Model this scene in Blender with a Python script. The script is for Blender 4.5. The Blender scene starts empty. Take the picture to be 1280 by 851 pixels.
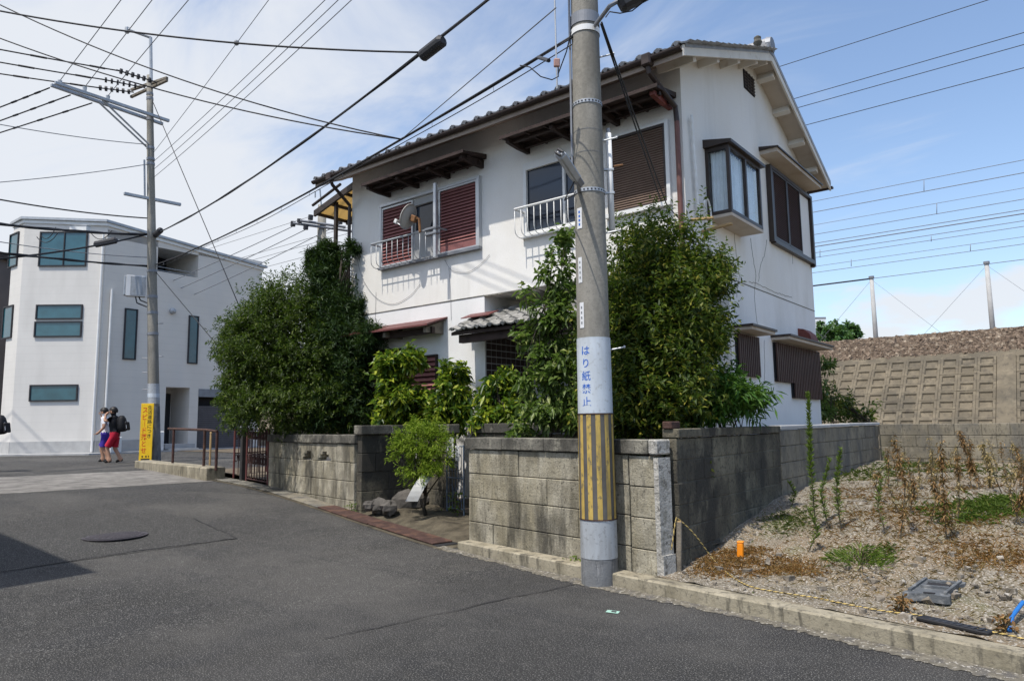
import bpy, math, random
import numpy as np
from mathutils import Vector, Matrix
R = math.radians
sc = bpy.context.scene
col = sc.collection

# ------------------------------------------------------------------ camera
EYE = np.array([0.0, 0.0, 1.5])
FPX = 885.46                      # focal length in pixels of the 1280 px wide photograph
_p, _r, _y = R(6.684), R(-.7707), R(38.755)
FW = np.array([-math.sin(_y)*math.cos(_p), math.cos(_y)*math.cos(_p), math.sin(_p)])
RT = np.array([math.cos(_y), math.sin(_y), 0.0])
UP = np.cross(RT, FW)
RT, UP = math.cos(_r)*RT+math.sin(_r)*UP, -math.sin(_r)*RT+math.cos(_r)*UP
cam_d = bpy.data.cameras.new('camera'); cam = bpy.data.objects.new('camera', cam_d); col.objects.link(cam)
cam_d.sensor_width = 36; cam_d.lens = FPX/1280*36; cam_d.clip_end = 3000; cam_d.clip_start = .05
m = Matrix.Identity(4)
for i in range(3):
    m[i][0] = RT[i]; m[i][1] = UP[i]; m[i][2] = -FW[i]; m[i][3] = EYE[i]
cam.matrix_world = m
sc.camera = cam

# ------------------------------------------------------------------ sun, sky, exposure
SUN_EL, SUN_AZ = R(64), math.atan2(-1.0, -.06)          # azimuth of the direction TOWARDS the sun (maths angle from +X)
sunv = Vector((math.cos(SUN_EL)*math.cos(SUN_AZ), math.cos(SUN_EL)*math.sin(SUN_AZ), math.sin(SUN_EL)))
sd = bpy.data.lights.new('sun', 'SUN'); so = bpy.data.objects.new('sun', sd); col.objects.link(so)
sd.energy = 3.1; sd.angle = R(.55); sd.color = (1, .945, .86)
so.rotation_euler = sunv.to_track_quat('Z', 'Y').to_euler(); so.location = (0, -20, 40)
w = bpy.data.worlds.new('World'); sc.world = w; w.use_nodes = True
nt = w.node_tree; nt.nodes.clear()
def wn(t, **k):
    n = nt.nodes.new(t)
    for a, b in k.items(): setattr(n, a, b)
    return n
out = wn('ShaderNodeOutputWorld'); bg = wn('ShaderNodeBackground'); bg.inputs['Strength'].default_value = .135
sky = wn('ShaderNodeTexSky', sky_type='NISHITA', sun_disc=False)
sky.sun_elevation = SUN_EL; sky.sun_rotation = math.pi/2-SUN_AZ
sky.air_density = 1.0; sky.dust_density = 1.3; sky.ozone_density = 1.3; sky.altitude = 20
# thin high cloud: noise on a flat cloud layer (direction / height)
tc = wn('ShaderNodeTexCoord'); sep = wn('ShaderNodeSeparateXYZ'); nt.links.new(tc.outputs['Generated'], sep.inputs[0])
mx = wn('ShaderNodeMath', operation='MAXIMUM'); mx.inputs[1].default_value = .04; nt.links.new(sep.outputs['Z'], mx.inputs[0])
ad = wn('ShaderNodeMath', operation='ADD'); ad.inputs[1].default_value = .12; nt.links.new(mx.outputs[0], ad.inputs[0])
cb = wn('ShaderNodeCombineXYZ')
for k in 'XY':
    dv = wn('ShaderNodeMath', operation='DIVIDE'); nt.links.new(sep.outputs[k], dv.inputs[0]); nt.links.new(ad.outputs[0], dv.inputs[1]); nt.links.new(dv.outputs[0], cb.inputs[k])
def wnoise(scale, loc, rot, stretch, detail, dist=0.0):
    mp = wn('ShaderNodeMapping'); mp.inputs['Location'].default_value = loc; mp.inputs['Rotation'].default_value = (0, 0, rot); mp.inputs['Scale'].default_value = stretch
    nz = wn('ShaderNodeTexNoise'); nz.inputs['Scale'].default_value = scale; nz.inputs['Detail'].default_value = detail; nz.inputs['Distortion'].default_value = dist
    nz.inputs['Roughness'].default_value = .58
    nt.links.new(cb.outputs[0], mp.inputs[0]); nt.links.new(mp.outputs[0], nz.inputs['Vector']); return nz
n1 = wnoise(.42, (1.3, .4, 0), R(25), (1, 1, 1), 3)            # where the cloud banks lie
n2 = wnoise(1.1, (.7, 2.1, 0), R(-20), (1, 2.1, 1), 9, .7)      # drawn-out wisps
# bank coverage grows towards the west (-X), where a veil of cirrus covers the sky
cov = wn('ShaderNodeMath', operation='MULTIPLY_ADD'); nt.links.new(sep.outputs['X'], cov.inputs[0]); cov.inputs[1].default_value = -.62; cov.inputs[2].default_value = -.44
s1 = wn('ShaderNodeMath', operation='ADD'); nt.links.new(n1.outputs['Fac'], s1.inputs[0]); nt.links.new(cov.outputs[0], s1.inputs[1])
s2 = wn('ShaderNodeMath', operation='MULTIPLY_ADD'); nt.links.new(n2.outputs['Fac'], s2.inputs[0]); s2.inputs[1].default_value = .85; nt.links.new(s1.outputs[0], s2.inputs[2])
cr = wn('ShaderNodeMapRange'); cr.interpolation_type = 'SMOOTHSTEP'; cr.inputs['From Min'].default_value = .60; cr.inputs['From Max'].default_value = .99; cr.inputs['To Max'].default_value = .95
nt.links.new(s2.outputs[0], cr.inputs['Value'])
# low cumulus tops near the horizon
n3 = wn('ShaderNodeTexNoise'); n3.inputs['Scale'].default_value = 4.2; n3.inputs['Detail'].default_value = 7; n3.inputs['Roughness'].default_value = .55
mp3 = wn('ShaderNodeMapping'); mp3.inputs['Location'].default_value = (.35, 0, .2); mp3.inputs['Scale'].default_value = (1, 1, 2.6); nt.links.new(tc.outputs['Generated'], mp3.inputs[0]); nt.links.new(mp3.outputs[0], n3.inputs['Vector'])
hz_ = wn('ShaderNodeMapRange'); hz_.inputs['From Min'].default_value = .06; hz_.inputs['From Max'].default_value = .26; hz_.inputs['To Min'].default_value = .14; hz_.inputs['To Max'].default_value = -.25
nt.links.new(sep.outputs['Z'], hz_.inputs['Value'])
a3 = wn('ShaderNodeMath', operation='ADD'); nt.links.new(n3.outputs['Fac'], a3.inputs[0]); nt.links.new(hz_.outputs[0], a3.inputs[1])
c3 = wn('ShaderNodeMapRange'); c3.interpolation_type = 'SMOOTHSTEP'; c3.inputs['From Min'].default_value = .49; c3.inputs['From Max'].default_value = .62; c3.inputs['To Max'].default_value = .9
nt.links.new(a3.outputs[0], c3.inputs['Value'])
cm = wn('ShaderNodeMath', operation='MAXIMUM'); nt.links.new(cr.outputs[0], cm.inputs[0]); nt.links.new(c3.outputs[0], cm.inputs[1])
mix = wn('ShaderNodeMix', data_type='RGBA'); nt.links.new(cm.outputs[0], mix.inputs['Factor']); nt.links.new(sky.outputs[0], mix.inputs['A']); mix.inputs['B'].default_value = (3.75, 3.9, 4.15, 1)
nt.links.new(mix.outputs['Result'], bg.inputs[0]); nt.links.new(bg.outputs[0], out.inputs[0])
sc.view_settings.view_transform = 'Standard'; sc.view_settings.look = 'None'; sc.view_settings.exposure = .70; sc.view_settings.gamma = 1
sc.render.resolution_x = 1024; sc.render.resolution_y = 680

# ------------------------------------------------------------------ pixel -> place
def ray(x, y): return FW+(x-640)/FPX*RT-(y-425.5)/FPX*UP
def atz(x, y, z): d = ray(x, y); return EYE+d*(z-EYE[2])/d[2]
def atY(x, y, Y): d = ray(x, y); return EYE+d*Y/d[1]
def atX(x, y, X): d = ray(x, y); return EYE+d*X/d[0]
def atd(x, y, d): return EYE+ray(x, y)*d
A0 = np.array([-2.9, 5.74]); E_ = np.array([-.983, .184]); E_ /= np.hypot(*E_); N_ = np.array([E_[1], -E_[0]])
def rf(s, n): p = A0+E_*s+N_*n; return p                        # road frame: s along the garden wall (to the west), n into the plots
def inv_rf(x, y): q = np.array([x, y])-A0; return q@E_, q@N_
def sm(t): t = min(1, max(0, t)); return t*t*(3-2*t)
def g(x, y):
    s = (x-A0[0])*E_[0]+(y-A0[1])*E_[1]
    return .40*sm((s-1.5)/9)+.13*sm((s-9)/10)
def lz(x, y):                                                    # vacant plot
    n = (np.array([x, y])-A0)@N_
    return .125+.42*sm((n-.1)/3.0)+.18*sm((n-2)/6)+.022*math.sin(x*3.1+y*1.7)*sm(n/.8)+.018*math.sin(x*6.3-y*4.9+1)*sm(n/.8)
def hit(x, y, fn, dz=0):
    z = 0
    for i in range(50): p = atz(x, y, z+dz); z = .6*z+.4*fn(p[0], p[1])
    return atz(x, y, z+dz)
def gp(x, y, dz=0): return hit(x, y, g, dz)
def lp(x, y): return hit(x, y, lz)

# ------------------------------------------------------------------ mesh helpers
ORG = {}
def tag(o, label=None, cat=None, group=None, kind=None):
    if label: o['label'] = label
    if cat: o['category'] = cat
    if group: o['group'] = group
    if kind: o['kind'] = kind
    return o
def thing(name, label, cat, loc, group=None):
    o = bpy.data.objects.new(name, None); col.objects.link(o); o.location = Vector(loc); o.empty_display_size = .2
    ORG[o.name] = np.array(loc, float); return tag(o, label, cat, group)
def org(o): return ORG.get(o.name, np.zeros(3))
def link(name, me, parent=None, origin=None):
    o = bpy.data.objects.new(name, me); col.objects.link(o)
    if parent is not None: o.parent = parent; ORG[o.name] = org(parent)
    elif origin is not None: o.location = Vector(origin); ORG[o.name] = np.array(origin, float)
    return o
class MB:
    def __init__(s): s.v = []; s.f = []; s.mi = []; s.cur = 0
    def add(s, vs, fs):
        o = len(s.v); s.v += [tuple(map(float, q)) for q in vs]
        for f in fs: s.f.append([i+o for i in f]); s.mi.append(s.cur)
        return s
    def obox(s, o, a, b, c):
        o, a, b, c = (np.array(q, float) for q in (o, a, b, c))
        vs = [o, o+a, o+a+b, o+b, o+c, o+a+c, o+a+b+c, o+b+c]
        fs = [(0, 3, 2, 1), (4, 5, 6, 7), (0, 1, 5, 4), (1, 2, 6, 5), (2, 3, 7, 6), (3, 0, 4, 7)]
        if np.dot(np.cross(a, b), c) < 0: fs = [f[::-1] for f in fs]
        return s.add(vs, fs)
    def box(s, x0, x1, y0, y1, z0, z1): return s.obox((x0, y0, z0), (x1-x0, 0, 0), (0, y1-y0, 0), (0, 0, z1-z0))
    def cbox(s, c, a, b, cc, bev=.01):
        """chamfered box: centre, three half-edge vectors"""
        c, a, b, cc = (np.array(q, float) for q in (c, a, b, cc))
        L = [np.linalg.norm(q) for q in (a, b, cc)]; U = [q/l for q, l in zip((a, b, cc), L)]
        flip = np.dot(np.cross(U[0], U[1]), U[2]) < 0
        vs = []; idx = {}
        for i in (-1, 1):
            for j in (-1, 1):
                for k in (-1, 1):
                    for ax in range(3):
                        q = c.copy()
                        for t, sg in enumerate((i, j, k)): q = q+U[t]*sg*(L[t] if t == ax else L[t]-bev)
                        idx[(i, j, k, ax)] = len(vs); vs.append(q)
        fs = []
        def quad(keys, n):
            P = [vs[idx[k]] for k in keys]; nn = np.cross(P[1]-P[0], P[2]-P[0])
            f = [idx[k] for k in keys]; fs.append(f if nn@n > 0 else f[::-1])
        for ax in range(3):
            o1, o2 = [t for t in range(3) if t != ax]
            for sg in (-1, 1):
                ks = []
                for u, v_ in ((-1, -1), (1, -1), (1, 1), (-1, 1)):
                    t = [0, 0, 0]; t[ax] = sg; t[o1] = u; t[o2] = v_; ks.append((*t, ax))
                quad(ks, U[ax]*sg)
            for u in (-1, 1):
                for v_ in (-1, 1):
                    ks = []
                    for sg, axx in ((-1, o1), (1, o1), (1, o2), (-1, o2)):
                        t = [0, 0, 0]; t[ax] = sg; t[o1] = u; t[o2] = v_; ks.append((*t, axx))
                    quad(ks, U[o1]*u+U[o2]*v_)
        for i in (-1, 1):
            for j in (-1, 1):
                for k in (-1, 1): quad([(i, j, k, 0), (i, j, k, 1), (i, j, k, 2)], U[0]*i+U[1]*j+U[2]*k)
        return s.add(vs, fs)
    def tube(s, pts, r, n=8, caps=True):
        P = [np.array(q, float) for q in pts]; k = len(P); rr = r if hasattr(r, '__len__') else [r]*k
        rings = []; ref = None
        for i in range(k):
            t = P[min(i+1, k-1)]-P[max(i-1, 0)]; t = t/(np.linalg.norm(t)+1e-12)
            if ref is None: ref = np.array([0, 0, 1.]) if abs(t[2]) < .9 else np.array([1., 0, 0])
            u = np.cross(ref, t); u /= np.linalg.norm(u)+1e-12; v_ = np.cross(t, u); ref = v_ if abs(v_@t) < .9 else ref
            rings.append([P[i]+rr[i]*(math.cos(2*math.pi*j/n)*u+math.sin(2*math.pi*j/n)*v_) for j in range(n)])
        vs = [q for ring in rings for q in ring]; fs = []
        for i in range(k-1):
            for j in range(n): fs.append((i*n+j, i*n+(j+1) % n, (i+1)*n+(j+1) % n, (i+1)*n+j))
        if caps: fs.append(tuple(range(n))[::-1]); fs.append(tuple((k-1)*n+j for j in range(n)))
        return s.add(vs, fs)
    def prism(s, poly, vec):
        P = [np.array(q, float) for q in poly]; k = len(P); vec = np.array(vec, float)
        nrm = sum((np.cross(P[i]-P[0], P[(i+1) % k]-P[0]) for i in range(1, k-1)), np.zeros(3))
        if nrm@vec > 0: P = P[::-1]
        vs = P+[q+vec for q in P]
        return s.add(vs, [tuple(range(k)), tuple(range(2*k-1, k-1, -1))]+[(i, i+k, (i+1) % k+k, (i+1) % k) for i in range(k)])
    def mesh(s, name, mats, o=(0, 0, 0), smooth=False):
        me = bpy.data.meshes.new(name); o = np.array(o, float)
        me.from_pydata((np.array(s.v)-o).tolist() if len(s.v) else [], [], s.f)
        for mt in (mats if isinstance(mats, (list, tuple)) else [mats]): me.materials.append(mt)
        if any(s.mi): me.polygons.foreach_set('material_index', s.mi)
        if smooth: me.polygons.foreach_set('use_smooth', [True]*len(s.f))
        me.update(); return me
    def build(s, name, mats, parent=None, smooth=False, origin=None):
        if parent is not None: o = org(parent)
        elif origin is not None: o = np.array(origin, float)
        else:
            a = np.array(s.v); o = np.array([a[:, 0].mean(), a[:, 1].mean(), a[:, 2].min()])
        return link(name, s.mesh(name, mats, o, smooth), parent, None if parent is not None else o)
def V3(p, z=None): return np.array([p[0], p[1], p[2] if z is None else z], float)
def lerp(a, b, t): return np.array(a, float)*(1-t)+np.array(b, float)*t

# ------------------------------------------------------------------ materials
def newmat(name):
    m = bpy.data.materials.new(name); m.use_nodes = True; t = m.node_tree; t.nodes.clear()
    o = t.nodes.new('ShaderNodeOutputMaterial'); b = t.nodes.new('ShaderNodeBsdfPrincipled'); t.links.new(b.outputs[0], o.inputs[0])
    return m, t, b, o
def _noise(t, vec, scale, detail=4, rough=.55, stretch=(1, 1, 1)):
    mp = t.nodes.new('ShaderNodeMapping'); mp.inputs['Scale'].default_value = stretch; t.links.new(vec, mp.inputs[0])
    n = t.nodes.new('ShaderNodeTexNoise'); n.inputs['Scale'].default_value = scale; n.inputs['Detail'].default_value = detail; n.inputs['Roughness'].default_value = rough
    t.links.new(mp.outputs[0], n.inputs['Vector']); return n.outputs['Fac']
def _range(t, v, a, b, c=0., d=1.):
    r = t.nodes.new('ShaderNodeMapRange'); r.inputs['From Min'].default_value = a; r.inputs['From Max'].default_value = b; r.inputs['To Min'].default_value = c; r.inputs['To Max'].default_value = d
    t.links.new(v, r.inputs['Value']); return r.outputs[0]
def _mix(t, f, a, b, mode='MIX'):
    x = t.nodes.new('ShaderNodeMix'); x.data_type = 'RGBA'; x.blend_type = mode
    if isinstance(f, float): x.inputs['Factor'].default_value = f
    else: t.links.new(f, x.inputs['Factor'])
    for k, q in (('A', a), ('B', b)):
        if isinstance(q, tuple): x.inputs[k].default_value = (*q[:3], 1)
        else: t.links.new(q, x.inputs[k])
    return x.outputs['Result']
def _mul(t, a, b):
    x = t.nodes.new('ShaderNodeMath'); x.operation = 'MULTIPLY'
    for i, q in enumerate((a, b)):
        if isinstance(q, float): x.inputs[i].default_value = q
        else: t.links.new(q, x.inputs[i])
    return x.outputs[0]
def mat(name, base, rough=.8, var=.12, scale=5, metal=0., spec=.3, bump=0., bscale=60, stains=(), rnd=0., speck=None, coat=0., boards=0.):
    """noise-varied colour; stains = [(colour, scale, lo, hi, stretch, strength)]; rnd = tone change from piece to piece; speck = (colour, scale, lo, hi)"""
    m, t, b, o = newmat(name); geo = t.nodes.new('ShaderNodeNewGeometry'); P = geo.outputs['Position']
    n = _noise(t, P, scale, 6)
    dark = tuple(q*(1-var*1.6) for q in base); light = tuple(min(1, q*(1+var)) for q in base)
    c = _mix(t, _range(t, n, .3, .7), dark, light)
    if rnd:
        oi = t.nodes.new('ShaderNodeObjectInfo'); k = _range(t, oi.outputs['Random'], 0, 1, 1-rnd, 1+rnd)
        cb_ = t.nodes.new('ShaderNodeCombineColor')
        for i in range(3): t.links.new(k, cb_.inputs[i])
        c = _mix(t, 1.0, c, cb_.outputs[0], 'MULTIPLY')
    for (sc_, ss, lo, hi, st, amt) in stains:
        f = _mul(t, _range(t, _noise(t, P, ss, 7, .62, st), lo, hi), float(amt)); c = _mix(t, f, c, sc_)
    if speck:
        f = _range(t, _noise(t, P, speck[1], 2, .5), speck[2], speck[3]); c = _mix(t, f, c, speck[0])
    if boards:                                            # horizontal siding joints
        sx = t.nodes.new('ShaderNodeSeparateXYZ'); t.links.new(P, sx.inputs[0]); fr = t.nodes.new('ShaderNodeMath'); fr.operation = 'PINGPONG'; fr.inputs[1].default_value = boards; t.links.new(sx.outputs['Z'], fr.inputs[0])
        c = _mix(t, _mul(t, _range(t, fr.outputs[0], .018, .0), .16), c, tuple(q*.55 for q in base))
    t.links.new(c, b.inputs['Base Color']); b.inputs['Roughness'].default_value = rough; b.inputs['Metallic'].default_value = metal; b.inputs['Specular IOR Level'].default_value = spec
    b.inputs['Coat Weight'].default_value = coat
    if bump:
        bp = t.nodes.new('ShaderNodeBump'); bp.inputs['Strength'].default_value = bump; bp.inputs['Distance'].default_value = .02
        t.links.new(_noise(t, P, bscale, 5, .6), bp.inputs['Height']); t.links.new(bp.outputs[0], b.inputs['Normal'])
    return m
def leafmat(name, stops, rough=.45, trans=.3, spec=.4):
    m, t, b, o = newmat(name); geo = t.nodes.new('ShaderNodeNewGeometry'); cr_ = t.nodes.new('ShaderNodeValToRGB'); t.links.new(geo.outputs['Random Per Island'], cr_.inputs[0])
    el = cr_.color_ramp.elements
    while len(el) < len(stops): el.new(.5)
    for e_, (p_, c_) in zip(el, stops): e_.position = p_; e_.color = (*c_, 1)
    c = cr_.outputs[0]
    t.links.new(c, b.inputs['Base Color']); b.inputs['Roughness'].default_value = rough; b.inputs['Specular IOR Level'].default_value = spec
    tr = t.nodes.new('ShaderNodeBsdfTranslucent'); mm = t.nodes.new('ShaderNodeMixShader'); mm.inputs[0].default_value = trans
    br = _mix(t, .5, c, (.16, .30, .03)); t.links.new(br, tr.inputs[0]); t.links.new(b.outputs[0], mm.inputs[1]); t.links.new(tr.outputs[0], mm.inputs[2]); t.links.new(mm.outputs[0], o.inputs[0])
    return m
def glassmat(name, tint=(.75, .8, .82), refl=.12, dark=.0):
    """window pane: see-through with a mirror sheen"""
    m, t, b, o = newmat(name); t.nodes.remove(b)
    tr = t.nodes.new('ShaderNodeBsdfTransparent'); tr.inputs[0].default_value = (*tint, 1); gl = t.nodes.new('ShaderNodeBsdfGlossy'); gl.inputs['Roughness'].default_value = .03
    fr = t.nodes.new('ShaderNodeLayerWeight'); fr.inputs[0].default_value = .5; pw = t.nodes.new('ShaderNodeMath'); pw.operation = 'POWER'; pw.inputs[1].default_value = 5; t.links.new(fr.outputs['Facing'], pw.inputs[0])
    ad_ = t.nodes.new('ShaderNodeMath'); ad_.operation = 'MULTIPLY_ADD'; ad_.inputs[1].default_value = .6; ad_.inputs[2].default_value = refl; t.links.new(pw.outputs[0], ad_.inputs[0])
    mm = t.nodes.new('ShaderNodeMixShader'); t.links.new(ad_.outputs[0], mm.inputs[0]); t.links.new(tr.outputs[0], mm.inputs[1]); t.links.new(gl.outputs[0], mm.inputs[2]); t.links.new(mm.outputs[0], o.inputs[0])
    return m
BL = (.035, .033, .028)
M = dict(
 asphalt=mat('asphalt', (.047, .0455, .043), .9, .35, 80, bump=1.0, bscale=90, speck=((.22, .215, .20), 105, .57, .655), stains=[((.016, .016, .017), 80, .49, .57, (1, 1, 1), .75), ((.034, .034, .036), 1.1, .45, .62, (1.6, .6, 1), .5), ((.092, .087, .08), .4, .44, .6, (1, 1, 1), .6), ((.026, .026, .028), .8, .53, .64, (.5, 2.2, 1), .5), ((.10, .096, .088), 7, .57, .66, (1, 1, 1), .35)]),
 asphalt_patch=mat('asphalt_patch', (.054, .0525, .05), .9, .35, 80, bump=1.0, bscale=90, speck=((.23, .225, .21), 105, .57, .655), stains=[((.02, .02, .021), 80, .49, .57, (1, 1, 1), .75), ((.05, .05, .05), 1.1, .47, .66, (1, 1, 1), .4)]),
 pale_paving=mat('pale_paving', (.19, .18, .165), .95, .25, 3, bump=.7, bscale=60, stains=[((.09, .085, .08), 5, .5, .7, (1, 1, 1), .8)]),
 tar=mat('tar', (.022, .022, .024), .7, .2, 8),
 paint_worn=mat('paint_worn', (.5, .5, .48), .8, .1, 6, stains=[((.08, .08, .08), 9, .42, .52, (1, 1, 1), 1)]),
 earth=mat('earth', (.13, .105, .075), .95, .3, 4, bump=.6, bscale=30),
 ground=mat('ground', (.11, .11, .085), .95, .25, .4),
 gravel=mat('gravel', (.195, .168, .125), .95, .25, 12, bump=1.0, bscale=40, speck=((.36, .335, .29), 60, .55, .62), stains=[((.19, .13, .07), .9, .47, .6, (1, 1, 1), .7), ((.13, .115, .09), 40, .5, .6, (1, 1, 1), .7), ((.12, .13, .06), 1.6, .56, .66, (1, 1, 1), .5)]),
 stone=mat('stone', (.22, .19, .15), .85, .3, 14, stains=[((.38, .36, .32), 17, .55, .61, (1, 1, 1), .9), ((.12, .105, .085), 13, .5, .58, (1, 1, 1), .8)]),
 rock=mat('rock', (.085, .078, .07), .9, .3, 8, bump=.9, bscale=18),
 kerb=mat('kerb', (.33, .295, .22), .9, .15, 3, bump=.3, bscale=50, rnd=.07, stains=[((.17, .15, .105), 3.0, .42, .6, (1, 1, .5), .8), (BL, 7, .54, .64, (1.5, 1.5, .3), .7), ((.10, .09, .07), 30, .55, .64, (1, 1, 1), .6)]),
 block=mat('block', (.38, .35, .275), .92, .14, 3, bump=.5, bscale=45, rnd=.10, stains=[((.22, .19, .12), 2.0, .44, .6, (1, 1, .5), .7), (BL, 1.9, .49, .64, (2, 2, .45), .85), ((.14, .125, .09), 4, .46, .6, (1, 1, 1), .5), ((.11, .10, .07), 9, .55, .66, (4, 4, .35), .4), ((.07, .065, .05), 45, .57, .64, (1, 1, .6), .7)]),
 block_old=mat('block_old', (.14, .125, .09), .95, .2, 2.5, bump=.6, bscale=40, rnd=.16, stains=[((.034, .032, .028), 1.7, .42, .58, (1, 1, .7), .85), ((.25, .225, .16), 2.6, .54, .66, (1, 1, .5), .7), ((.03, .03, .027), 25, .53, .62, (1, 1, 1), .6)]),  # old weathered block, darkened too for the plot wall's shaded face
 block_grey=mat('block_grey', (.21, .187, .14), .93, .16, 3, bump=.4, bscale=40, rnd=.14, stains=[((.10, .098, .092), 2, .44, .6, (1, 1, .4), .8), ((.28, .25, .19), 4, .54, .64, (1, 1, .6), .5), ((.06, .055, .048), 22, .54, .63, (1.5, 1.5, .5), .6)]),
 cap=mat('cap', (.17, .16, .135), .93, .2, 3, bump=.5, bscale=40, rnd=.1, stains=[((.045, .043, .037), 2.2, .42, .57, (1, 1, .6), .85), ((.33, .31, .25), 5, .54, .64, (1, 1, 1), .5), ((.05, .05, .042), 28, .53, .62, (1, 1, 1), .7)]),
 mortar_pale=mat('mortar_pale', (.15, .135, .10), .95, .25, 3, bump=.4, bscale=40, stains=[((.045, .042, .036), 1.7, .42, .58, (1, 1, .7), .8)]),
 mortar=mat('mortar', (.075, .07, .06), .95, .2, 6),
 conc_white=mat('conc_white', (.40, .385, .35), .88, .15, 6, bump=.9, bscale=30, stains=[((.2, .19, .16), 9, .5, .6, (1, 1, .6), .8), ((.10, .095, .085), 18, .56, .63, (1, 1, 1), .8)]),
 conc_pole=mat('conc_pole', (.25, .235, .20), .85, .14, 30, bump=.3, bscale=90, stains=[((.13, .125, .11), 2.6, .44, .62, (1, 1, .22), .65), ((.35, .33, .29), 3, .5, .68, (1, 1, .3), .5), ((.12, .115, .10), 60, .55, .63, (1, 1, 1), .5)]),
 conc_base=mat('conc_base', (.17, .175, .18), .85, .16, 5, bump=.35, bscale=50, stains=[((.06, .06, .06), 6, .5, .66, (2, 2, .3), .8), ((.34, .34, .34), 12, .6, .7, (2, 2, .25), .7)]),
 grey_sheet=mat('grey_sheet', (.36, .385, .41), .55, .05, 3, stains=[((.22, .225, .225), 5, .48, .64, (1.6, 1.6, .3), .55), ((.16, .16, .155), 26, .56, .64, (1, 1, 1), .5)]),
 white_sheet=mat('white_sheet', (.50, .55, .60), .55, .04, 3, stains=[((.36, .375, .385), 4, .48, .66, (1.6, 1.6, .3), .5), ((.3, .31, .31), 26, .57, .65, (1, 1, 1), .5)]),
 stripe_y=mat('stripe_yellow', (.46, .32, .085), .6, .15, 8, stains=[((.17, .135, .07), 7, .5, .62, (2, 2, .3), .65), ((.10, .09, .07), 30, .56, .64, (1, 1, .6), .7)]),
 stripe_k=mat('stripe_black', (.10, .094, .086), .7, .2, 6),
 blue_ink=mat('blue_ink', (.02, .12, .5), .6, .05),
 black_ink=mat('black_ink', (.02, .02, .02), .6, .05), red_ink=mat('red_ink', (.6, .03, .02), .6, .05),
 paper=mat('paper', (.66, .67, .68), .7, .05, 8), sign_yellow=mat('sign_yellow', (.78, .50, .02), .45, .05, 4, stains=[((.5, .3, .03), 9, .6, .75, (1, 1, .4), .4)]),
 stucco=mat('stucco', (.80, .785, .75), .9, .045, 1.2, bump=.28, bscale=110, spec=.2, stains=[((.60, .57, .51), .9, .48, .72, (1, 1, .5), .4), ((.50, .47, .42), 1.3, .55, .72, (1.6, 1.6, .2), .35), ((.62, .58, .5), .6, .45, .65, (1, 1, 1), .4), ((.60, .59, .56), 60, .5, .62, (1, 1, 1), .4)]),
 stucco_low=mat('stucco_low', (.75, .745, .73), .9, .04, 1.2, bump=.25, bscale=110, spec=.2, stains=[((.57, .55, .51), 1.3, .5, .7, (1.2, 1.2, .4), .4), ((.6, .6, .59), 60, .5, .62, (1, 1, 1), .4)]),
 pole_tan=mat('fascia_tan', (.33, .27, .22), .8, .1, 2, stains=[((.2, .15, .12), 3, .5, .68, (1, 1, 1), .5)]),
 soffit=mat('soffit', (.50, .44, .37), .85, .07, 2, stains=[((.33, .25, .17), 2.4, .52, .72, (1, 1, 1), .6)]),
 soffit_front=mat('soffit_front', (.52, .39, .335), .8, .08, 2, stains=[((.24, .17, .14), 3, .52, .72, (1, 1, 1), .5)]),
 eave_white=mat('eave_white', (.68, .65, .59), .8, .06, 3, stains=[((.38, .31, .22), 5, .58, .72, (1, 1, 1), .6)]),
 brown_wood=mat('brown_wood', (.038, .024, .02), .7, .25, 8, bump=.2, bscale=40), red_wood=mat('red_wood', (.16, .045, .035), .65, .25, 9, bump=.2, bscale=40),
 gutter=mat('gutter_brown', (.045, .032, .028), .45, .12, 4), pipe_red=mat('pipe_red', (.15, .07, .058), .5, .12, 3, stains=[((.33, .2, .17), 5, .5, .7, (1, 1, .3), .6)]),
 tile=mat('roof_tile', (.28, .285, .295), .45, .18, 5, spec=.5, rnd=.14, stains=[((.3, .29, .26), 10, .62, .72, (1, 1, 1), .5)]),
 tile_old=mat('roof_tile_old', (.27, .265, .25), .7, .2, 6, bump=.3, bscale=40, rnd=.14, stains=[((.1, .1, .085), 5, .5, .66, (1, 1, 1), .7)]),
 red_metal=mat('red_metal', (.13, .045, .042), .5, .12, 5, stains=[((.12, .05, .04), 8, .55, .7, (1, 1, 1), .6)]),
 shutter_red=mat('shutter_red', (.25, .105, .098), .55, .08, 4, stains=[((.2, .07, .07), 8, .55, .7, (1, 1, .5), .6)]), shutter_gap=mat('shutter_gap', (.10, .035, .035), .8, .1),
 shutter_brown=mat('shutter_brown', (.17, .115, .085), .55, .1, 4), shutter_dark=mat('shutter_dark', (.06, .032, .026), .55, .12, 5),
 alu=mat('aluminium', (.52, .53, .54), .4, .05, 4, metal=.55), white_paint=mat('white_paint', (.72, .72, .70), .5, .05, 4, stains=[((.45, .4, .33), 12, .62, .72, (1, 1, .4), .5)]),
 bronze=mat('bronze_alu', (.052, .040, .034), .4, .1, 4, metal=.2), galv=mat('galvanised', (.40, .42, .44), .5, .1, 5, metal=.4), galv_dark=mat('galvanised_dark', (.22, .23, .25), .55, .1, 5, metal=.3),
 glass_dark=mat('glass_dark', (.012, .018, .03), .05, .0, spec=.6), glass_teal=mat('glass_teal', (.028, .10, .125), .06, .15, 2, spec=.7), glass_clear=glassmat('glass_clear', tint=(.93, .96, .97), refl=.04),
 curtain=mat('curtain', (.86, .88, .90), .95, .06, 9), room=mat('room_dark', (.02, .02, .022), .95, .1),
 rust=mat('rust', (.062, .034, .028), .9, .25, 9, bump=.5, bscale=50, stains=[((.13, .07, .045), 6, .5, .62, (1, 1, 1), .6)]), rust_gate=mat('rust_gate', (.07, .035, .03), .8, .3, 10, bump=.3, bscale=60),
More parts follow.
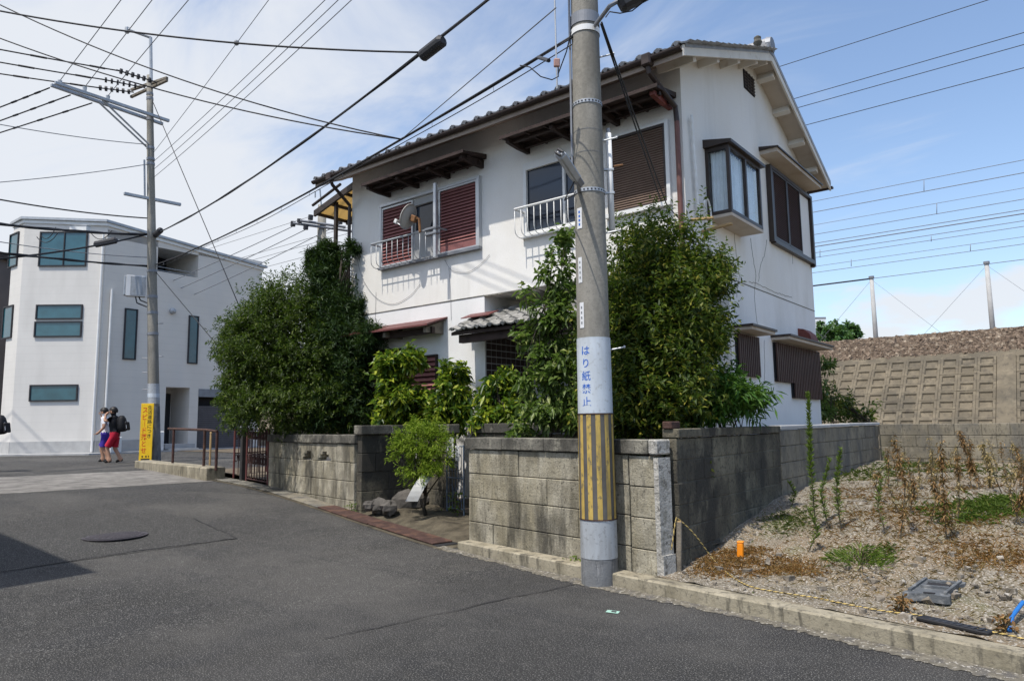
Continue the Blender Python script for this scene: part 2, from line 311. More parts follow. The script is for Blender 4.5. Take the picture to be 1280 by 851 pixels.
 iron_blue=mat('iron_blue', (.10, .13, .17), .6, .2, 8), iron_black=mat('iron_black', (.03, .028, .028), .6, .2, 8),
 black_rub=mat('black_rubber', (.018, .018, .02), .6, .15, 6), black_box=mat('black_box', (.03, .03, .034), .5, .1, 6), grey_plastic=mat('grey_plastic', (.095, .103, .11), .6, .15, 9, bump=.3, bscale=70, stains=[((.24, .24, .235), 12, .54, .66, (1, 1, 1), .7)]),
 cable=mat('cable', (.022, .022, .025), .6, .1, 4), cable_grey=mat('cable_grey', (.17, .18, .20), .6, .1, 4),
 orange=mat('orange_plastic', (.8, .25, .01), .5, .08, 8, stains=[((.5, .15, .01), 12, .6, .7, (1, 1, 1), .5)]), wood_grey=mat('wood_grey', (.19, .165, .13), .9, .25, 9, bump=.4, bscale=60), bamboo=mat('bamboo', (.42, .29, .14), .7, .15, 9),
 rope_y=mat('rope_yellow', (.48, .36, .13), .8, .1, 9), rope_k=mat('rope_black', (.05, .045, .04), .8, .1, 9), hose=mat('hose_blue', (.02, .14, .42), .45, .08, 9),
 poly_y=mat('poly_yellow', (.72, .52, .25), .4, .08, 5),
 siding=mat('siding', (.62, .60, .565), .75, .025, 1.2, stains=[((.5, .48, .45), 1.3, .5, .7, (1, 1, .2), .4)], boards=.15), siding_shaded=mat('siding_shaded', (.66, .62, .56), .75, .025, 1.2, stains=[((.6, .58, .55), 1.3, .5, .7, (1, 1, .2), .4)], boards=.15), plinth=mat('plinth', (.38, .38, .375), .85, .08, 4), shutter_grey=mat('shutter_grey', (.10, .095, .10), .5, .08, 4),  # second siding tone: same cladding, retoned for the building's shaded faces
 far_white=mat('far_white', (.66, .67, .68), .8, .04, 1), far_dark=mat('far_dark', (.16, .14, .13), .8, .1, 1),
 retain=mat('retain', (.14, .118, .084), .92, .16, 1.6, bump=.4, bscale=25, stains=[((.085, .075, .057), .9, .44, .6, (1, 1, 1), .75), ((.22, .185, .13), 3, .52, .64, (1, 1, .6), .5), ((.07, .06, .048), 9, .53, .64, (1, 1, .5), .6)]),
 ballast=mat('ballast', (.20, .15, .11), .92, .3, 7, stains=[((.36, .30, .23), 6, .54, .62, (1, 1, 1), .9), ((.07, .055, .045), 7, .54, .62, (1, 1, 1), .9)]),
 rail=mat('rail', (.09, .055, .04), .7, .2, 4), manhole=mat('manhole', (.06, .054, .062), .55, .15, 10, bump=.6, bscale=60, metal=.2),
 bark=mat('bark', (.05, .042, .032), .9, .3, 9, bump=.6, bscale=40), twig=mat('twig', (.10, .08, .05), .9, .2, 9),
 moss=mat('moss', (.085, .072, .05), .95, .35, 6, bump=.8, bscale=40),
 skin=mat('skin', (.42, .24, .16), .6, .04, 6), hair=mat('hair', (.012, .010, .009), .5, .1, 9), cloth_black=mat('cloth_black', (.014, .014, .017), .85, .15, 9), cloth_white=mat('cloth_white', (.72, .73, .76), .85, .04, 9), cloth_red=mat('cloth_red', (.42, .012, .035), .8, .1, 9), cloth_blue=mat('cloth_blue', (.05, .03, .28), .8, .1, 9), shoe=mat('shoe', (.018, .017, .017), .6, .1, 9), bag=mat('bag', (.012, .012, .014), .7, .2, 9),
 dish=mat('dish', (.44, .44, .42), .55, .06, 5, stains=[((.3, .27, .22), 9, .58, .7, (1, 1, 1), .5)]), rust_orange=mat('rust_orange', (.22, .11, .05), .85, .25, 20),
)
M['leaf_round'] = leafmat('leaf_round', [(0, (.014, .027, .005)), (.5, (.034, .057, .008)), (.85, (.066, .097, .012)), (1, (.12, .15, .02))], .5, .25, .25)
M['leaf_conifer'] = leafmat('leaf_conifer', [(0, (.010, .026, .008)), (.6, (.018, .042, .011)), (1, (.04, .075, .016))], .55, .12, .2)
M['leaf_gold'] = leafmat('leaf_gold', [(0, (.025, .06, .008)), (.35, (.05, .105, .012)), (.6, (.17, .24, .02)), (1, (.40, .43, .04))], .4, .4, .35)
M['leaf_glossy'] = leafmat('leaf_glossy', [(0, (.045, .08, .02)), (.5, (.10, .155, .038)), (.85, (.16, .22, .06)), (1, (.28, .31, .10))], .45, .38, .3)
M['leaf_osman'] = leafmat('leaf_osman', [(0, (.018, .036, .006)), (.45, (.046, .074, .010)), (.75, (.10, .13, .018)), (1, (.26, .23, .03))], .5, .3, .25)
M['leaf_bamboo'] = leafmat('leaf_bamboo', [(0, (.025, .075, .012)), (.5, (.05, .125, .018)), (1, (.085, .17, .028))], .5, .3, .25)
M['leaf_pine'] = leafmat('leaf_pine', [(0, (.09, .15, .012)), (.5, (.17, .25, .02)), (1, (.28, .35, .035))], .6, .4, .2)
M['leaf_weed'] = leafmat('leaf_weed', [(0, (.06, .10, .018)), (.6, (.115, .17, .03)), (1, (.20, .25, .05))], .6, .35, .2)
M['leaf_dead'] = leafmat('leaf_dead', [(0, (.10, .05, .022)), (.6, (.20, .11, .045)), (1, (.36, .23, .10))], .7, .15, .15)
M['leaf_straw'] = leafmat('leaf_straw', [(0, (.20, .14, .06)), (.6, (.32, .24, .11)), (1, (.44, .35, .18))], .7, .15, .15)
M['grass_rust'] = leafmat('grass_rust', [(0, (.20, .095, .03)), (.6, (.32, .17, .06)), (1, (.42, .28, .12))], .7, .15, .15)
M['grass_green'] = leafmat('grass_green', [(0, (.06, .10, .018)), (.6, (.10, .14, .028)), (1, (.2, .20, .06))], .6, .25, .15)
M['leaf_far'] = leafmat('leaf_far', [(0, (.04, .10, .03)), (1, (.08, .16, .045))])

def polymat(name, c):
    m, t, b, o = newmat(name); b.inputs['Base Color'].default_value = (*c, 1); b.inputs['Roughness'].default_value = .35
    tr_ = t.nodes.new('ShaderNodeBsdfTranslucent'); tr_.inputs[0].default_value = (*c, 1); mm = t.nodes.new('ShaderNodeMixShader'); mm.inputs[0].default_value = .6
    t.links.new(b.outputs[0], mm.inputs[1]); t.links.new(tr_.outputs[0], mm.inputs[2]); t.links.new(mm.outputs[0], o.inputs[0]); return m
M['poly_y'] = polymat('poly_yellow_sheet', (.70, .56, .31))
# ================================================================== SETTING
rng = np.random.default_rng(7); random.seed(7)
def sheet(name, f, s0, s1, n0, n1, ds, dn, dz, mt, frame=True):
    """height-following sheet; in road frame or in X/Y"""
    S = np.linspace(s0, s1, max(2, int(abs(s1-s0)/ds)+1)); N = np.linspace(n0, n1, max(2, int(abs(n1-n0)/dn)+1)); b = MB(); vs = []
    for s in S:
        for n in N:
            p = rf(s, n) if frame else (s, n); vs.append((p[0], p[1], f(p[0], p[1])+dz))
    k = len(N); fs = [(i*k+j, (i+1)*k+j, (i+1)*k+j+1, i*k+j+1) for i in range(len(S)-1) for j in range(k-1)]
    a, b_, c = np.array(vs[fs[0][0]]), np.array(vs[fs[0][1]]), np.array(vs[fs[0][2]])
    if np.cross(b_-a, c-a)[2] < 0: fs = [q[::-1] for q in fs]
    b.add(vs, fs); o = b.build(name, mt, origin=(0, 0, 0), smooth=True); return tag(o, kind='structure')
b = MB(); b.add([(-700, -700, -.4), (700, -700, -.4), (700, 700, -.4), (-700, 700, -.4)], [(0, 1, 2, 3)]); tag(b.build('ground', M['ground'], origin=(0, 0, 0)), kind='structure')
b = MB()
def grid_add(b, f, s0, s1, n0, n1, ds, dn, dz):
    S = np.linspace(s0, s1, int((s1-s0)/ds)+2); N = np.linspace(n0, n1, int((n1-n0)/dn)+2); k = len(N)
    vs = []
    for s in S:
        for n in N: p = rf(s, n); vs.append((p[0], p[1], f(p[0], p[1])+dz))
    b.add(vs, [(i*k+j, i*k+j+1, (i+1)*k+j+1, (i+1)*k+j) for i in range(len(S)-1) for j in range(k-1)])
grid_add(b, g, -40, 13.2, -32, .05, .5, 4, 0); grid_add(b, g, 13.2, 70, -32, 40, .9, 6, 0)
tag(b.build('road', M['asphalt'], origin=(0, 0, 0), smooth=True), kind='structure')
sheet('pale_paving_strip', g, 11.2, 15.2, -16, .25, .4, 1, .004, M['pale_paving'])
# resurfaced patch with the manhole, bounded by a tar seam
def seam(name, pts, w_):
    b = MB(); P = [gp(*q) for q in pts]; Q = []
    for a, c in zip(P[:-1], P[1:]):
        k = max(2, int(np.linalg.norm(c-a)/.12)); Q += [lerp(a, c, i/k) for i in range(k)]
    Q.append(P[-1]); vs = []
    for i, q in enumerate(Q):
        t = Q[min(i+1, len(Q)-1)]-Q[max(i-1, 0)]; t /= np.linalg.norm(t); nrm = np.array([-t[1], t[0], 0]); ww = w_*(.45+.9*rng.random()); q = q+nrm*rng.normal(0, .014)
        for sg in (-1, 1): p = q+nrm*ww*sg*.5; vs.append((p[0], p[1], g(p[0], p[1])+.009))
    b.add(vs, [(2*i, 2*i+2, 2*i+3, 2*i+1) for i in range(len(Q)-1)]); tag(b.build(name, M['tar'], origin=(0, 0, 0)), kind='structure')
pa = [gp(*q) for q in ((297, 673), (60, 706), (-160, 738), (-330, 690), (60, 646), (200, 640), (240, 648))]
b = MB(); cen = np.mean(pa, axis=0); ring = []
for i in range(len(pa)):
    a, c = pa[i], pa[(i+1) % len(pa)]
    for t in np.linspace(0, 1, 6)[:-1]: ring.append(lerp(a, c, t))
vs = []; K = len(ring)
for t in (0, .33, .66, 1):
    for q in ring: p = lerp(cen, q, max(t, 1e-3)); vs.append((p[0], p[1], g(p[0], p[1])+.004))
b.add(vs, [(t*K+i, t*K+(i+1) % K, (t+1)*K+(i+1) % K, (t+1)*K+i) for t in range(3) for i in range(K)])
P0 = np.array(b.v); f0 = b.f[K]
if np.cross(P0[f0[1]]-P0[f0[0]], P0[f0[2]]-P0[f0[0]])[2] < 0: b.f = [f[::-1] for f in b.f]
tag(b.build('road_patch', M['asphalt_patch'], origin=(0, 0, 0)), kind='structure')
seam('tar_seam', [(297, 673), (200, 685), (104, 699), (0, 716), (-120, 734)], .02)
seam('tar_seam', [(406, 799), (470, 785), (555, 766), (640, 747), (718, 731)], .014)
seam('tar_seam', [(297, 673), (268, 660), (240, 648)], .012)
# manhole cover
c = gp(144, 670); th = thing('manhole_cover', 'round dark iron manhole cover set in the asphalt road', 'manhole', c)
b = MB(); b.tube([c+(0, 0, .0), c+(0, 0, .010)], .36, 36); b.build('rim', M['manhole'], th)
b = MB(); b.tube([c+(0, 0, .004), c+(0, 0, .016)], .315, 32); lid = b.build('lid', M['manhole'], th)
b = MB()
for i in range(-6, 7):
    for j in range(-6, 7):
        if (i*.045)**2+(j*.045)**2 < .075: b.cbox(c+(i*.045, j*.045, .017), (.014, 0, 0), (0, .014, 0), (0, 0, .004), .003)
b.build('tread_studs', M['manhole'], lid)
p = gp(766, 765); b = MB(); u = np.array([.052, .009, 0]); v_ = np.array([-.01, .034, 0])
b.add([p+u*-1-v_+(0, 0, .006), p+u-v_+(0, 0, .006), p+u+v_+(0, 0, .006), p-u+v_+(0, 0, .006)], [(0, 1, 2, 3)])
mk = tag(b.build('survey_marker', mat('marker_green', (.30, .48, .40), .7, .1, 30)), 'small pale green painted survey marker on the asphalt', 'road marker')
b = MB(); b.cbox(p+(0.01, 0, .008), (.02, .003, 0), (-.003, .012, 0), (0, 0, .003), .002); b.build('nail_head', M['black_box'], mk)
# worn white road paint by the cross street
for q0, q1 in (((38, 578), (88, 577)),):
    a, c = gp(*q0), gp(*q1); b = MB(); vs = []
    for t in np.linspace(0, 1, 8):
        for k in (-.16, .16): q = lerp(a, c, t)+np.array([.25, .3, 0])*k; vs.append((q[0], q[1], g(q[0], q[1])+.006))
    b.add(vs, [(2*i, 2*i+2, 2*i+3, 2*i+1) for i in range(7)]); P0 = np.array(b.v); f0 = b.f[0]
    if np.cross(P0[f0[1]]-P0[f0[0]], P0[f0[2]]-P0[f0[0]])[2] < 0: b.f = [f[::-1] for f in b.f]
    tag(b.build('worn_road_marking', M['paint_worn'], origin=(0, 0, 0)), kind='structure')
# --- kerb: base piece with stones
PIECE = {}
def piece(name, key, maker, mt, parent, loc, rotz=0., rot=None):
    if key not in PIECE:
        b = MB(); maker(b); PIECE[key] = b.mesh(name, mt)
    o = bpy.data.objects.new(name, PIECE[key]); col.objects.link(o); o.parent = parent; o.location = Vector(np.array(loc, float)-org(parent)); o.rotation_euler = rot or (0, 0, rotz); ORG[o.name] = org(parent); return o
ROADZ = math.atan2(E_[1], E_[0])+math.pi          # rotation so that local +X runs along -E_ (eastwards)
def kerbz(s): p = rf(s, 0); return g(*p)
kb = bpy.data.objects.new('kerb', None); col.objects.link(kb); ORG[kb.name] = np.zeros(3); tag(kb, kind='structure')
s = 3.05
while s > -9:
    L = 2.05; p = rf(s-L/2, .06)
    piece('kerb_stone', ('kerb', L), lambda b: b.cbox((0, 0, 0), (L/2-.002, 0, 0), (0, .10, 0), (0, 0, .17), .012), M['kerb'], kb, (p[0]+rng.normal(0, .003), p[1]+rng.normal(0, .003), kerbz(s-L/2)+.125-.17+rng.normal(0, .003)), ROADZ+rng.normal(0, .004)); s -= L
# dirt and broken mortar collected along the kerb
b = MB(); S = np.linspace(3.3, -9, 500); vs = []
for s in S:
    w1 = -.05; w2 = -.15-.06*rng.random()-.04*math.sin(s*2.1)
    for n in (w1, w2): p = rf(s, n); vs.append((p[0], p[1], g(*p)+(.012 if n == w1 else .004)))
b.add(vs, [(2*i, 2*i+1, 2*i+3, 2*i+2) for i in range(len(S)-1)]); P0 = np.array(b.v); f0 = b.f[0]
if np.cross(P0[f0[1]]-P0[f0[0]], P0[f0[2]]-P0[f0[0]])[2] < 0: b.f = [f[::-1] for f in b.f]
tag(b.build('gutter_dirt', mat('gutter_dirt', (.16, .145, .115), .95, .3, 20, bump=.8, bscale=60, speck=((.4, .38, .34), 45, .62, .68), stains=[((.10, .095, .09), 9, .5, .62, (1, 1, 1), .8)]), origin=(0, 0, 0)), kind='structure')
# drain channel along the left wall: kerb line, rusty steel covers, concrete slab covers
sheet('drain_edge', g, 3.15, 13.2, -.2, .3, .3, .1, .006, M['moss'])
def plate(name, label, s0, s1, n0, n1, h, mt, cat, group=None):
    b = MB(); a = rf(s0, n0); c = rf(s1, n0); d = rf(s0, n1); z0 = g(*a)+.008; z1 = g(*c)+.008
    A = V3(a, z0); b.cbox((V3(rf((s0+s1)/2, (n0+n1)/2), (z0+z1)/2+h/2)), (V3(c, z1)-A)/2, (V3(d, z0)-A)/2, (0, 0, h/2), .006)
    return tag(b.build(name, mt), label, cat, group)
plate('drain_cover', 'long rusty steel drain cover plate ending at the open drain', 3.42, 5.0, -.13, .17, .022, M['rust'], 'drain cover')
plate('drain_cover', 'rusty steel drain cover plate beside the grey concrete slab', 5.01, 6.55, -.14, .16, .022, M['rust'], 'drain cover')
for i in range(3): plate('drain_slab', 'grey concrete drain slab in front of the left block wall', 6.58+i*.5, 7.06+i*.5, -.14, .17, .02, M['block_grey'], 'drain slab', 'concrete drain slabs')
for i in range(6): plate('drain_slab', 'dark concrete drain slab before the iron gate', 8.1+i*.62, 8.69+i*.62, -.12, .2, .02, M['cap'], 'drain slab', 'dark drain slabs at the gate')
b = MB(); a = rf(3.36, .02); b.cbox(V3(a, g(*a)+.0), (.13*E_[0]/2, .13*E_[1]/2, 0), (.3*N_[0]/2, .3*N_[1]/2, 0), (0, 0, .012), .003); tag(b.build('drain_opening', M['room'], origin=(0, 0, 0)), kind='structure')
# --- garden ground behind the walls
sheet('garden_soil', lambda x, y: g(x, y)+.10, 5.92, 13.2, .28, 14, 1, 2, .0, M['earth']); sheet('garden_soil', lambda x, y: g(x, y)+.10, 3.2, 5.92, 1.26, 14, 1, 2, .0, M['earth'])
sheet('yard_soil', lambda x, y: .28, .3, 3.2, .28, 14, 1, 2, .0, M['earth'])
# --- vacant plot
b = MB(); xs = np.linspace(-3.1, 16, 150); ys = np.linspace(0, 1, 90)
vs = []
for x in xs:
    yf = 5.74-(x+2.9)*(E_[1]/-E_[0])*1.0+.11; yb = 15.0
    for t in ys: y = yf+(yb-yf)*t**1.5; vs.append((x, y, lz(x, y)+rng.normal(0, .006)))
k = len(ys); b.add(vs, [(i*k+j, (i+1)*k+j, (i+1)*k+j+1, i*k+j+1) for i in range(len(xs)-1) for j in range(k-1)])
tag(b.build('vacant_plot', M['gravel'], origin=(0, 0, 0), smooth=True), kind='structure')
def stones(name, pts, sizes, mt, flat=.6):
    b = MB(); cube = np.array([(x, y, z) for x in (-1, 1) for y in (-1, 1) for z in (-1, 1)], float)
    F = [(0, 1, 3, 2), (4, 6, 7, 5), (0, 4, 5, 1), (2, 3, 7, 6), (0, 2, 6, 4), (1, 5, 7, 3)]
    for p, s in zip(pts, sizes):
        q, _ = np.linalg.qr(rng.normal(size=(3, 3)))
        c = cube*np.array([1, .8, flat])*(s*.5)*(1+rng.normal(0, .18, (8, 3)))
        if abs(np.linalg.det(q)+1) < .1: q[:, 0] *= -1
        if rng.random() < .7: a = rng.random()*6.28; q = np.array([[math.cos(a), -math.sin(a), 0], [math.sin(a), math.cos(a), 0], [0, 0, 1.]])
        b.add(c@q.T+np.array(p), F)
    return tag(b.build(name, mt, origin=(0, 0, 0)), kind='stuff')
pts = []; sz = []
while len(pts) < 11000:
    x = -3+rng.random()*9; y = 5+(rng.random()**1.8)*9
    if x*.626+ (-y)*.0 > 1e9: continue
    s_, n_ = inv_rf(x, y)
    if n_ < .14 or x < -2.95: continue
    r_ = .009+.022*rng.random()**4; r_ *= 1+.05*(y-5); pts.append((x, y, lz(x, y)+r_*.1)); sz.append(r_)
o = stones('loose_gravel', pts, sz, M['stone']); tag(o, 'loose gravel and stone chips covering the vacant plot', 'gravel')
# --- railway embankment: waffle-panel retaining wall, ballast shoulder, track bed
ft = np.array([0, 21.0, .45]); tp = np.array([0, 24.0, 3.18]); sl = tp-ft; SL = np.linalg.norm(sl); su = sl/SL; sn = np.array([0, -su[2], su[1]])
tr = bpy.data.objects.new('terrain_strip', None); bpy.data.objects.remove(tr)
sheet('scrub_ground', lambda x, y: .55, -75, 60, 14.6, 21.1, 8, 3, 0, M['earth'], frame=False)
rw = thing('retaining_wall', 'sloping concrete railway retaining wall of recessed rectangular panels', 'retaining wall', (0, 21, .45))
b = MB(); b.obox((-75, ft[1]+.35, .3), (135, 0, 0), (0, 0, -.8), (0, 5, 0)); b.obox(np.array([-75, 0, 0])+ft-sn*.02, (135, 0, 0), sl, -sn*.25); b.build('wall_slab', M['retain'], rw)
b = MB(); b.obox(np.array([-75, 0, 0])+tp+sn*.004, (135, 0, 0), su*.30, -sn*.28); b.build('coping', M['retain'], rw)
PW, NR = .45, 11; PH = SL/NR
def panel(b, w_=PW-.006, h_=PH-.006, x0=0., o=np.zeros(3)):
    """rim with a splayed recess, lying in the slope plane"""
    ex = np.array([1., 0, 0]); pts2 = []
    for (mx_, my_, d_) in ((0, 0, .05), (.062, .05, .05), (.085, .072, .004)):
        for (u_, v2) in ((0, 0), (1, 0), (1, 1), (0, 1)):
            pts2.append(o+ex*(x0+(mx_ if u_ == 0 else w_-mx_))+su*(my_ if v2 == 0 else h_-my_)+sn*d_)
    outer = [o+ex*(x0+(0 if u_ == 0 else w_))+su*(0 if v2 == 0 else h_)-sn*.02 for (u_, v2) in ((0, 0), (1, 0), (1, 1), (0, 1))]
    vs = pts2+outer; fs = []
    for r_ in (0, 4):
        for i in range(4): j = (i+1) % 4; fs.append((r_+i, r_+j, r_+4+j, r_+4+i))
    fs.append((8, 9, 10, 11))
    for i in range(4): j = (i+1) % 4; fs.append((12+i, 12+j, j, i))
    b.add(vs, fs)
far = MB()
for i in range(-70, 70):
    x = i*PW
    if -2.0 < x < -1.5: continue
    for j in range(NR):
        o = np.array([x, 0, 0])+ft+su*(j*PH)
        if -8.3 < x < 3.4: piece('panel', 'panel', lambda b: panel(b), M['retain'], rw, o+np.array([0, 0, rng.normal(0, .004)]))
        else: panel(far, o=o)
f_ = far.build('panel_field', M['retain'], rw); tag(f_, kind='stuff')
b = MB(); b.obox(np.array([-1.79, 0, 0])+ft, (PW-.02, 0, 0), sl, sn*.07); b.build('pilaster', M['retain'], rw)
rb = bpy.data.objects.new('railway_bed', None); col.objects.link(rb); ORG[rb.name] = np.zeros(3); tag(rb, kind='structure')
b = MB(); b.add([(-75, 24.15, 3.3), (60, 24.15, 3.3), (60, 25.1, 4.02), (-75, 25.1, 4.02), (-75, 34, 4.02), (60, 34, 4.02), (60, 37, .2), (-75, 37, .2)], [(0, 1, 2, 3), (3, 2, 5, 4), (4, 5, 6, 7)]); b.build('ballast_slope', M['ballast'], rb)
for y in (26.2, 27.27, 30.0, 31.07):
    b = MB(); b.box(-75, 60, y-.03, y+.03, 4.04, 4.2); b.build('rail', M['rail'], rb)
for i in range(-34, 16):
    piece('sleeper', 'sleeper', lambda b: b.cbox((0, 0, 0), (.12, 0, 0), (0, 1.05, 0), (0, 0, .07), .02), M['plinth'], rb, (i*.62, 26.75, 4.06))
pts = []; sz = []
for i in range(9000):
    x = -13+rng.random()*19; t = rng.random()**.9*1.25; y = 24.2+.95*min(t, 1)+max(0, t-1)*3; z = 3.32+.72*min(t, 1); pts.append((x, y, z+.015)); sz.append(.07+.06*rng.random())
tag(stones('ballast_stones', pts, sz, M['ballast'], .8), 'brown crushed stone ballast on the railway shoulder', 'ballast')
# ================================================================== WALLS
def blockwall(th, o, u, w_, L, rows, bl, thick, mt, off=.5, gap=.008, jit=.003, skip=None, bev=.006, core_top=None, mort='mortar', inset=.016):
    """o: ground corner of the front face, u: unit along, w_: unit pointing INTO the wall, rows: [(z0,z1)]"""
    u = V3(u, 0); w_ = V3(w_, 0); o = np.array(o, float); ang = math.atan2(u[1], u[0]); fl = np.cross(u, w_)[2] > 0
    core = MB(); core.obox(V3(o+u*.012+w_*inset, rows[-1][0]), u*(L-.024), w_*(thick-2*inset), (0, 0, (core_top or rows[0][1]-.01)-rows[-1][0])); core.build('mortar_core', M[mort], th)
    for r_, (z0, z1) in enumerate(rows):
        x = -(off*bl if r_ % 2 else 0.)
        while x < L-.02:
            a = max(0, x); e_ = min(L, x+bl); x += bl
            if e_-a < .05: continue
            if skip and skip(r_, a, e_): continue
            l2 = (e_-a-gap)/2; h2 = (z1-z0-gap)/2; t2 = thick/2; c = V3(o+u*((a+e_)/2)+w_*(t2+rng.normal(0, jit)), (z0+z1)/2)
            piece('block', ('blk', round(l2, 3), round(h2, 3), round(t2, 3), mt.name, bev), lambda b: b.cbox((0, 0, 0), (l2, 0, 0), (0, t2, 0), (0, 0, h2), bev), mt, th, c, ang+rng.normal(0, .002))
def caps(th, o, u, w_, L, z0, z1, bl, thick, ov, mt, bev=.008):
    u = V3(u, 0); w_ = V3(w_, 0); ang = math.atan2(u[1], u[0]); k = max(1, round(L/bl)); l2 = L/k/2-.003; h2 = (z1-z0)/2; t2 = thick/2+ov
    for i in range(k):
        c = V3(np.array(o, float)+u*(L/k*(i+.5))+w_*(thick/2), (z0+z1)/2+rng.normal(0, .002))
        piece('cap_block', ('cap', round(l2, 3), round(h2, 3), round(t2, 3), mt.name), lambda b: b.cbox((0, 0, 0), (l2, 0, 0), (0, t2, 0), (0, 0, h2), bev), mt, th, c, ang+rng.normal(0, .002))
def rows_from(top, hs, n): return [(top-hs*(i+1), top-hs*i) for i in range(n)]
eE = E_; wE = N_
def W(s, n): return V3(rf(s, n), 0)
# near wall (behind the striped pole)
t1 = thing('garden_wall', 'low block garden wall with dark coping behind the striped utility pole', 'wall', V3(rf(1.6, .2), .1))
blockwall(t1, W(3.1, .18), -eE, wE, 2.52, rows_from(1.195, .285, 4)+[(-.05, .055)], .92, .15, M['block'])
blockwall(t1, W(.57, .18), -eE, wE, .30, rows_from(1.185, .285, 4)+[(-.05, .045)], .6, .15, M['block'])
caps(t1, W(3.14, .18), -eE, wE, 2.82, 1.20, 1.335, .72, .15, .03, M['cap'])
b = MB(); a = W(.265, .165)
for k_, (z0, z1, dw) in enumerate(((.02, .3, .02), (.3, 1.17, 0.))): b.obox(V3(a, z0)-V3(eE, 0)*0, V3(-eE*(.055+dw), 0), V3(wE*.18, 0), (0, 0, z1-z0))
b.build('end_plaster', M['conc_white'], t1)
b = MB(); a = V3(rf(.262, .255), 1.267); b.cbox(a, V3(-eE*.05, 0), V3(wE*.108, 0), (0, 0, .070), .014); b.build('coping_end', M['conc_white'], t1)
# its return by the entrance
t2 = thing('garden_wall', 'block return wall beside the narrow blue iron wicket', 'wall', V3(rf(3.2, .8), .1))
blockwall(t2, W(3.24, .30), wE, -eE, .95, rows_from(1.195, .285, 4)+[(-.05, .055)], .46, .13, M['block_grey'])
caps(t2, W(3.26, .36), wE, -eE, .9, 1.2, 1.335, .45, .13, .03, M['cap'])
t3 = thing('garden_wall', 'dark rear garden wall with high coping behind the entrance nook', 'wall', V3(rf(4.5, 1.3), .1))
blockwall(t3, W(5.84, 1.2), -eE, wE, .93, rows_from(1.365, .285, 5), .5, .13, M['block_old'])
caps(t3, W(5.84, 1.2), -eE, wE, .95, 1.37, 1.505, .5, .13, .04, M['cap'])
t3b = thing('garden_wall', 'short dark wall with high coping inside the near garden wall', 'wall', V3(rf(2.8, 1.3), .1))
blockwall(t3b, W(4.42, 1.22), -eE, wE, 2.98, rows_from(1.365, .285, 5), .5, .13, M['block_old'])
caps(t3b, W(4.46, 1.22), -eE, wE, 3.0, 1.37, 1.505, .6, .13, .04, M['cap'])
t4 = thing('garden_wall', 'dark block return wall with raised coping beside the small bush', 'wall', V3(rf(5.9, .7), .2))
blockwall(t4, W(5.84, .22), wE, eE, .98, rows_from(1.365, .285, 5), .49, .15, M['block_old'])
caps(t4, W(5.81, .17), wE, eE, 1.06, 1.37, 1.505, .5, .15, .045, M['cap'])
# left wall with two stepped openings
t5 = thing('garden_wall', 'pale block garden wall with two small stepped openings under the round tree', 'wall', V3(rf(7.6, .2), .3))
OPN = [(7.02, .0), (7.62, .0)]
u5 = -eE; o5 = W(9.36, .19); L5 = 9.36-6.01
def mtn(a, e_, z0, z1, cs):
    pl = [(a, z0)]
    for cx in cs:
        for (dx, dz) in ((-.23, 0), (-.23, .045), (-.16, .045), (-.16, .10), (-.08, .10), (-.08, .145), (.08, .145), (.08, .10), (.16, .10), (.16, .045), (.23, .045), (.23, 0)): pl.append((cx+dx, z0+dz))
    return pl+[(e_, z0), (e_, z1), (a, z1)]
holes = sorted(9.36-s for s, _ in OPN)
blockwall(t5, o5, u5, wE, L5, rows_from(1.22, .285, 4)+[(-.05, .08)], .92, .15, M['block'], skip=lambda r_, a, e_: r_ == 0 and e_ > holes[0]-.3 and a < holes[1]+.3, core_top=.93)
for (a, e_, cs) in ((.92, 1.84, []), (1.84, 2.76, []),):
    pass
segs = [0.92*i for i in range(5)]; segs[-1] = L5
for a, e_ in zip(segs[:-1], segs[1:]):
    if not (e_ > holes[0]-.3 and a < holes[1]+.3): continue
    cs = [h for h in holes if a < h < e_]; z0, z1 = .935+.006, 1.22-.006; pl = mtn(a+.006, e_-.006, z0, z1, cs)
    b = MB(); b.prism([V3(o5+V3(u5, 0)*q[0], q[1]) for q in pl], V3(wE*.15, 0)); b.build('block', M['block'], t5)
caps(t5, W(9.38, .19), u5, wE, 3.42, 1.225, 1.36, .6, .15, .03, M['cap'])
# side wall of the vacant plot: old section with its shade put into the colour, then greyer capped section
t6 = thing('boundary_wall', 'mossy block wall along the vacant plot, darkened for shade, uncapped', 'wall', (-3.06, 7.5, .2))
blockwall(t6, (-3.0, 6.17, 0), (0, 1), (-1, 0), 2.87, rows_from(1.34, .205, 7), .40, .12, M['block_old'], jit=.003, mort='mortar_pale', inset=.006)
caps(t6, (-3.0, 6.17, 0), (0, 1), (-1, 0), 2.87, 1.345, 1.43, .8, .12, .025, M['block_old'])
b = MB(); b.cbox((-3.08, 6.24, 1.466), (.05, 0, 0), (0, .09, 0), (0, 0, .035), .008); b.build('loose_brick', M['rust'], t6)
t7 = thing('boundary_wall', 'grey block wall with thin pale coping along the vacant plot', 'wall', (-3.06, 11.8, .4))
blockwall(t7, (-3.0, 9.06, 0), (0, 1), (-1, 0), 5.45, rows_from(1.375, .205, 5), .40, .12, M['block_grey'], mort='mortar_pale', inset=.006)
caps(t7, (-3.0, 9.06, 0), (0, 1), (-1, 0), 5.5, 1.38, 1.43, 1.2, .12, .02, M['plinth'], .008)
t8 = thing('boundary_wall', 'grey block wall across the back of the vacant plot', 'wall', (2, 14.5, .5))
blockwall(t8, (-3.0, 14.5, 0), (1, 0), (0, 1), 10.8, rows_from(1.40, .205, 5), .40, .12, M['block_grey'], mort='mortar_pale', inset=.006)
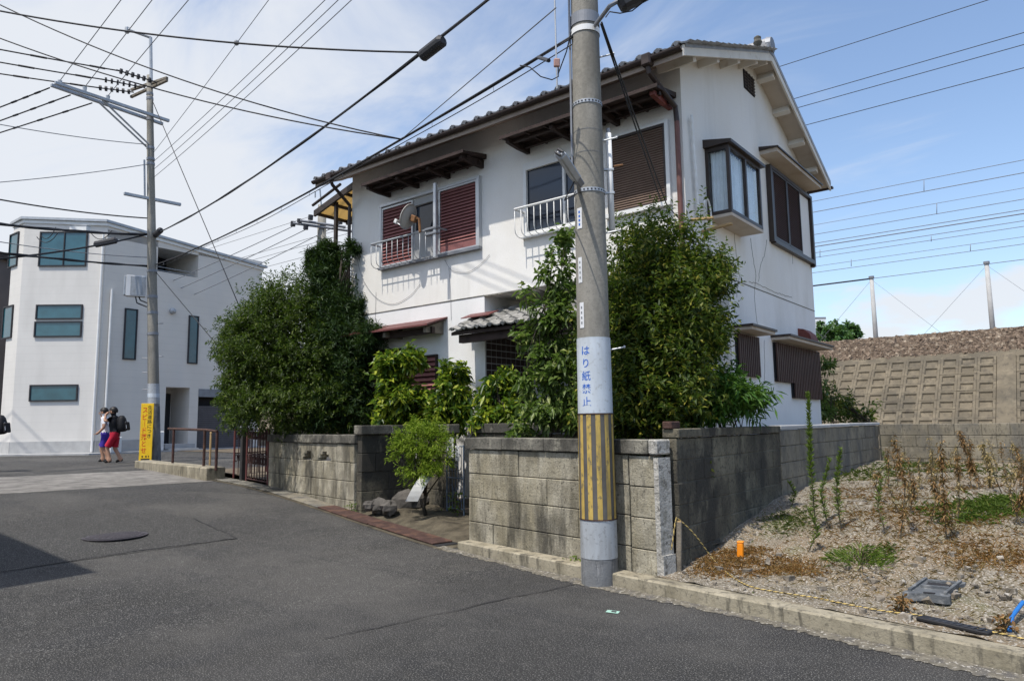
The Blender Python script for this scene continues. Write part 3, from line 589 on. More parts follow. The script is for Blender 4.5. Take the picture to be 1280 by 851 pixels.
blockwall(t8, (7.8, 14.5, 0), (1, 0), (0, 1), 10, rows_from(1.40, .205, 5), 5.0, .12, M['block_grey'])
# ================================================================== THE HOUSE
XL, XR, YF, YB, ZF = -11.14, -4.0, 8.8, 14.55, 3.63
XV = -3.64; YA, ZA = 11.67, 7.70                 # verge plane, ridge line
YE, ZE = 8.19, 6.33; YR, ZR = 14.92, 6.24        # eaves
XLV = -11.5
hs = thing('house', 'two storey white stucco house with tiled gable roof behind the block wall', 'house', ((XL+XR)/2, (YF+YB)/2, .25))
def roofz(y): return ZA-(ZA-ZE)*(YA-y)/(YA-YE) if y < YA else ZA-(ZA-ZR)*(y-YA)/(YR-YA)
def facegrid(b, P, us, zs, holes, dep, out):
    """P(u,z,d) -> point, d = depth behind the face; faces with openings and reveals; out = +1/-1 winding"""
    us = sorted(set([round(q, 4) for q in us]+[round(q, 4) for h in holes for q in h[:2]])); zs = sorted(set([round(q, 4) for q in zs]+[round(q, 4) for h in holes for q in h[2:]]))
    inside = lambda u, z: any(h[0] < u < h[1] and h[2] < z < h[3] for h in holes)
    def q4(a):
        b.add(a if out > 0 else a[::-1], [(0, 1, 2, 3)])
    for u0, u1 in zip(us[:-1], us[1:]):
        for z0, z1 in zip(zs[:-1], zs[1:]):
            if not inside((u0+u1)/2, (z0+z1)/2): q4([P(u0, z0, 0), P(u1, z0, 0), P(u1, z1, 0), P(u0, z1, 0)])
    for (u0, u1, z0, z1) in holes:
        q4([P(u0, z0, 0), P(u0, z0, dep), P(u1, z0, dep), P(u1, z0, 0)]); q4([P(u0, z1, dep), P(u0, z1, 0), P(u1, z1, 0), P(u1, z1, dep)])
        q4([P(u0, z0, dep), P(u0, z0, 0), P(u0, z1, 0), P(u0, z1, dep)]); q4([P(u1, z0, 0), P(u1, z0, dep), P(u1, z1, dep), P(u1, z1, 0)])
FP = lambda u, z, d: (u, YF+d, z)                 # front facade
SP = lambda u, z, d: (XR-d, u, z)                 # gable side
b = MB()
facegrid(b, FP, [XL, XR], [ZF, 6.62], [(-6.74, -5.72, 4.5, 5.64), (-9.33, -8.65, 4.5, 5.62)], .1, 1)
facegrid(b, SP, [YF, YB], [ZF, 6.30], [(9.6, 10.72, 4.47, 5.36)], .1, 1)
ptop = [(XR, YF, 6.30), (XR, YB, 6.30), (XR, YB, roofz(YB)-.06), (XR, YA, ZA-.06), (XR, YF, roofz(YF)-.06)]
b.add(ptop, [(0, 1, 2, 3, 4)])
b.add([(XL, YB, ZF), (XL, YF, ZF), (XL, YF, 6.5), (XL, YA, ZA-.06), (XL, YB, 6.4)], [(0, 1, 2, 3, 4)])
b.add([(XR, YB, .2), (XL, YB, .2), (XL, YB, 6.4), (XR, YB, 6.4)], [(0, 1, 2, 3)])
b.add([(-7.64, YF, ZF), (XR, YF, ZF), (XR, 10.18, ZF), (-7.64, 10.18, ZF)], [(3, 2, 1, 0)])
b.build('upper_wall', M['stucco'], hs)
b = MB(); facegrid(b, FP, [XL, -7.64], [.15, ZF-.012], [], .1, 1); facegrid(b, SP, [10.18, YB], [.15, ZF-.012], [], .1, 1)
b.add([(XL, YB, .15), (XL, YF, .15), (XL, YF, ZF), (XL, YB, ZF)], [(0, 1, 2, 3)]); b.add([(-7.64, 10.18, .15), (XR, 10.18, .15), (XR, 10.18, ZF), (-7.64, 10.18, ZF)], [(0, 1, 2, 3)])
b.add([(-7.641, YF, .15), (-7.641, 10.18, .15), (-7.641, 10.18, ZF), (-7.641, YF, ZF)], [(0, 1, 2, 3)])
b.build('lower_wall', M['stucco_low'], hs)
b = MB(); b.box(XL-.006, -7.64, YF-.006, YF+.02, ZF-.014, ZF+.004); b.box(-7.64, XR+.004, YF-.008, YF+.03, ZF-.03, ZF-.002); b.box(XR-.02, XR+.006, YF+.03, YB, ZF-.012, ZF+.0); b.build('storey_joint', M['cap'], hs)
# dark rooms behind the openings
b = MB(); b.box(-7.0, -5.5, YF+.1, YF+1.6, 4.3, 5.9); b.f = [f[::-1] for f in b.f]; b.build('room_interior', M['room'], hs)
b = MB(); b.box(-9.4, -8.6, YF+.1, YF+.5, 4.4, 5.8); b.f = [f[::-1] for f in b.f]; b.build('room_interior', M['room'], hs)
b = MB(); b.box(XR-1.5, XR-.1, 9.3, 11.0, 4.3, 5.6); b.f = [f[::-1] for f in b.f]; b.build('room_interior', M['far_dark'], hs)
# entrance recess: small brown tiles with pale joints on its west cheek
b = MB(); b.add([(-7.636, YF+.02, .5), (-7.636, 10.17, .5), (-7.636, 10.17, 3.3), (-7.636, YF+.02, 3.3)], [(0, 1, 2, 3)]); gr = b.build('tile_grout', M['plinth'], hs)
fld = MB(); k = 0
for i in range(10):
    for j in range(24):
        y0 = YF+.03+i*.13; z0 = .6+j*.112
        if i < 8 and z0 > 1.1: piece('wall_tile', 'wtile', lambda b: b.cbox((0, 0, 0), (.006, 0, 0), (0, .058, 0), (0, 0, .049), .003), M['brown_wood'], hs, (-7.634, y0+.06, z0+.05))
        else: fld.cbox((-7.634, y0+.06, z0+.05), (.006, 0, 0), (0, .058, 0), (0, 0, .049), .003)
tag(fld.build('wall_tile_field', M['brown_wood'], hs), kind='stuff')
b = MB(); b.box(-6.9, -5.2, 10.12, 10.17, .35, 2.75); dr = b.build('entrance_door', M['shutter_dark'], hs)
b = MB()
for i in range(12): b.box(-6.85+i*.14, -6.79+i*.14, 10.09, 10.12, .4, 2.6)
b.build('door_lattice', M['brown_wood'], dr)
b = MB(); b.tube([(-7.45, 10.05, 2.35), (-7.45, 10.05, 2.62)], .07, 10); b.build('porch_lamp', M['white_paint'], hs)
# --- roof
rfp = MB()
def slope_slab(b, y0, z0, y1, z1, x0, x1, t): b.prism([(x0, y0, z0), (x0, y1, z1), (x0, y1, z1-t), (x0, y0, z0-t)], (x1-x0, 0, 0))
slope_slab(rfp, YE, ZE, YA, ZA, XLV, XV-.03, .05); slope_slab(rfp, YR, ZR, YA+.002, ZA, XLV, XV-.03, .05); roof = rfp.build('roof', M['eave_white'], hs)
b = MB(); slope_slab(b, YE+.02, ZE-.055, YF+.02, roofz(YF+.02)-.055, XLV, XR+.0, .02); b.build('front_soffit', M['soffit_front'], roof)
b = MB(); slope_slab(b, YE+.02, ZE-.054, YA, ZA-.054, XR+.002, XV-.03, .02); slope_slab(b, YR-.02, ZR-.054, YA+.002, ZA-.054, XR+.002, XV-.03, .02); b.build('gable_soffit', M['soffit'], roof)
b = MB(); b.box(XLV, XV-.03, YE-.02, YE, ZE-.15, ZE-.0); b.build('fascia', M['pole_tan'], roof)
b = MB(); b.prism([(XV-.028, YE-.03, ZE-.15), (XV-.028, YE-.03, ZE+.0), (XV-.028, YA, ZA+.0), (XV-.028, YA, ZA-.16)], (.03, 0, 0)); b.build('verge_board', M['eave_white'], roof)
b = MB(); b.prism([(XV-.028, YR+.02, ZR-.14), (XV-.028, YR+.02, ZR+.0), (XV-.028, YA+.004, ZA+.0), (XV-.028, YA+.004, ZA-.16)], (.03, 0, 0)); b.build('verge_board', M['eave_white'], roof)
for (y, z) in ((8.64, 6.36), (9.46, 6.66), (10.30, 6.98), (11.11, 7.28), (11.62, 7.42), (11.98, 7.34), (12.75, 6.99), (13.54, 6.63), (14.31, 6.28)):
    sl_ = .394 if y < YA else -.449; z = roofz(y)-.13; a = math.atan(sl_); u = np.array([0, math.cos(a), math.sin(a)]); n_ = np.array([0, -math.sin(a), math.cos(a)])
    L_ = .25 if y > 8.8 else .5
    b = MB(); b.cbox((XV-.05-L_/2-.04, y, z), (L_/2+.02, 0, 0), u*.055, n_*.06, .006); b.build('purlin', M['eave_white'], roof)
b = MB(); ang = np.linspace(math.pi, 2*math.pi, 9); prof = [(YE-.055+.055*math.cos(t), ZE-.03+.055*math.sin(t)) for t in ang]; pin = [(YE-.055+.047*math.cos(t), ZE-.03+.047*math.sin(t)) for t in ang[::-1]]
b.prism([(XLV-.02, y, z) for y, z in prof+pin], (XV-XLV+.0, 0, 0)); b.build('gutter', M['gutter'], roof, smooth=False)
b = MB(); prof = [(YR+.055+.055*math.cos(t), ZR-.05+.055*math.sin(t)) for t in ang]; b.prism([(XLV, y, z) for y, z in prof], (XV-XLV+.03, 0, 0)); b.build('gutter', M['gutter'], roof)
# tiles
TW, TL = .266, .236
def tile(b, o=np.zeros(3), u=np.array([1., 0, 0]), v=np.array([0, 1., 0]), n=np.array([0, 0, 1.]), eave=False):
    pr = [(0, .004), (.03, .03), (.075, .044), (.12, .03), (.15, .008), (.21, -.004), (.27, .004)]
    vs = [o+u*x+n*(z+.03) for x, z in pr]+[o+u*x+n*(z+.004)+v*.285 for x, z in pr]+[o+u*x+n*(z+.008) for x, z in pr]
    fs = [(i, i+1, i+8, i+7) for i in range(6)]+[(14+i, 15+i, i+1, i) for i in range(6)]
    b.add(vs, fs)
    if eave:
        c = o+u*.075+n*.04-v*.012; k = 10; ring = [c+u*.032*math.cos(t)+n*.032*math.sin(t) for t in np.linspace(0, 2*math.pi, k, endpoint=False)]
        b.add(ring+[q+v*.05 for q in ring], [tuple(range(k))]+[(i, i+k, (i+1) % k+k, (i+1) % k) for i in range(k)])
def tiled(th, o, ncol, nrow, slope, mt, pick, field_name='tile_field', w_=TW):
    v = np.array([0, math.cos(slope), math.sin(slope)]); n = np.array([0, -math.sin(slope), math.cos(slope)]); fld = MB(); u = np.array([1., 0, 0])
    for r_ in range(nrow):
        for c_ in range(ncol):
            p = np.array(o, float)+u*(c_*w_)+v*(r_*TL)
            if pick(r_, c_): piece('roof_tile', ('tile', mt.name, r_ == 0), lambda b: tile(b, eave=(r_ == 0)), mt, th, p+n*rng.normal(0, .002), rot=(slope, 0, 0))
            else: tile(fld, p, u, v, n, r_ == 0)
    if fld.v: tag(fld.build(field_name, mt, th), kind='stuff')
slF = math.atan2(ZA-ZE, YA-YE)
tiled(hs, (XLV-.02, YE-.05, ZE-.01), 30, 16, slF, M['tile'], lambda r_, c_: r_ < 5 or c_ > 26)
b = MB()
for r_ in range(15):
    y = YR-.02-r_*TL*.912; z = roofz(y)
    b.cbox((( XLV+XV)/2, y-.1, roofz(y-.1)+.03), ((XV-XLV)/2, 0, 0), (0, .13, -.055), (0, .01, .022), .008)
tag(b.build('rear_tile_field', M['tile'], hs), kind='stuff')
for r_ in range(15):          # verge tiles hanging over both slopes
    y = YE+.02+r_*TL*math.cos(slF); b = MB(); b.cbox((XV+.0, y+.1, roofz(y+.1)+.015), (.012, 0, 0), (0, .12, .12*math.tan(slF)), (0, 0, .045), .006); b.build('verge_tile', M['tile'], hs)
for r_ in range(14):
    y = YR-.02-r_*.234; b = MB(); b.cbox((XV+.0, y-.1, roofz(y-.1)+.015), (.012, 0, 0), (0, .12, -.12*.449), (0, 0, .045), .006); b.build('verge_tile', M['tile'], hs)
b = MB()
for k_, (w_, h_) in enumerate(((.16, .07), (.12, .06))): b.box(XLV, XV-.02, YA-w_, YA+w_, ZA+.03+.07*k_, ZA+.09+.07*k_)
b.tube([(XLV, YA, ZA+.19), (XV-.04, YA, ZA+.19)], .075, 10); b.build('ridge_tiles', M['tile'], hs)
b = MB(); b.tube([(XV-.05, YA, ZA+.12), (XV+.03, YA, ZA+.12)], [.15, .13], 12); b.cbox((XV-.02, YA, ZA+.02), (.03, 0, 0), (0, .14, 0), (0, 0, .10), .02); b.build('ridge_end_tile', M['galv_dark'], hs)
b = MB(); p = np.array([XV-.12, YA-.3, ZA+.03]); b.tube([p+(0, 0, 0), p+(0, 0, .05), p+(0, 0, .10), p+(0, 0, .14), p+(0, 0, .17)], [.05, .075, .055, .06, .02], 10); b.build('finial', M['cap'], hs)
# gable vent: louvred
b = MB(); b.box(XR, XR+.012, 11.27, 11.76, 7.03, 7.36); vt = b.build('gable_vent', M['room'], hs)
for i in range(6): b = MB(); b.cbox((XR+.02, 11.515, 7.06+i*.055), (.006, 0, .008), (0, .24, 0), (-.004, 0, .006), .002); b.build('louvre', M['bronze'], vt)
for y in (11.39, 11.515, 11.64): b = MB(); b.box(XR+.02, XR+.032, y-.006, y+.006, 7.035, 7.355); b.build('vent_bar', M['bronze'], vt)
# --- shutters, windows
def slatted(name, P, u0, u1, z0, z1, n, fm, sm_, back, fw=.035, d0=.0, sub=None, tilt=.6, bottom=0.):
    """framed louvred shutter; P(u,z,d): d>0 = out of the wall"""
    ax = np.array(P(1, 0, 0))-np.array(P(0, 0, 0)); ox = np.array(P(0, 0, 1))-np.array(P(0, 0, 0)); up = np.array([0, 0, 1.])
    b = MB(); b.obox(P(u0, z0, d0), ax*(u1-u0), ox*.012, up*(z1-z0)); root = b.build(name, back, hs)
    fr = MB()
    for (a, c, e, f) in ((u0, u0+fw, z0, z1), (u1-fw, u1, z0, z1), (u0+fw, u1-fw, z0, z0+fw), (u0+fw, u1-fw, z1-fw, z1)): fr.obox(P(a, e, d0), ax*(c-a), ox*.05, up*(f-e))
    fr.build('shutter_frame', fm, root)
    za = z0+fw+bottom; hh = (z1-fw-za)/n; Ls = (u1-u0-2*fw)/2-.002
    if bottom: b = MB(); b.obox(P(u0+fw, z0+fw, d0+.012), ax*(u1-u0-2*fw), ox*.022, up*bottom); b.build('bottom_rail', sm_, root)
    dv = ox*.018*math.cos(tilt)-up*.018*math.sin(tilt)
    for i in range(n):
        c = np.array(P((u0+u1)/2, za+hh*(i+.5), d0+.026)); q = np.cross(ax, dv); q /= np.linalg.norm(q)
        key = ('slat', name, round(Ls, 3), round(hh, 3), sm_.name)
        piece('slat', key, lambda b: b.cbox((0, 0, 0), ax*Ls, (ox*.55-up*.83)*hh*.56, (ox*.83+up*.55)*.004, .002), sm_, root, c)
    return root
FO = lambda u, z, d: (u, YF-d, z); SO = lambda u, z, d: (XR+d, u, z)
slatted('sliding_shutter', FO, -10.19, -9.33, 4.47, 5.62, 17, M['alu'], M['shutter_red'], M['shutter_gap'], .03)
slatted('sliding_shutter', FO, -8.65, -7.74, 4.47, 5.64, 17, M['alu'], M['shutter_red'], M['shutter_gap'], .03, .01, bottom=.13)
b = MB(); b.box(-10.24, -7.68, YF-.085, YF, 4.42, 4.47); b.build('window_sill', M['galv_dark'], hs)
b = MB(); b.box(-10.24, -7.68, YF-.07, YF, 5.645, 5.69); b.box(-10.24, -10.195, YF-.06, YF, 4.47, 5.645); b.box(-7.735, -7.68, YF-.08, YF, 4.47, 5.645); b.build('window_frame', M['alu'], hs)
wd = MB(); wd.box(-9.33, -8.65, YF+.04, YF+.05, 4.5, 5.62); wn_ = wd.build('window', M['glass_dark'], hs)
for (z0_, z1_, yy) in ((5.5, 5.62, YF+.06), (4.5, 5.02, YF+.035)): b = MB(); b.box(-9.33, -8.65, YF-.015, yy, z0_, z1_); b.build('window_panel', M['plinth'], wn_)
# window behind the pole: aluminium sliding window with two dark panes
b = MB(); X0, X1, Z0, Z1 = -6.74, -5.72, 4.5, 5.64
for (a, c, e, f) in ((X0-.03, X0+.03, Z0-.03, Z1+.03), (X1-.03, X1+.03, Z0-.03, Z1+.03), (X0+.03, X1-.03, Z0-.03, Z0+.03), (X0+.03, X1-.03, Z1-.09, Z1+.03), (-6.0, -5.96, Z0+.03, Z1-.09)): b.box(a, c, YF-.03, YF+.05, e, f)
wf = b.build('window', M['white_paint'], hs)
b = MB(); b.box(X0+.03, -6.0, YF+.015, YF+.02, Z0+.03, Z1-.09); b.build('pane', M['glass_dark'], wf)
b = MB(); b.box(-5.96, X1-.03, YF+.015, YF+.02, Z0+.03, Z1-.09); b.build('pane', M['glass_dark'], wf)
b = MB(); b.box(X0-.06, X1+.06, YF-.06, YF-.0, Z0-.07, Z0-.032); b.build('sill', M['white_paint'], wf)
slatted('louvred_shutter', FO, -5.19, -4.25, 4.52, 5.64, 30, M['bronze'], M['shutter_brown'], M['shutter_gap'], .03, .0)
b = MB(); b.box(-5.24, -4.19, YF-.075, YF, 4.455, 4.515); b.box(-4.245, -4.19, YF-.06, YF, 4.515, 5.68); b.box(-5.24, -4.245, YF-.055, YF, 5.645, 5.68); b.build('window_frame', M['white_paint'], hs)
# front awnings on brackets
def awning(x0, x1, zf=5.92, p=.60):
    b = MB(); b.prism([(x0, YF-p, zf-.012), (x0, YF-p, zf+.022), (x0, YF, zf+.13), (x0, YF, zf+.05)], (x1-x0, 0, 0)); a = b.build('window_awning', M['brown_wood'], hs)
    b = MB(); b.box(x0-.02, x1+.02, YF-p-.018, YF-p, zf-.022, zf+.03); b.build('awning_fascia', M['brown_wood'], a)
    k = max(4, int((x1-x0)/.62))
    for i in range(k):
        x = x0+.06+(x1-x0-.19)*i/(k-1); mt_ = M['red_wood'] if (i == k-1 and x0 > -8) else M['brown_wood']
        b = MB(); b.prism([(x, YF-p+.05, zf-.02), (x, YF-p+.05, zf-.075), (x, YF-.28, zf-.10), (x, YF, zf-.10), (x, YF, zf+.04), (x, YF-.3, zf+.01)], (.065, 0, 0)); b.build('bracket', mt_, a)
    for yy in (YF-.46, YF-.16): b = MB(); b.box(x0+.03, x1-.03, yy, yy+.06, zf-.055, zf-.005); b.build('purlin', M['brown_wood'], a)
    n_ = int((x1-x0)/.30)
    for i in range(n_): x = x0+.1+(x1-x0-.2)*i/(n_-1); b = MB(); b.box(x, x+.03, YF-p+.01, YF-.01, zf-.03, zf+.004); b.build('rafter', M['brown_wood'], a)
awning(-10.10, -7.56); awning(-6.76, -4.07)
# railings
def railing(name, x0, x1, z0, z1, n, mt_, dep=.27):
    b = MB(); b.tube([(x0, YF-.02, z1), (x0, YF-dep, z1), (x1, YF-dep, z1), (x1, YF-.02, z1)], .019, 8); r_ = b.build(name, mt_, hs)
    b = MB(); b.tube([(x0, YF-dep*.55, z0), (x1, YF-dep*.55, z0)], .008, 6); b.build('lower_rail', mt_, r_)
    for i in range(n+1):
        x = x0+(x1-x0)*i/n; b = MB(); b.tube([(x, YF-dep, z1), (x, YF-dep, z0+.11), (x, YF-dep*.93, z0+.05), (x, YF-dep*.75, z0+.012), (x, YF-dep*.55, z0), (x, YF-.03, z0)], .0065, 6); b.build('baluster', mt_, r_, smooth=True)
railing('window_railing', -10.22, -8.47, 4.44, 4.885, 12, M['galv'])
railing('window_railing', -6.76, -5.62, 4.42, 4.86, 9, M['white_paint'])
# side: shutters, blank panel
for (u0, u1) in ((12.22, 12.97), (12.99, 13.74)): slatted('louvred_shutter', SO, u0, u1, 4.63, 5.86, 34, M['bronze'], M['shutter_dark'], M['shutter_gap'], .03, .035)
b = MB(); b.box(XR, XR+.03, 13.76, 14.46, 4.63, 5.86); b.build('shutter_case', M['stucco'], hs)
b = MB()
for (a, c, e, f) in ((12.12, 12.2, 4.56, 5.93), (14.46, 14.54, 4.50, 5.93), (12.2, 14.46, 5.87, 5.93), (12.2, 14.46, 4.54, 4.62)): b.box(XR, XR+.09, a, c, e, f)
b.build('window_frame', M['bronze'], hs)
b = MB(); b.box(XR-.1, XR+.3, 11.86, 14.45, 6.03, 6.10); aw = b.build('window_canopy', M['soffit'], hs); b = MB(); b.prism([(XR, 11.83, 6.102), (XR, 11.83, 6.17), (XR+.33, 11.83, 6.115), (XR+.33, 11.83, 6.09), (XR+.31, 11.83, 6.102)], (0, 2.66, 0)); b.build('canopy_roof', M['bronze'], aw)
# box bay window
by0, by1, bz0, bz1, bp = 9.52, 10.78, 4.42, 5.42, .36
by = MB(); by.box(XR, XR+bp, by0, by1, bz0-.05, bz0-.005); bay = by.build('bay_window', M['soffit'], hs)
b = MB()
for (y, x) in ((by0, XR+bp-.05), (by1-.05, XR+bp-.05), (by0, XR), (by1-.05, XR), (10.13, XR+bp-.045)): b.box(x, x+.05, y, y+.05, bz0+.05, bz1-.05)
for z in (bz0, bz1-.05):
    b.box(XR, XR+bp, by0, by0+.05, z, z+.05); b.box(XR, XR+bp, by1-.05, by1, z, z+.05); b.box(XR+bp-.05, XR+bp-.0, by0+.05, by1-.05, z, z+.05)
b.build('bay_frame', M['bronze'], bay)
for (y0, y1) in ((by0+.05, 10.13), (10.18, by1-.05)):
    b = MB(); b.box(XR+bp-.03, XR+bp-.024, y0, y1, bz0+.05, bz1-.05); b.build('pane', M['glass_clear'], bay)
for y in (by0+.025, by1-.03): b = MB(); b.box(XR+.05, XR+bp-.05, y, y+.005, bz0+.05, bz1-.05); b.build('pane', M['glass_clear'], bay)
b = MB(); vs = []; n = 60
for i in range(n+1):
    t = i/n
    if t < .25: px, py = XR+.05+(bp-.14)*t/.25, by0+.09
    else: px, py = XR+bp-.09, by0+.09+(by1-by0-.16)*(t-.25)/.75
    wv = .014*math.sin(i*1.9)+.008*math.sin(i*.7)
    for z in (bz0+.05, bz1-.05): vs.append((px+wv, py-wv, z))
b.add(vs, [(2*i, 2*i+2, 2*i+3, 2*i+1) for i in range(n)]); b.build('lace_curtain', M['curtain'], bay, smooth=True)
b = MB(); b.prism([(XR, by0-.06, bz1+.002), (XR, by0-.06, bz1+.13), (XR+bp+.06, by0-.06, bz1+.045), (XR+bp+.06, by0-.06, bz1+.002)], (0, by1-by0+.14, 0)); b.build('bay_roof', M['bronze'], bay)
# ground floor lattices with canopies
def lattice(y0, y1, z1, zfun, n):
    b = MB(); b.prism([(XR+.002, y, z) for y, z in zfun], (.02, 0, 0)); r_ = b.build('window_lattice', M['room'], hs)
    for i in range(n):
        y = y0+(y1-y0)*(i+.5)/n; zb = max((z for (yy, z) in []), default=None); zb = zfun[0][1]
        zb = [z for (ya, yb_, z) in BOT if ya <= y < yb_][0]
        b = MB(); w2 = (y1-y0)/n*.3; b.box(XR+.045, XR+.07, y-w2, y+w2, zb, z1); b.build('lattice_bar', M['shutter_dark'], r_)
    for (ya, yb_, z) in BOT:
        for zz in (z, z1-.03): b = MB(); b.box(XR+.022, XR+.045, ya, yb_, zz, zz+.03); b.build('lattice_rail', M['brown_wood'], r_)
BOT = [(10.31, 11.18, 2.17)]; lattice(10.31, 11.18, 2.80, [(10.31, 2.17), (11.18, 2.17), (11.18, 2.8), (10.31, 2.8)], 11)
BOT = [(11.97, 12.82, 2.14), (12.82, 14.48, 1.88)]; lattice(11.97, 14.48, 2.80, [(11.97, 2.14), (12.82, 2.14), (12.82, 1.88), (14.48, 1.88), (14.48, 2.8), (11.97, 2.8)], 26)
for (y0, y1) in ((10.22, 11.24), (11.92, 14.5)):
    b = MB(); b.box(XR-.05, XR+.30, y0, y1, 2.83, 2.875); a = b.build('window_canopy', M['soffit'], hs); b = MB(); b.box(XR-.04, XR+.33, y0-.02, y1+.02, 2.877, 2.91); b.build('canopy_roof', M['gutter'], a)
b = MB(); pts = []
for z, r_ in ((2.95, .17), (3.02, .165), (3.09, .13), (3.14, .06)): pts.append((z, r_))
for i, (z, r_) in enumerate(pts): pass
b.prism([(XR, 13.4, 2.93), (XR, 13.4, 3.17), (XR+.1, 13.4, 3.15), (XR+.2, 13.4, 3.06), (XR+.24, 13.4, 2.93)], (0, .42, 0)); b.build('vent_hood', M['red_wood'], hs)
# west part of the ground floor: canopy and shuttered window
b = MB(); b.prism([(-10.85, YF-.5, 3.16), (-10.85, YF-.5, 3.19), (-10.85, YF, 3.36), (-10.85, YF, 3.33)], (2.36, 0, 0)); a = b.build('metal_canopy', M['red_metal'], hs)
for x in (-10.7, -9.7, -8.66): b = MB(); b.prism([(x, YF-.42, 3.15), (x, YF-.42, 3.06), (x, YF, 3.06), (x, YF, 3.30)], (.07, 0, 0)); b.build('bracket', M['wood_grey'], a)
b = MB(); b.box(-10.8, -8.55, YF-.32, YF-.25, 3.05, 3.16); b.build('purlin', M['brown_wood'], a)
slatted('sliding_shutter', FO, -9.62, -8.72, 1.45, 2.72, 14, M['brown_wood'], M['shutter_red'], M['shutter_gap'], .03)
slatted('sliding_shutter', FO, -10.9, -9.66, 1.0, 2.9, 20, M['brown_wood'], M['shutter_dark'], M['shutter_gap'], .03)
# porch roof of old tiles
PO = np.array([-7.88, 8.2, 2.98]); slP = math.atan2(.42, .95)
b = MB(); b.prism([PO+(0, .05, -.06), PO+(0, .05, -.01), PO+(0, 1.25, .52), PO+(0, 1.25, .42)], (3.0, 0, 0)); pr_ = b.build('porch_roof', M['brown_wood'], hs)
tiled(hs, PO, 11, 5, slP, M['tile_old'], lambda r_, c_: True)
b = MB(); b.box(PO[0]+.1, PO[0]+2.95, PO[1]+.12, PO[1]+.22, 2.80, 2.93); b.build('porch_beam', M['brown_wood'], hs)
b = MB(); b.prism([(-7.95, 8.55, 3.235), (-7.95, 8.55, 3.25), (-7.95, 8.8, 3.345), (-7.95, 8.8, 3.33)], (.62, 0, 0)); b.build('porch_flashing', M['red_metal'], hs)
# rainwater pipes
b = MB(); b.cbox((-4.15, YE-.06, ZE-.06), (.07, 0, 0), (0, .07, 0), (0, 0, .085), .02); b.tube([(-4.15, YE-.06, ZE-.12), (-4.14, YE-.05, ZE-.22), (-4.06, YF-.07, ZE-.52), (-4.05, YF-.06, 5.6)], .036, 10); b.build('downpipe', M['gutter'], hs)
b = MB(); b.tube([(-4.05, YF-.06, 5.6), (-4.05, YF-.06, 3.66)], .036, 10); b.build('downpipe', M['pipe_red'], hs)
b = MB(); b.cbox((-10.97, YE-.06, ZE-.06), (.07, 0, 0), (0, .07, 0), (0, 0, .08), .02); b.tube([(-10.97, YE-.06, ZE-.1), (-10.98, YE+.0, ZE-.2), (-11.13, YF-.07, ZE-.45), (-11.16, YF-.05, 5.6), (-11.16, YF-.05, .4)], .034, 10); b.build('downpipe', M['gutter'], hs)
b = MB(); b.tube([(XR-.01, YB+.0, ZR-.1), (XR+.02, YB-.0, 5.9), (XR+.02, YB+.02, 4.5)], .034, 8); b.build('downpipe', M['bronze'], hs)
# white lagged hose and stray bracket arms at the corner
b = MB(); b.tube([(XR+.05, 9.0+.003*i, 5.75-.045*i) for i in range(34)], [.018+.006*((i*7) % 3) for i in range(34)], 8); b.build('lagged_pipe', M['white_paint'], hs, smooth=True)
b = MB(); b.tube([(XR+.10, 9.28+.13*math.cos(t), 4.35+.26*math.sin(t)) for t in np.linspace(2.6, -1.2, 18)]+[(XR+.10, 9.36, 3.9), (XR+.1, 9.4, 3.6)], .013, 8); b.build('hose_loop', M['white_paint'], hs, smooth=True)
for (p0, p1) in (((XR-.1, 8.95, 4.25), (XR+.3, 9.0, 4.23)), ((XR-.05, 9.3, 4.15), (XR+.42, 9.35, 4.2))): b = MB(); b.cbox(lerp(p0, p1, .5), (np.array(p1)-p0)/2, (0, .03, 0), (0, 0, .016), .004); b.build('bracket_arm', M['bamboo'], hs)
# thin cables clipped to the facade
def wallcurve(pxs, r_=.006, mt_='cable_grey'):
    P = [np.array(atY(x, y, YF-.012)) for x, y in pxs]; Q = []
    for i in range(len(P)-1):
        p0, p1, p2, p3 = P[max(i-1, 0)], P[i], P[i+1], P[min(i+2, len(P)-1)]
        for t in np.linspace(0, 1, 6)[:-1]: Q.append(.5*((2*p1)+(-p0+p2)*t+(2*p0-5*p1+4*p2-p3)*t*t+(-p0+3*p1-3*p2+p3)*t**3))
    Q.append(P[-1]); b = MB(); b.tube(Q, r_, 5); b.build('facade_cable', M[mt_], hs, smooth=True)
wallcurve([(444, 310), (452, 345), (468, 370), (490, 380), (512, 370), (525, 355)], .003); wallcurve([(556, 325), (565, 338), (585, 340), (603, 328), (612, 318)], .003); wallcurve([(561, 335), (563, 365), (564, 400)], .003); wallcurve([(470, 365), (469, 400)], .003)
# hairline cracks in the old plaster of the gable side
def crack(pxs, r_=.0035):
    P = [np.array(atX(x, y, XR+.002)) for x, y in pxs]; Q = []
    for a_, c_ in zip(P[:-1], P[1:]):
        k_ = max(3, int(np.linalg.norm(c_-a_)/.06))
        for t in np.linspace(0, 1, k_, endpoint=False): Q.append(lerp(a_, c_, t)+np.array([0, rng.normal(0, .008), rng.normal(0, .006)]))
    b = MB(); b.tube(Q+[P[-1]], r_, 4); b.build('plaster_crack', M['cap'], hs)
crack([(938, 298), (941, 320), (945, 345), (943, 362)]); crack([(958, 300), (956, 318), (950, 334), (948, 352)]); crack([(918, 290), (920, 318), (924, 345), (921, 372)], .003); crack([(936, 352), (944, 354), (966, 364), (990, 372)], .004); crack([(943, 362), (944, 385), (947, 408)], .003); crack([(990, 305), (991, 330)], .003); crack([(955, 425), (956, 460), (954, 500), (957, 525)], .003); crack([(890, 270), (893, 300)], .003)
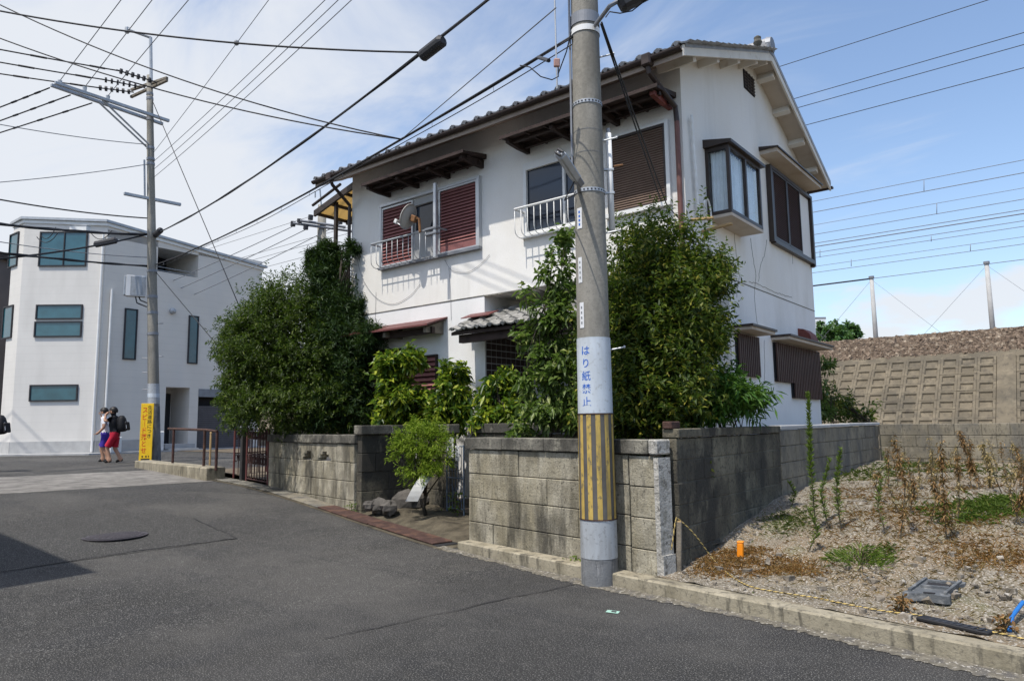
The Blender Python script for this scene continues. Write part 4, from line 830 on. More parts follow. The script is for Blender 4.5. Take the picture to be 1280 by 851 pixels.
# side polycarbonate balcony roof on the west side
bl_ = thing('balcony_roof', 'yellowed plastic balcony roof with brown frame at the house corner', 'roof', (-11.8, 9.8, 4.0))
X0_, X1_, Y0_, Y1_ = -12.62, -11.16, 8.98, 10.7; zz = lambda x: 6.48+(x+11.16)*.26
b = MB(); b.prism([(X0_, Y0_+.05, zz(X0_)), (X0_, Y0_+.05, zz(X0_)+.012), (X1_, Y0_+.05, zz(X1_)+.012), (X1_, Y0_+.05, zz(X1_))], (0, Y1_-Y0_-.1, 0)); b.build('plastic_sheet', M['poly_y'], bl_)
for y in (Y0_, (Y0_+Y1_)/2, Y1_): b = MB(); b.prism([(X0_-.02, y-.03, zz(X0_)-.1), (X0_-.02, y-.03, zz(X0_)+.03), (X1_, y-.03, zz(X1_)+.03), (X1_, y-.03, zz(X1_)-.1)], (0, .05, 0)); b.build('rafter', M['bronze'], bl_)
for t in (0, .33, .66, 1): x = X0_+(X1_-X0_-.03)*t; b = MB(); b.box(x, x+.035, Y0_+.025, Y1_-.035, zz(x)-.07, zz(x)-.005); b.build('batten', M['bronze'], bl_)
for (x, y) in ((-12.0, 9.0), (-12.0, 10.6)): b = MB(); b.box(x-.035, x+.035, y+.03, y+.09, 3.6, zz(x)-.05); b.build('post', M['bronze'], bl_)
b = MB(); b.tube([(-12.75, 9.0, 6.28), (-11.7, 8.93, 6.5)], .03, 8); b.build('pole_rest', M['gutter'], bl_)
b = MB(); b.box(-12.1, -11.16, 8.97, 10.7, 3.5, 3.62); b.build('balcony_floor', M['bronze'], bl_)
# satellite dish and mast on the west railing
ms = thing('dish_mast', 'square aluminium mast clamped to the window railing', 'mast', (-8.48, YF-.31, 4.36))
b = MB(); b.cbox((-8.48, YF-.31, 5.01), (.03, 0, 0), (0, .03, 0), (0, 0, .66), .004); b.build('post', M['alu'], ms)
for z in (4.87, 4.78): b = MB(); b.cbox((-8.56, YF-.31, z), (.14, 0, 0), (0, .05, 0), (0, 0, .02), .006); b.build('clamp', M['galv_dark'], ms)
ds = thing('satellite_dish', 'grey satellite dish with rusty mount in front of the red shutters', 'satellite dish', (-8.85, YF-.33, 4.85))
c = np.array([-9.06, YF-.36, 5.16]); nd = np.array([-.88, -.16, .42]); nd /= np.linalg.norm(nd); uu = np.cross(nd, (0, 0, 1)); uu /= np.linalg.norm(uu); vv = np.cross(uu, nd)
b = MB(); vs = [c]; rings = 5; k = 24
for r_ in range(1, rings+1):
    q = r_/rings
    for j in range(k): a = 2*math.pi*j/k; vs.append(c+uu*.21*q*math.cos(a)+vv*.235*q*math.sin(a)+nd*.055*q*q)
fs = [(0, 1+j, 1+(j+1) % k) for j in range(k)]
for r_ in range(rings-1): fs += [(1+r_*k+j, 1+(r_+1)*k+j, 1+(r_+1)*k+(j+1) % k, 1+r_*k+(j+1) % k) for j in range(k)]
n0 = len(vs); vs += [q-nd*.012 for q in vs]; fs += [tuple(i+n0 for i in f[::-1]) for f in fs]; rimA = 1+(rings-1)*k; fs += [(rimA+j, rimA+(j+1) % k, n0+rimA+(j+1) % k, n0+rimA+j) for j in range(k)]
b.add(vs, fs); b.build('reflector', M['dish'], ds, smooth=True)
b = MB(); b.cbox(c-nd*.09, nd*.06, uu*.05, vv*.06, .015); b.tube([c-nd*.08, (-8.86, YF-.33, 5.1), (-8.84, YF-.33, 4.86)], .024, 8); b.build('mount', M['rust_orange'], ds)
b = MB(); b.tube([c-vv*.22, c-vv*.22+nd*.25+vv*.05], .009, 6); b.build('feed_arm', M['galv'], ds)
b = MB(); q = c-vv*.17+nd*.27; b.tube([q-nd*.03, q+nd*.03], .03, 10); b.cbox(q+vv*.03, nd*.03, uu*.03, vv*.025, .006); b.build('feed_horn', M['white_paint'], ds)
# ================================================================== PLANTS
def unit(a): return a/(np.linalg.norm(a, axis=-1, keepdims=True)+1e-9)
def leafmesh(name, mt, parent, P, D, L, Wd, fold=.25, droop=.25, seed=0, kind=None, nrm=None):
    """P base points (n,3), D directions, L lengths, Wd widths -> folded diamond leaves, one island each"""
    r_ = np.random.default_rng(seed); n = len(P); D = unit(D)
    if nrm is None: nrm = np.array([0, 0, 1.])+r_.normal(0, .55, (n, 3))
    S = unit(np.cross(D, nrm)); Nn = np.cross(S, D); L = np.broadcast_to(L, (n,))[:, None]; Wd = np.broadcast_to(Wd, (n,))[:, None]
    tip = P+D*L-np.array([0, 0, 1.])*L*droop; mid = P+D*L*.48-np.array([0, 0, 1.])*L*droop*.25
    v = np.stack([P, mid+S*Wd*.5+Nn*Wd*fold, tip, mid-S*Wd*.5+Nn*Wd*fold, ], 1).reshape(-1, 3)-org(parent)
    me = bpy.data.meshes.new(name); i = np.arange(n)[:, None]*4; F = np.concatenate([i+np.array([0, 1, 2]), i+np.array([0, 2, 3])], 1).reshape(-1)
    me.vertices.add(n*4); me.vertices.foreach_set('co', v.astype(np.float32).ravel()); me.loops.add(n*6); me.loops.foreach_set('vertex_index', F.astype(np.int32)); me.polygons.add(n*2)
    me.polygons.foreach_set('loop_start', np.arange(0, n*6, 3, dtype=np.int32)); me.update(calc_edges=True); me.validate(); me.materials.append(mt)
    o = link(name, me, parent); 
    if kind: tag(o, kind=kind)
    return o
def sprays(blobs, per, k, twig, seed, shell=.5, up=.25, lump=.18, flat=1., clump=9):
    """twig sprays through ellipsoids -> leaf base points + directions"""
    r_ = np.random.default_rng(seed); PP = []; DD = []; CC = []
    for (c, rad, wgt) in blobs:
        n = int(per*wgt); U = unit(r_.normal(size=(n, 3))); t = (shell+(1-shell)*r_.random(n)**.6)[:, None]
        ph = np.random.default_rng(int(abs(c[0]*97+c[2]*31))).random(4)*6.28
        lm = 1+lump*(np.sin(U[:, 0]*5+ph[0])*np.sin(U[:, 1]*5+ph[1])+np.sin(U[:, 2]*7+ph[2])*.6)[:, None]
        q = np.array(c)+np.array(rad)*U*t*lm
        if n > 12:                                       # gather the twigs into uneven clumps with gaps between
            nc = max(4, n//clump); gi = (r_.random(n)**1.3*nc).astype(int); q = q[gi]+r_.normal(0, min(.11, .2*min(rad)+.02), (n, 3)); U = U[gi]
        d = unit(unit(U*flat)+r_.normal(0, .5, (n, 3))+np.array([0, 0, up])); CC.append((q, d))
        a = np.linspace(0, 1, k)[None, :, None]; P = q[:, None, :]+d[:, None, :]*twig*a
        ang = r_.random((n, k, 1))*6.28; s1 = unit(np.cross(d, [0.3, .2, 1.]))[:, None, :]; s2 = unit(np.cross(d[:, None, :], s1))
        D = d[:, None, :]*.55+s1*np.cos(ang)+s2*np.sin(ang)+r_.normal(0, .2, (n, k, 3))
        PP.append(P.reshape(-1, 3)); DD.append(D.reshape(-1, 3))
    return np.concatenate(PP), np.concatenate(DD), CC
def limbs(th, base, top, targets, r0, seed, mt='bark', name='trunk'):
    r_ = np.random.default_rng(seed); b = MB(); base = np.array(base, float); top = np.array(top, float); n = 7
    tp_ = [lerp(base, top, i/(n-1))+np.array([*(r_.normal(0, .03, 2) if 0 < i else (0, 0)), 0]) for i in range(n)]
    b.tube(tp_, [r0*(1-.7*i/(n-1)) for i in range(n)], 8); b.build(name, M[mt], th, smooth=True); b = MB()
    for t in targets:
        t = np.array(t, float); i = int(r_.integers(2, n-1)); a = tp_[i]; m_ = lerp(a, t, .5)+np.array([*r_.normal(0, .08, 2), .1]); b.tube([a, m_, t], [r0*.42, r0*.24, r0*.07], 6)
    b.build('limbs', M[mt], th, smooth=True)
def tree(name, label, base, blobs, mt, L, Wd, per, k=7, twig=.16, seed=1, trunk=.07, group=None, shell=.45, cat='tree', droop=.25, up=.25, lump=.18, part='crown', bark='bark', top=None, clump=9):
    th = thing(name, label, cat, base, group); P, D, CC = sprays(blobs, per, k, twig, seed, shell, up, lump, clump=clump); r_ = np.random.default_rng(seed+5)
    leafmesh(part, M[mt], th, P, D, L*(.7+.6*r_.random(len(P))), Wd*(.75+.5*r_.random(len(P))), droop=droop, seed=seed)
    c0 = np.mean([c for c, _, _ in blobs], axis=0); tg = [np.array(c)+np.array(rad)*unit(r_.normal(size=3))*.2 for c, rad, _ in blobs for _ in range(4)]
    limbs(th, base, top if top is not None else (c0[0], c0[1], max(c[2] for c, _, _ in blobs)), tg, trunk, seed, bark); return th
GZ = lambda p, dz=.1: np.array([p[0], p[1], g(p[0], p[1])+dz])
# big round evergreen at the west end of the wall
c = atd(352, 440, 14.0); B0 = GZ(c)
def pb(x, y, d, rx, rz, w_=1., ry=None): return (atd(x, y, d), (rx, ry or rx, rz), w_)
tree('round_tree', 'dense rounded dark green evergreen tree over the west end of the wall', B0,
     [pb(352, 425, 13.9, 1.0, .94, 1.6), pb(322, 462, 13.6, .66, .74, .8), pb(385, 470, 13.4, .75, .85, .9), pb(345, 505, 13.2, .95, .45, .8), pb(360, 375, 14.1, .6, .5, .5), pb(306, 422, 13.9, .40, .48, .4), pb(302, 490, 13.5, .30, .34, .35), pb(405, 505, 13.0, .6, .45, .5)],
     'leaf_round', .072, .023, 2000, 8, .13, 3, .09, shell=.5, lump=.22, clump=6)
# dark conifer against the house corner
cb_ = [pb(409, 320, 14.3, .11, .2, .35), pb(411, 345, 14.2, .26, .28, .7), pb(418, 382, 14.0, .42, .36, 1), pb(425, 425, 13.7, .50, .42, 1.2), pb(425, 475, 13.4, .60, .45, 1.3), pb(425, 512, 13.2, .62, .35, 1), pb(447, 398, 13.8, .16, .22, .25), pb(462, 425, 13.0, .15, .16, .25), pb(396, 330, 14.3, .12, .16, .2), pb(438, 318, 13.9, .05, .16, .08)]
tree('conifer_tree', 'tall dark podocarpus tree with feathery tip against the house corner', GZ(atd(425, 540, 13.9)), cb_, 'leaf_conifer', .11, .018, 1500, 9, .16, 11, .05, shell=.25, up=.55, droop=.1, lump=.25)
# glossy golden shrubs in tiers
def shrub(label, base, blobs, seed, mt='leaf_gold', L=.13, Wd=.055, per=150, name='shrub', **k): return tree(name, label, base, blobs, mt, L, Wd, per, 7, .12, seed, .03, 'glossy shrubs behind the entrance wall', .4, 'shrub', **k)
dd = 11.9
shrub('yellow-topped glossy shrub in front of the brown shutter', GZ(atd(502, 530, dd)), [pb(490, 458, dd, .19, .16, 1), pb(515, 455, dd, .13, .16, .6), pb(498, 492, dd-.1, .30, .18, 1.5), pb(523, 508, dd-.2, .22, .15, 1), pb(485, 515, dd-.1, .18, .16, .7)], 21)
shrub('narrow yellow-topped glossy shrub beside the white entrance pier', GZ(atd(563, 530, 11.3)), [pb(566, 470, 11.3, .13, .12, .7), pb(566, 492, 11.3, .14, .16, .8), pb(550, 515, 11.2, .16, .14, .7), pb(572, 517, 11.2, .12, .14, .6)], 22)
shrub('low glossy shrub under the tiled porch roof', GZ(atd(614, 540, 10.6)), [pb(624, 474, 10.6, .11, .07, .4), pb(621, 500, 10.5, .15, .17, .8), pb(608, 525, 10.4, .17, .1, .7), pb(634, 522, 10.3, .14, .14, .6)], 23)
# tall leafy shrub left of the pole
tree('tall_shrub', 'tall sparse leafy shrub with drooping leaves beside the striped utility pole', GZ(atd(690, 560, 9.2), .2),
     [pb(704, 310, 9.1, .07, .2, .35), pb(694, 342, 9.1, .13, .14, .6), pb(708, 365, 9.1, .12, .16, .6), pb(682, 385, 9.1, .13, .15, .55), pb(702, 408, 9.0, .18, .17, .9), pb(670, 425, 9.1, .12, .15, .5), pb(692, 448, 9.0, .22, .17, 1.1), pb(672, 478, 8.9, .2, .17, .9), pb(705, 488, 8.9, .2, .18, .9), pb(680, 515, 8.8, .24, .16, 1.0), pb(710, 528, 8.8, .18, .12, .7), pb(656, 372, 9.1, .07, .06, .12), pb(655, 532, 8.9, .12, .07, .3)],
     'leaf_glossy', .11, .046, 92, 6, .14, 31, .022, shell=.2, droop=.35, lump=.3, part='crown')
# big osmanthus right of the pole
tree('osmanthus_tree', 'large dense yellow-green evergreen tree in front of the house corner', GZ(atd(825, 560, 8.2), .25),
     [pb(818, 312, 8.3, .46, .34, 1.), pb(800, 350, 8.2, .46, .38, 1.2), pb(848, 345, 8.2, .40, .40, 1.2), pb(822, 400, 8.0, .58, .46, 2), pb(866, 378, 8.1, .30, .34, .8), pb(785, 430, 7.9, .40, .42, 1.2), pb(840, 442, 7.8, .42, .40, 1.4), pb(803, 490, 7.7, .50, .42, 1.6), pb(838, 500, 7.6, .40, .36, 1.3), pb(780, 520, 7.5, .32, .28, .7), pb(888, 345, 8.2, .16, .16, .3), pb(880, 432, 8.1, .16, .10, .25), pb(900, 412, 8.3, .08, .06, .1)],
     'leaf_osman', .072, .026, 640, 7, .14, 41, .05, shell=.35, droop=.15, lump=.34, up=.4)
tree('bamboo_shrub', 'bright green willowy shrub hanging over the side wall', GZ(atd(905, 540, 8.1), .3),
     [pb(895, 485, 8.0, .32, .17, 1.2), pb(915, 497, 7.95, .28, .15, 1), pb(880, 505, 7.8, .28, .14, 1), pb(934, 507, 8.05, .13, .12, .4)],
     'leaf_bamboo', .11, .026, 210, 7, .14, 51, .03, shell=.3, droop=.25, up=.5, cat='shrub')
# little bush in the nook
pn = GZ(atd(533, 620, 10.2), .05)
pb_ = [pb(508, 553, 10.2, .16, .11, .7), pb(540, 555, 10.1, .22, .13, 1.1), pb(526, 588, 10.0, .24, .11, 1), pb(552, 575, 10.1, .15, .12, .7), pb(522, 535, 10.3, .2, .1, .8), pb(494, 562, 10.2, .1, .06, .3), pb(545, 537, 10.3, .14, .09, .5), pb(530, 572, 10.05, .18, .1, .8)]
tree('small_bush', 'small loose yellow-green bush growing in the wall nook', pn, pb_, 'leaf_pine', .06, .014, 150, 9, .10, 61, .03, None, .15, 'bush', .15, .5, .25, top=(atd(530, 565, 10.15)))
# shrub and creeper behind the house
tree('bush', 'dark bush between the house and the railway wall', (-2.5, 16.2, .55), [pb(1055, 512, 15.0, .42, .28, 1), pb(1040, 505, 14.6, .25, .3, .6), pb(1075, 520, 15.0, .2, .14, .4)], 'leaf_osman', .10, .04, 150, 6, .14, 71, .03, shell=.2, cat='bush')
tree('creeper', 'thin green creeper growing up behind the house corner', (-3.75, 15.0, .55), [pb(1030, 455, 14.2, .14, .14, .6), pb(1026, 480, 14.0, .1, .2, .5), pb(1030, 510, 13.9, .12, .25, .5)], 'leaf_glossy', .09, .05, 90, 6, .12, 72, .015, shell=.2, cat='plant')
for i, (x, y, d, r_) in enumerate(((1040, 421, 70, 1.6), (1055, 419, 72, 1.4))): tree('far_tree', 'bright green tree beyond the railway line', atd(x, 440, d), [(atd(x, y, d), (r_, r_, r_*.75), 1)], 'leaf_far', .35, .2, 500, 5, .3, 80+i, .15, 'trees beyond the railway', .3)
# small weeds by walls and kerb
def tuft(label, p, n, h, mt, seed, spread=.09, L=.06, Wd=.02, name='weed'):
    th = thing(name, label, 'weed', p); r_ = np.random.default_rng(seed); P = np.array(p)+np.stack([r_.normal(0, spread, n), r_.normal(0, spread, n), r_.random(n)*h], 1); D = r_.normal(0, 1, (n, 3))+np.array([0, 0, .6])
    leafmesh('leaves', M[mt], th, P, D, L*(.6+.8*r_.random(n)), Wd, seed=seed); b = MB()
    for i in range(4): q = np.array(p)+(*r_.normal(0, spread*.6, 2), 0); b.tube([np.array(p), lerp(p, q, .6)+(0, 0, h*.6), q+(0, 0, h)], .003, 4)
    b.build('stems', M['twig'], th); return th
p = gp(717, 716); tuft('small green weed sprouting between kerb and striped pole', p, 60, .16, 'leaf_weed', 91, .05)
p = gp(948, 762, .0); tuft('tiny green weed on the kerb face below the vacant plot', p+(0, .03, .02), 40, .09, 'leaf_weed', 92, .03, .04)
p = GZ(rf(5.98, .14), .02); tuft('small weed at the foot of the pale block wall', p, 40, .12, 'leaf_weed', 93, .05, .05)
p = GZ(rf(4.55, 1.02), .12); tuft('weed growing in front of the blue iron wicket', p, 70, .28, 'leaf_weed', 94, .08, .06, .03)
# --- weeds of the vacant plot
def tallweed(label, px, py, topy, mt, seed, dens=90, L=.10, Wd=.013, lean=.05, group=None, spread=.25, cat='weed'):
    base = lp(px, py); d = (base-EYE)@FW; h = (py-topy)/FPX*d; r_ = np.random.default_rng(seed); th = thing('tall_weed', label, cat, base, group)
    top = base+np.array([r_.normal(0, lean), r_.normal(0, lean), h]); b = MB(); mid = lerp(base, top, .5)+(r_.normal(0, .035), r_.normal(0, .035), 0); b.tube([base, mid, top], [.007, .005, .002], 6); b.build('stem', M['twig'], th)
    n = int(dens*h*(3.0 if mt == 'leaf_weed' else 3.4)); t = .12+.88*r_.random(n)**.8; P = np.where(t[:, None] < .5, base+(mid-base)*t[:, None]*2, mid+(top-mid)*(t[:, None]-.5)*2); a = r_.random(n)*6.28
    dead = mt != 'leaf_weed'
    if dead:                                             # withered: leaves cling in irregular bunches and hang
        cl = r_.random(14)*.85+.15; t = np.clip(cl[r_.integers(0, 14, n)]+r_.normal(0, .045, n), .06, 1); P = np.where(t[:, None] < .5, base+(mid-base)*t[:, None]*2, mid+(top-mid)*(t[:, None]-.5)*2)+r_.normal(0, .012, (n, 3))
    D = np.stack([np.cos(a), np.sin(a), (r_.normal(-.1, .6, n) if dead else .5+.9*t+r_.normal(0, .2, n))], 1); leafmesh('leaves', M[mt], th, P, D, (L*.40 if dead else L*.62*(1.1-.4*t))*(.5+.9*r_.random(n)), Wd*(.8 if dead else .9), seed=seed, droop=spread)
    if dead:
        for i in range(5): t0 = .3+.65*r_.random(); q = lerp(base, top, t0); e_ = q+np.array([*r_.normal(0, .05, 2), .05+.07*r_.random()]); b = MB(); b.tube([q, e_], .002, 4); b.build('side_twig', M['twig'], th)
    return th
GW = 'green goldenrod weeds in the vacant plot'; DW = 'dead brown weeds in the vacant plot'
for i, (x, y, t, lab, m_, den) in enumerate((
    (1020, 664, 492, 'tallest green weed standing in the vacant plot', 'leaf_weed', 190), (1036, 662, 575, 'green weed just beside the tallest weed', 'leaf_weed', 120), (1051, 662, 562, 'upright green weed with narrow leaves near the tallest weed', 'leaf_weed', 150), (990, 632, 603, 'short green weed by the grey block wall', 'leaf_weed', 160), (1010, 690, 637, 'short half-dead weed beside the gravel heap', 'leaf_weed', 110),
    (1126, 672, 545, 'tall dead brown weed behind the fresh green weed', 'leaf_dead', 120), (1163, 655, 585, 'leaning dead brown weed in the middle of the plot', 'leaf_dead', 100), (1183, 674, 552, 'tall straight dead weed with a bare dry top', 'leaf_dead', 130), (1196, 672, 645, 'short dead stalk beside the tall dead weed', 'leaf_dead', 80), (1108, 668, 600, 'yellowing weed with a dead lower stem', 'leaf_weed', 60),
    (1214, 610, 540, 'dead brown weed before the back wall', 'leaf_dead', 160), (1226, 612, 550, 'dense dead weed in the dry clump', 'leaf_dead', 200), (1236, 610, 556, 'straw coloured weed in the dry clump', 'leaf_straw', 180), (1200, 612, 568, 'small dead weed left of the dry clump', 'leaf_dead', 120), (1268, 655, 572, 'dead hooked weed at the far side of the plot', 'leaf_dead', 100), (1150, 612, 572, 'straw weed before the back wall', 'leaf_straw', 80), (1105, 610, 565, 'thin pale green weed before the back wall', 'leaf_weed', 70), (1245, 606, 568, 'bent straw weed beside the dry clump', 'leaf_straw', 110), (1137, 640, 590, 'low dead weed beside the leaning weed', 'leaf_dead', 90), (1290, 640, 560, 'dead weed beyond the hooked weed', 'leaf_dead', 110))):
    tallweed(lab, x, y, t, m_, 200+i, den, spread=.15 if m_ == 'leaf_weed' else .45, lean=.03 if m_ == 'leaf_weed' else .06)
_r = np.random.default_rng(77)
for i in range(34):
    x = 1095+_r.random()*215; y = 588+_r.random()**1.6*75; tallweed('thin dry straw coloured weed among the others in the plot', x, y, y-(16+26*_r.random())*(1+.012*(y-588)), 'leaf_straw' if _r.random() < .7 else 'leaf_dead', 600+i, 55, lean=.05, group='thin dry weeds of the plot', spread=.4)
p = lp(1076, 706); th = thing('fresh_weed', 'bright green feathery weed sprawling on the gravel', 'weed', p); r_ = np.random.default_rng(300); n = 420; a = r_.random(n)*6.28; rr = r_.random(n)**.6*.22; P = p+np.stack([rr*np.cos(a)*1.1, rr*np.sin(a)*1.3, r_.random(n)*.16*(1-rr/.3)+.01], 1)
leafmesh('leaves', M['leaf_weed'], th, P, np.stack([np.cos(a), np.sin(a), .9+r_.normal(0, .4, n)], 1), .09*(.6+.8*r_.random(n)), .009, seed=301)
b = MB()
for i in range(9): q = p+(*r_.normal(0, .12, 2), .14); b.tube([p, lerp(p, q, .5)+(0, 0, .05), q], .003, 4)
b.build('stems', M['twig'], th)
def blades(label, pxs, n, h, mt, seed, sp=(.18, .18), wd=.004):
    r_ = np.random.default_rng(seed); P = []
    for (x, y, w_) in pxs:
        c = lp(x, y)
        k = int(n*w_); q = np.stack([c[0]+r_.normal(0, sp[0]*w_**.5, k), c[1]+r_.normal(0, sp[1]*w_**.5, k)], 1)
        P += [(a, b_, lz(a, b_)) for a, b_ in q if inv_rf(a, b_)[1] > .22 and a > -2.93]
    P = np.array(P); k = len(P); root = bpy.data.objects.new('grass', None)
    D = np.stack([r_.normal(0, .6, k), r_.normal(0, .6, k), np.ones(k)*.8], 1); ORG['_z'] = np.zeros(3)
    class Z: name = '_z'
    me_o = leafmesh_free('grass', M[mt], P, D, h*(.4+.9*r_.random(k)), wd, seed); tag(me_o, label, 'grass', kind='stuff')
def leafmesh_free(name, mt, P, D, L, Wd, seed):
    root = bpy.data.objects.new(name, None); ORG[root.name] = np.zeros(3); o = leafmesh(name, mt, root, P, D, L, Wd, seed=seed, droop=.45, nrm=None); o.parent = None; bpy.data.objects.remove(root); o.name = name; return o
blades('rust coloured dead grass around the orange peg', [(905, 700, 1), (930, 705, 1.2), (965, 712, 1), (880, 712, .7), (1000, 712, .6), (945, 690, .6), (870, 700, .4), (1015, 718, .3), (900, 715, .8), (920, 690, .6), (985, 705, .6)], 620, .07, 'grass_rust', 401, (.16, .12))
blades('dry orange grass patches towards the back of the plot', [(1070, 660, .8), (1110, 640, 1), (1150, 650, .8), (1190, 640, .8), (1090, 615, .8), (1220, 610, 1), (1260, 650, .8), (1050, 620, .5), (1145, 625, .8), (1200, 690, .4)], 420, .09, 'grass_rust', 408, (.32, .4), .003)
blades('olive grass patch in front of the grey wall', [(975, 650, 1), (995, 655, .8), (1000, 645, .5)], 380, .08, 'grass_green', 402, (.14, .2))
blades('rust coloured dead grass at the far side of the plot', [(1240, 690, 1.3), (1270, 695, 1), (1215, 700, .6), (1280, 705, .8)], 420, .08, 'grass_rust', 403, (.22, .2))
blades('green grass clump in the middle of the plot', [(1225, 635, 1.3), (1250, 632, 1), (1205, 645, .6), (1275, 628, 1)], 330, .16, 'leaf_weed', 404, (.25, .3), .008)
blades('thin straw grass scattered over the gravel', [(1060, 640, .6), (1090, 630, .8), (1130, 610, 1), (1180, 600, 1), (1060, 600, .6), (1100, 600, .8), (1140, 690, .3), (1160, 590, .8), (1085, 645, .5), (1250, 740, .5), (1180, 720, .5), (1260, 600, .7), (1120, 730, .5), (1060, 725, .4), (1230, 720, .6), (1010, 735, .4), (1040, 690, .6), (1210, 660, .8), (1150, 670, .7), (1090, 680, .6), (1240, 660, .6)], 420, .075, 'leaf_straw', 405, (.4, .6), .0025)
blades('low green growth before the back wall', [(1075, 597, .8), (1095, 590, .8), (1130, 585, 1), (1160, 582, 1), (1200, 585, .8), (1250, 590, .6)], 260, .15, 'grass_green', 406, (.35, .5), .007)
blades('green sprouts trailing beside the fresh weed', [(1095, 695, .6), (1108, 688, .5)], 200, .1, 'leaf_weed', 407, (.08, .1))
# ================================================================== THINGS ON THE PLOT
p = lp(850, 712); th = thing('wooden_stake', 'weathered wooden stake leaning by the end of the garden wall', 'stake', p); b = MB(); b.cbox(p+(0, 0, .2), (.024, .004, 0), (-.004, .02, 0), (.01, 0, .23), .005); b.build('post', M['wood_grey'], th)
b = MB(); b.cbox(p+(.01, 0, .432), (.02, .004, 0), (-.004, .016, 0), (0, 0, .006), .003); b.build('split_top', M['bamboo'], th)
# striped rope from wall end over the stake, then along the kerb
top = p+(.012, 0, .45)
pts = [V3(rf(.2, .3), .34), lerp(V3(rf(.2, .3), .34), top, .6)+(0, 0, .10), top+(0, 0, .0)]
for (x, y, dz) in ((868, 662, .28), (885, 685, .14)): pass
for (x, y) in ((893, 702), (912, 720), (937, 734), (975, 742), (1015, 748), (1050, 755), (1090, 763), (1125, 768), (1150, 771), (1190, 780), (1225, 789), (1262, 796), (1300, 806), (1380, 826)): q = lp(x, y); pts.append(q+(0, 0, .012))
pts.insert(3, lerp(top, pts[3], .45)+(0, 0, .03))
Q = []
for i in range(len(pts)-1):
    p0, p1, p2, p3 = pts[max(i-1, 0)], pts[i], pts[i+1], pts[min(i+2, len(pts)-1)]; k = max(3, int(np.linalg.norm(p2-p1)/.012))
    for t in np.linspace(0, 1, k, endpoint=False): Q.append(.5*((2*p1)+(-p0+p2)*t+(2*p0-5*p1+4*p2-p3)*t*t+(-p0+3*p1-3*p2+p3)*t**3))
rp = thing('rope', 'thin yellow and black twisted rope along the kerb of the vacant plot', 'rope', Q[0])
for ph, mt_ in ((0, 'rope_y'), (2.09, 'rope_y'), (4.18, 'rope_k')):
    b = MB(); H = []
    for i, q in enumerate(Q):
        t = Q[min(i+1, len(Q)-1)]-Q[max(i-1, 0)]; t /= np.linalg.norm(t)+1e-9; u = np.cross(t, (0, 0, 1)); u /= np.linalg.norm(u)+1e-9; v_ = np.cross(u, t); a = i*1.5+ph; H.append(q+.0033*(u*math.cos(a)+v_*math.sin(a)))
    b.tube(H, .0038, 5); b.build('strand', M[mt_], rp, smooth=True)
p = lp(926, 696); th = thing('survey_peg', 'orange plastic survey peg standing in the dead grass', 'peg', p); b = MB(); b.cbox(p+(0, 0, .06), (.028, .006, 0), (-.006, .028, 0), (.004, 0, .075), .008); b.build('post', M['orange'], th); b = MB(); b.cbox(p+(.004, 0, .14), (.03, .006, 0), (-.006, .03, 0), (0, 0, .008), .006); b.build('cap', M['orange'], th)
# moulded plastic sign base lying on the gravel
C0 = [lp(1131, 753), lp(1186, 758), lp(1211, 733), lp(1152, 727)]; ctr = np.mean(C0, axis=0); th = thing('sign_base', 'weathered grey plastic sign base with slot lying on the gravel', 'sign base', ctr)
ex = (C0[1]-C0[0]); ey = (C0[3]-C0[0]+C0[2]-C0[1])/2; ex[2] = ey[2] = 0; lx, ly = np.linalg.norm(ex), np.linalg.norm(ey); ex /= lx; ey /= ly; o = C0[0]+(0, 0, .02); nz = np.array([0, .0, 1.])
tlt = np.array([0, 0, .10])
def SB(u_, v2, h_=0.): return o+ex*(u_*lx)+ey*(v2*ly)+nz*h_+tlt*v2*.35
b = MB(); prof = [(-.04, 0), (.08, -.03), (.25, .0), (.4, .03), (.6, .03), (.75, .0), (.92, -.03), (1.04, 0), (1.02, .12), (.93, .2), (.93, .75), (1.02, .9), (1.0, 1.0), (.0, 1.0), (-.02, .9), (.07, .75), (.07, .2), (-.02, .12)]
b.prism([SB(u_, v2, .0) for u_, v2 in prof], (0, 0, .055)); b.build('body', M['grey_plastic'], th)
for (u0, u1, v0, v1, h_, mt_) in ((.25, .8, .52, .72, .058, 'room'), (.42, .68, .04, .10, .058, 'room'), (.2, .34, .82, .9, .058, 'black_box'), (.66, .8, .82, .9, .058, 'black_box')):
    b = MB(); b.prism([SB(u0, v0, h_), SB(u1, v0, h_), SB(u1, v1, h_), SB(u0, v1, h_)], (0, 0, .003)); b.build('slot', M[mt_], th)
for (u0, u1, v0, v1) in ((.2, .85, .40, .46), (.2, .85, .76, .80), (.86, .94, .1, .95), (.04, .12, .1, .95)): b = MB(); b.prism([SB(u0, v0, .056), SB(u1, v0, .056), SB(u1, v1, .056), SB(u0, v1, .056)], (0, 0, .016)); b.build('rib', M['grey_plastic'], th)
a, c = lp(1150, 774), lp(1240, 793); b = MB(); d_ = c-a; d_[2] = 0; nn_ = np.array([-d_[1], d_[0], 0]); nn_ /= np.linalg.norm(nn_)
b.cbox((a+c)/2+(0, 0, .012), d_/2, nn_*.05, (0, 0, .011), .005); th = tag(b.build('rubber_strip', M['black_rub']), 'long flat black rubber strip lying on the kerb', 'rubber strip')
b = MB()
for i in range(9): b.cbox(lerp(a, c, .08+.1*i)+(0, 0, .024), d_*.02, nn_*.035, (0, 0, .002), .001)
b.build('tread', M['black_box'], th)
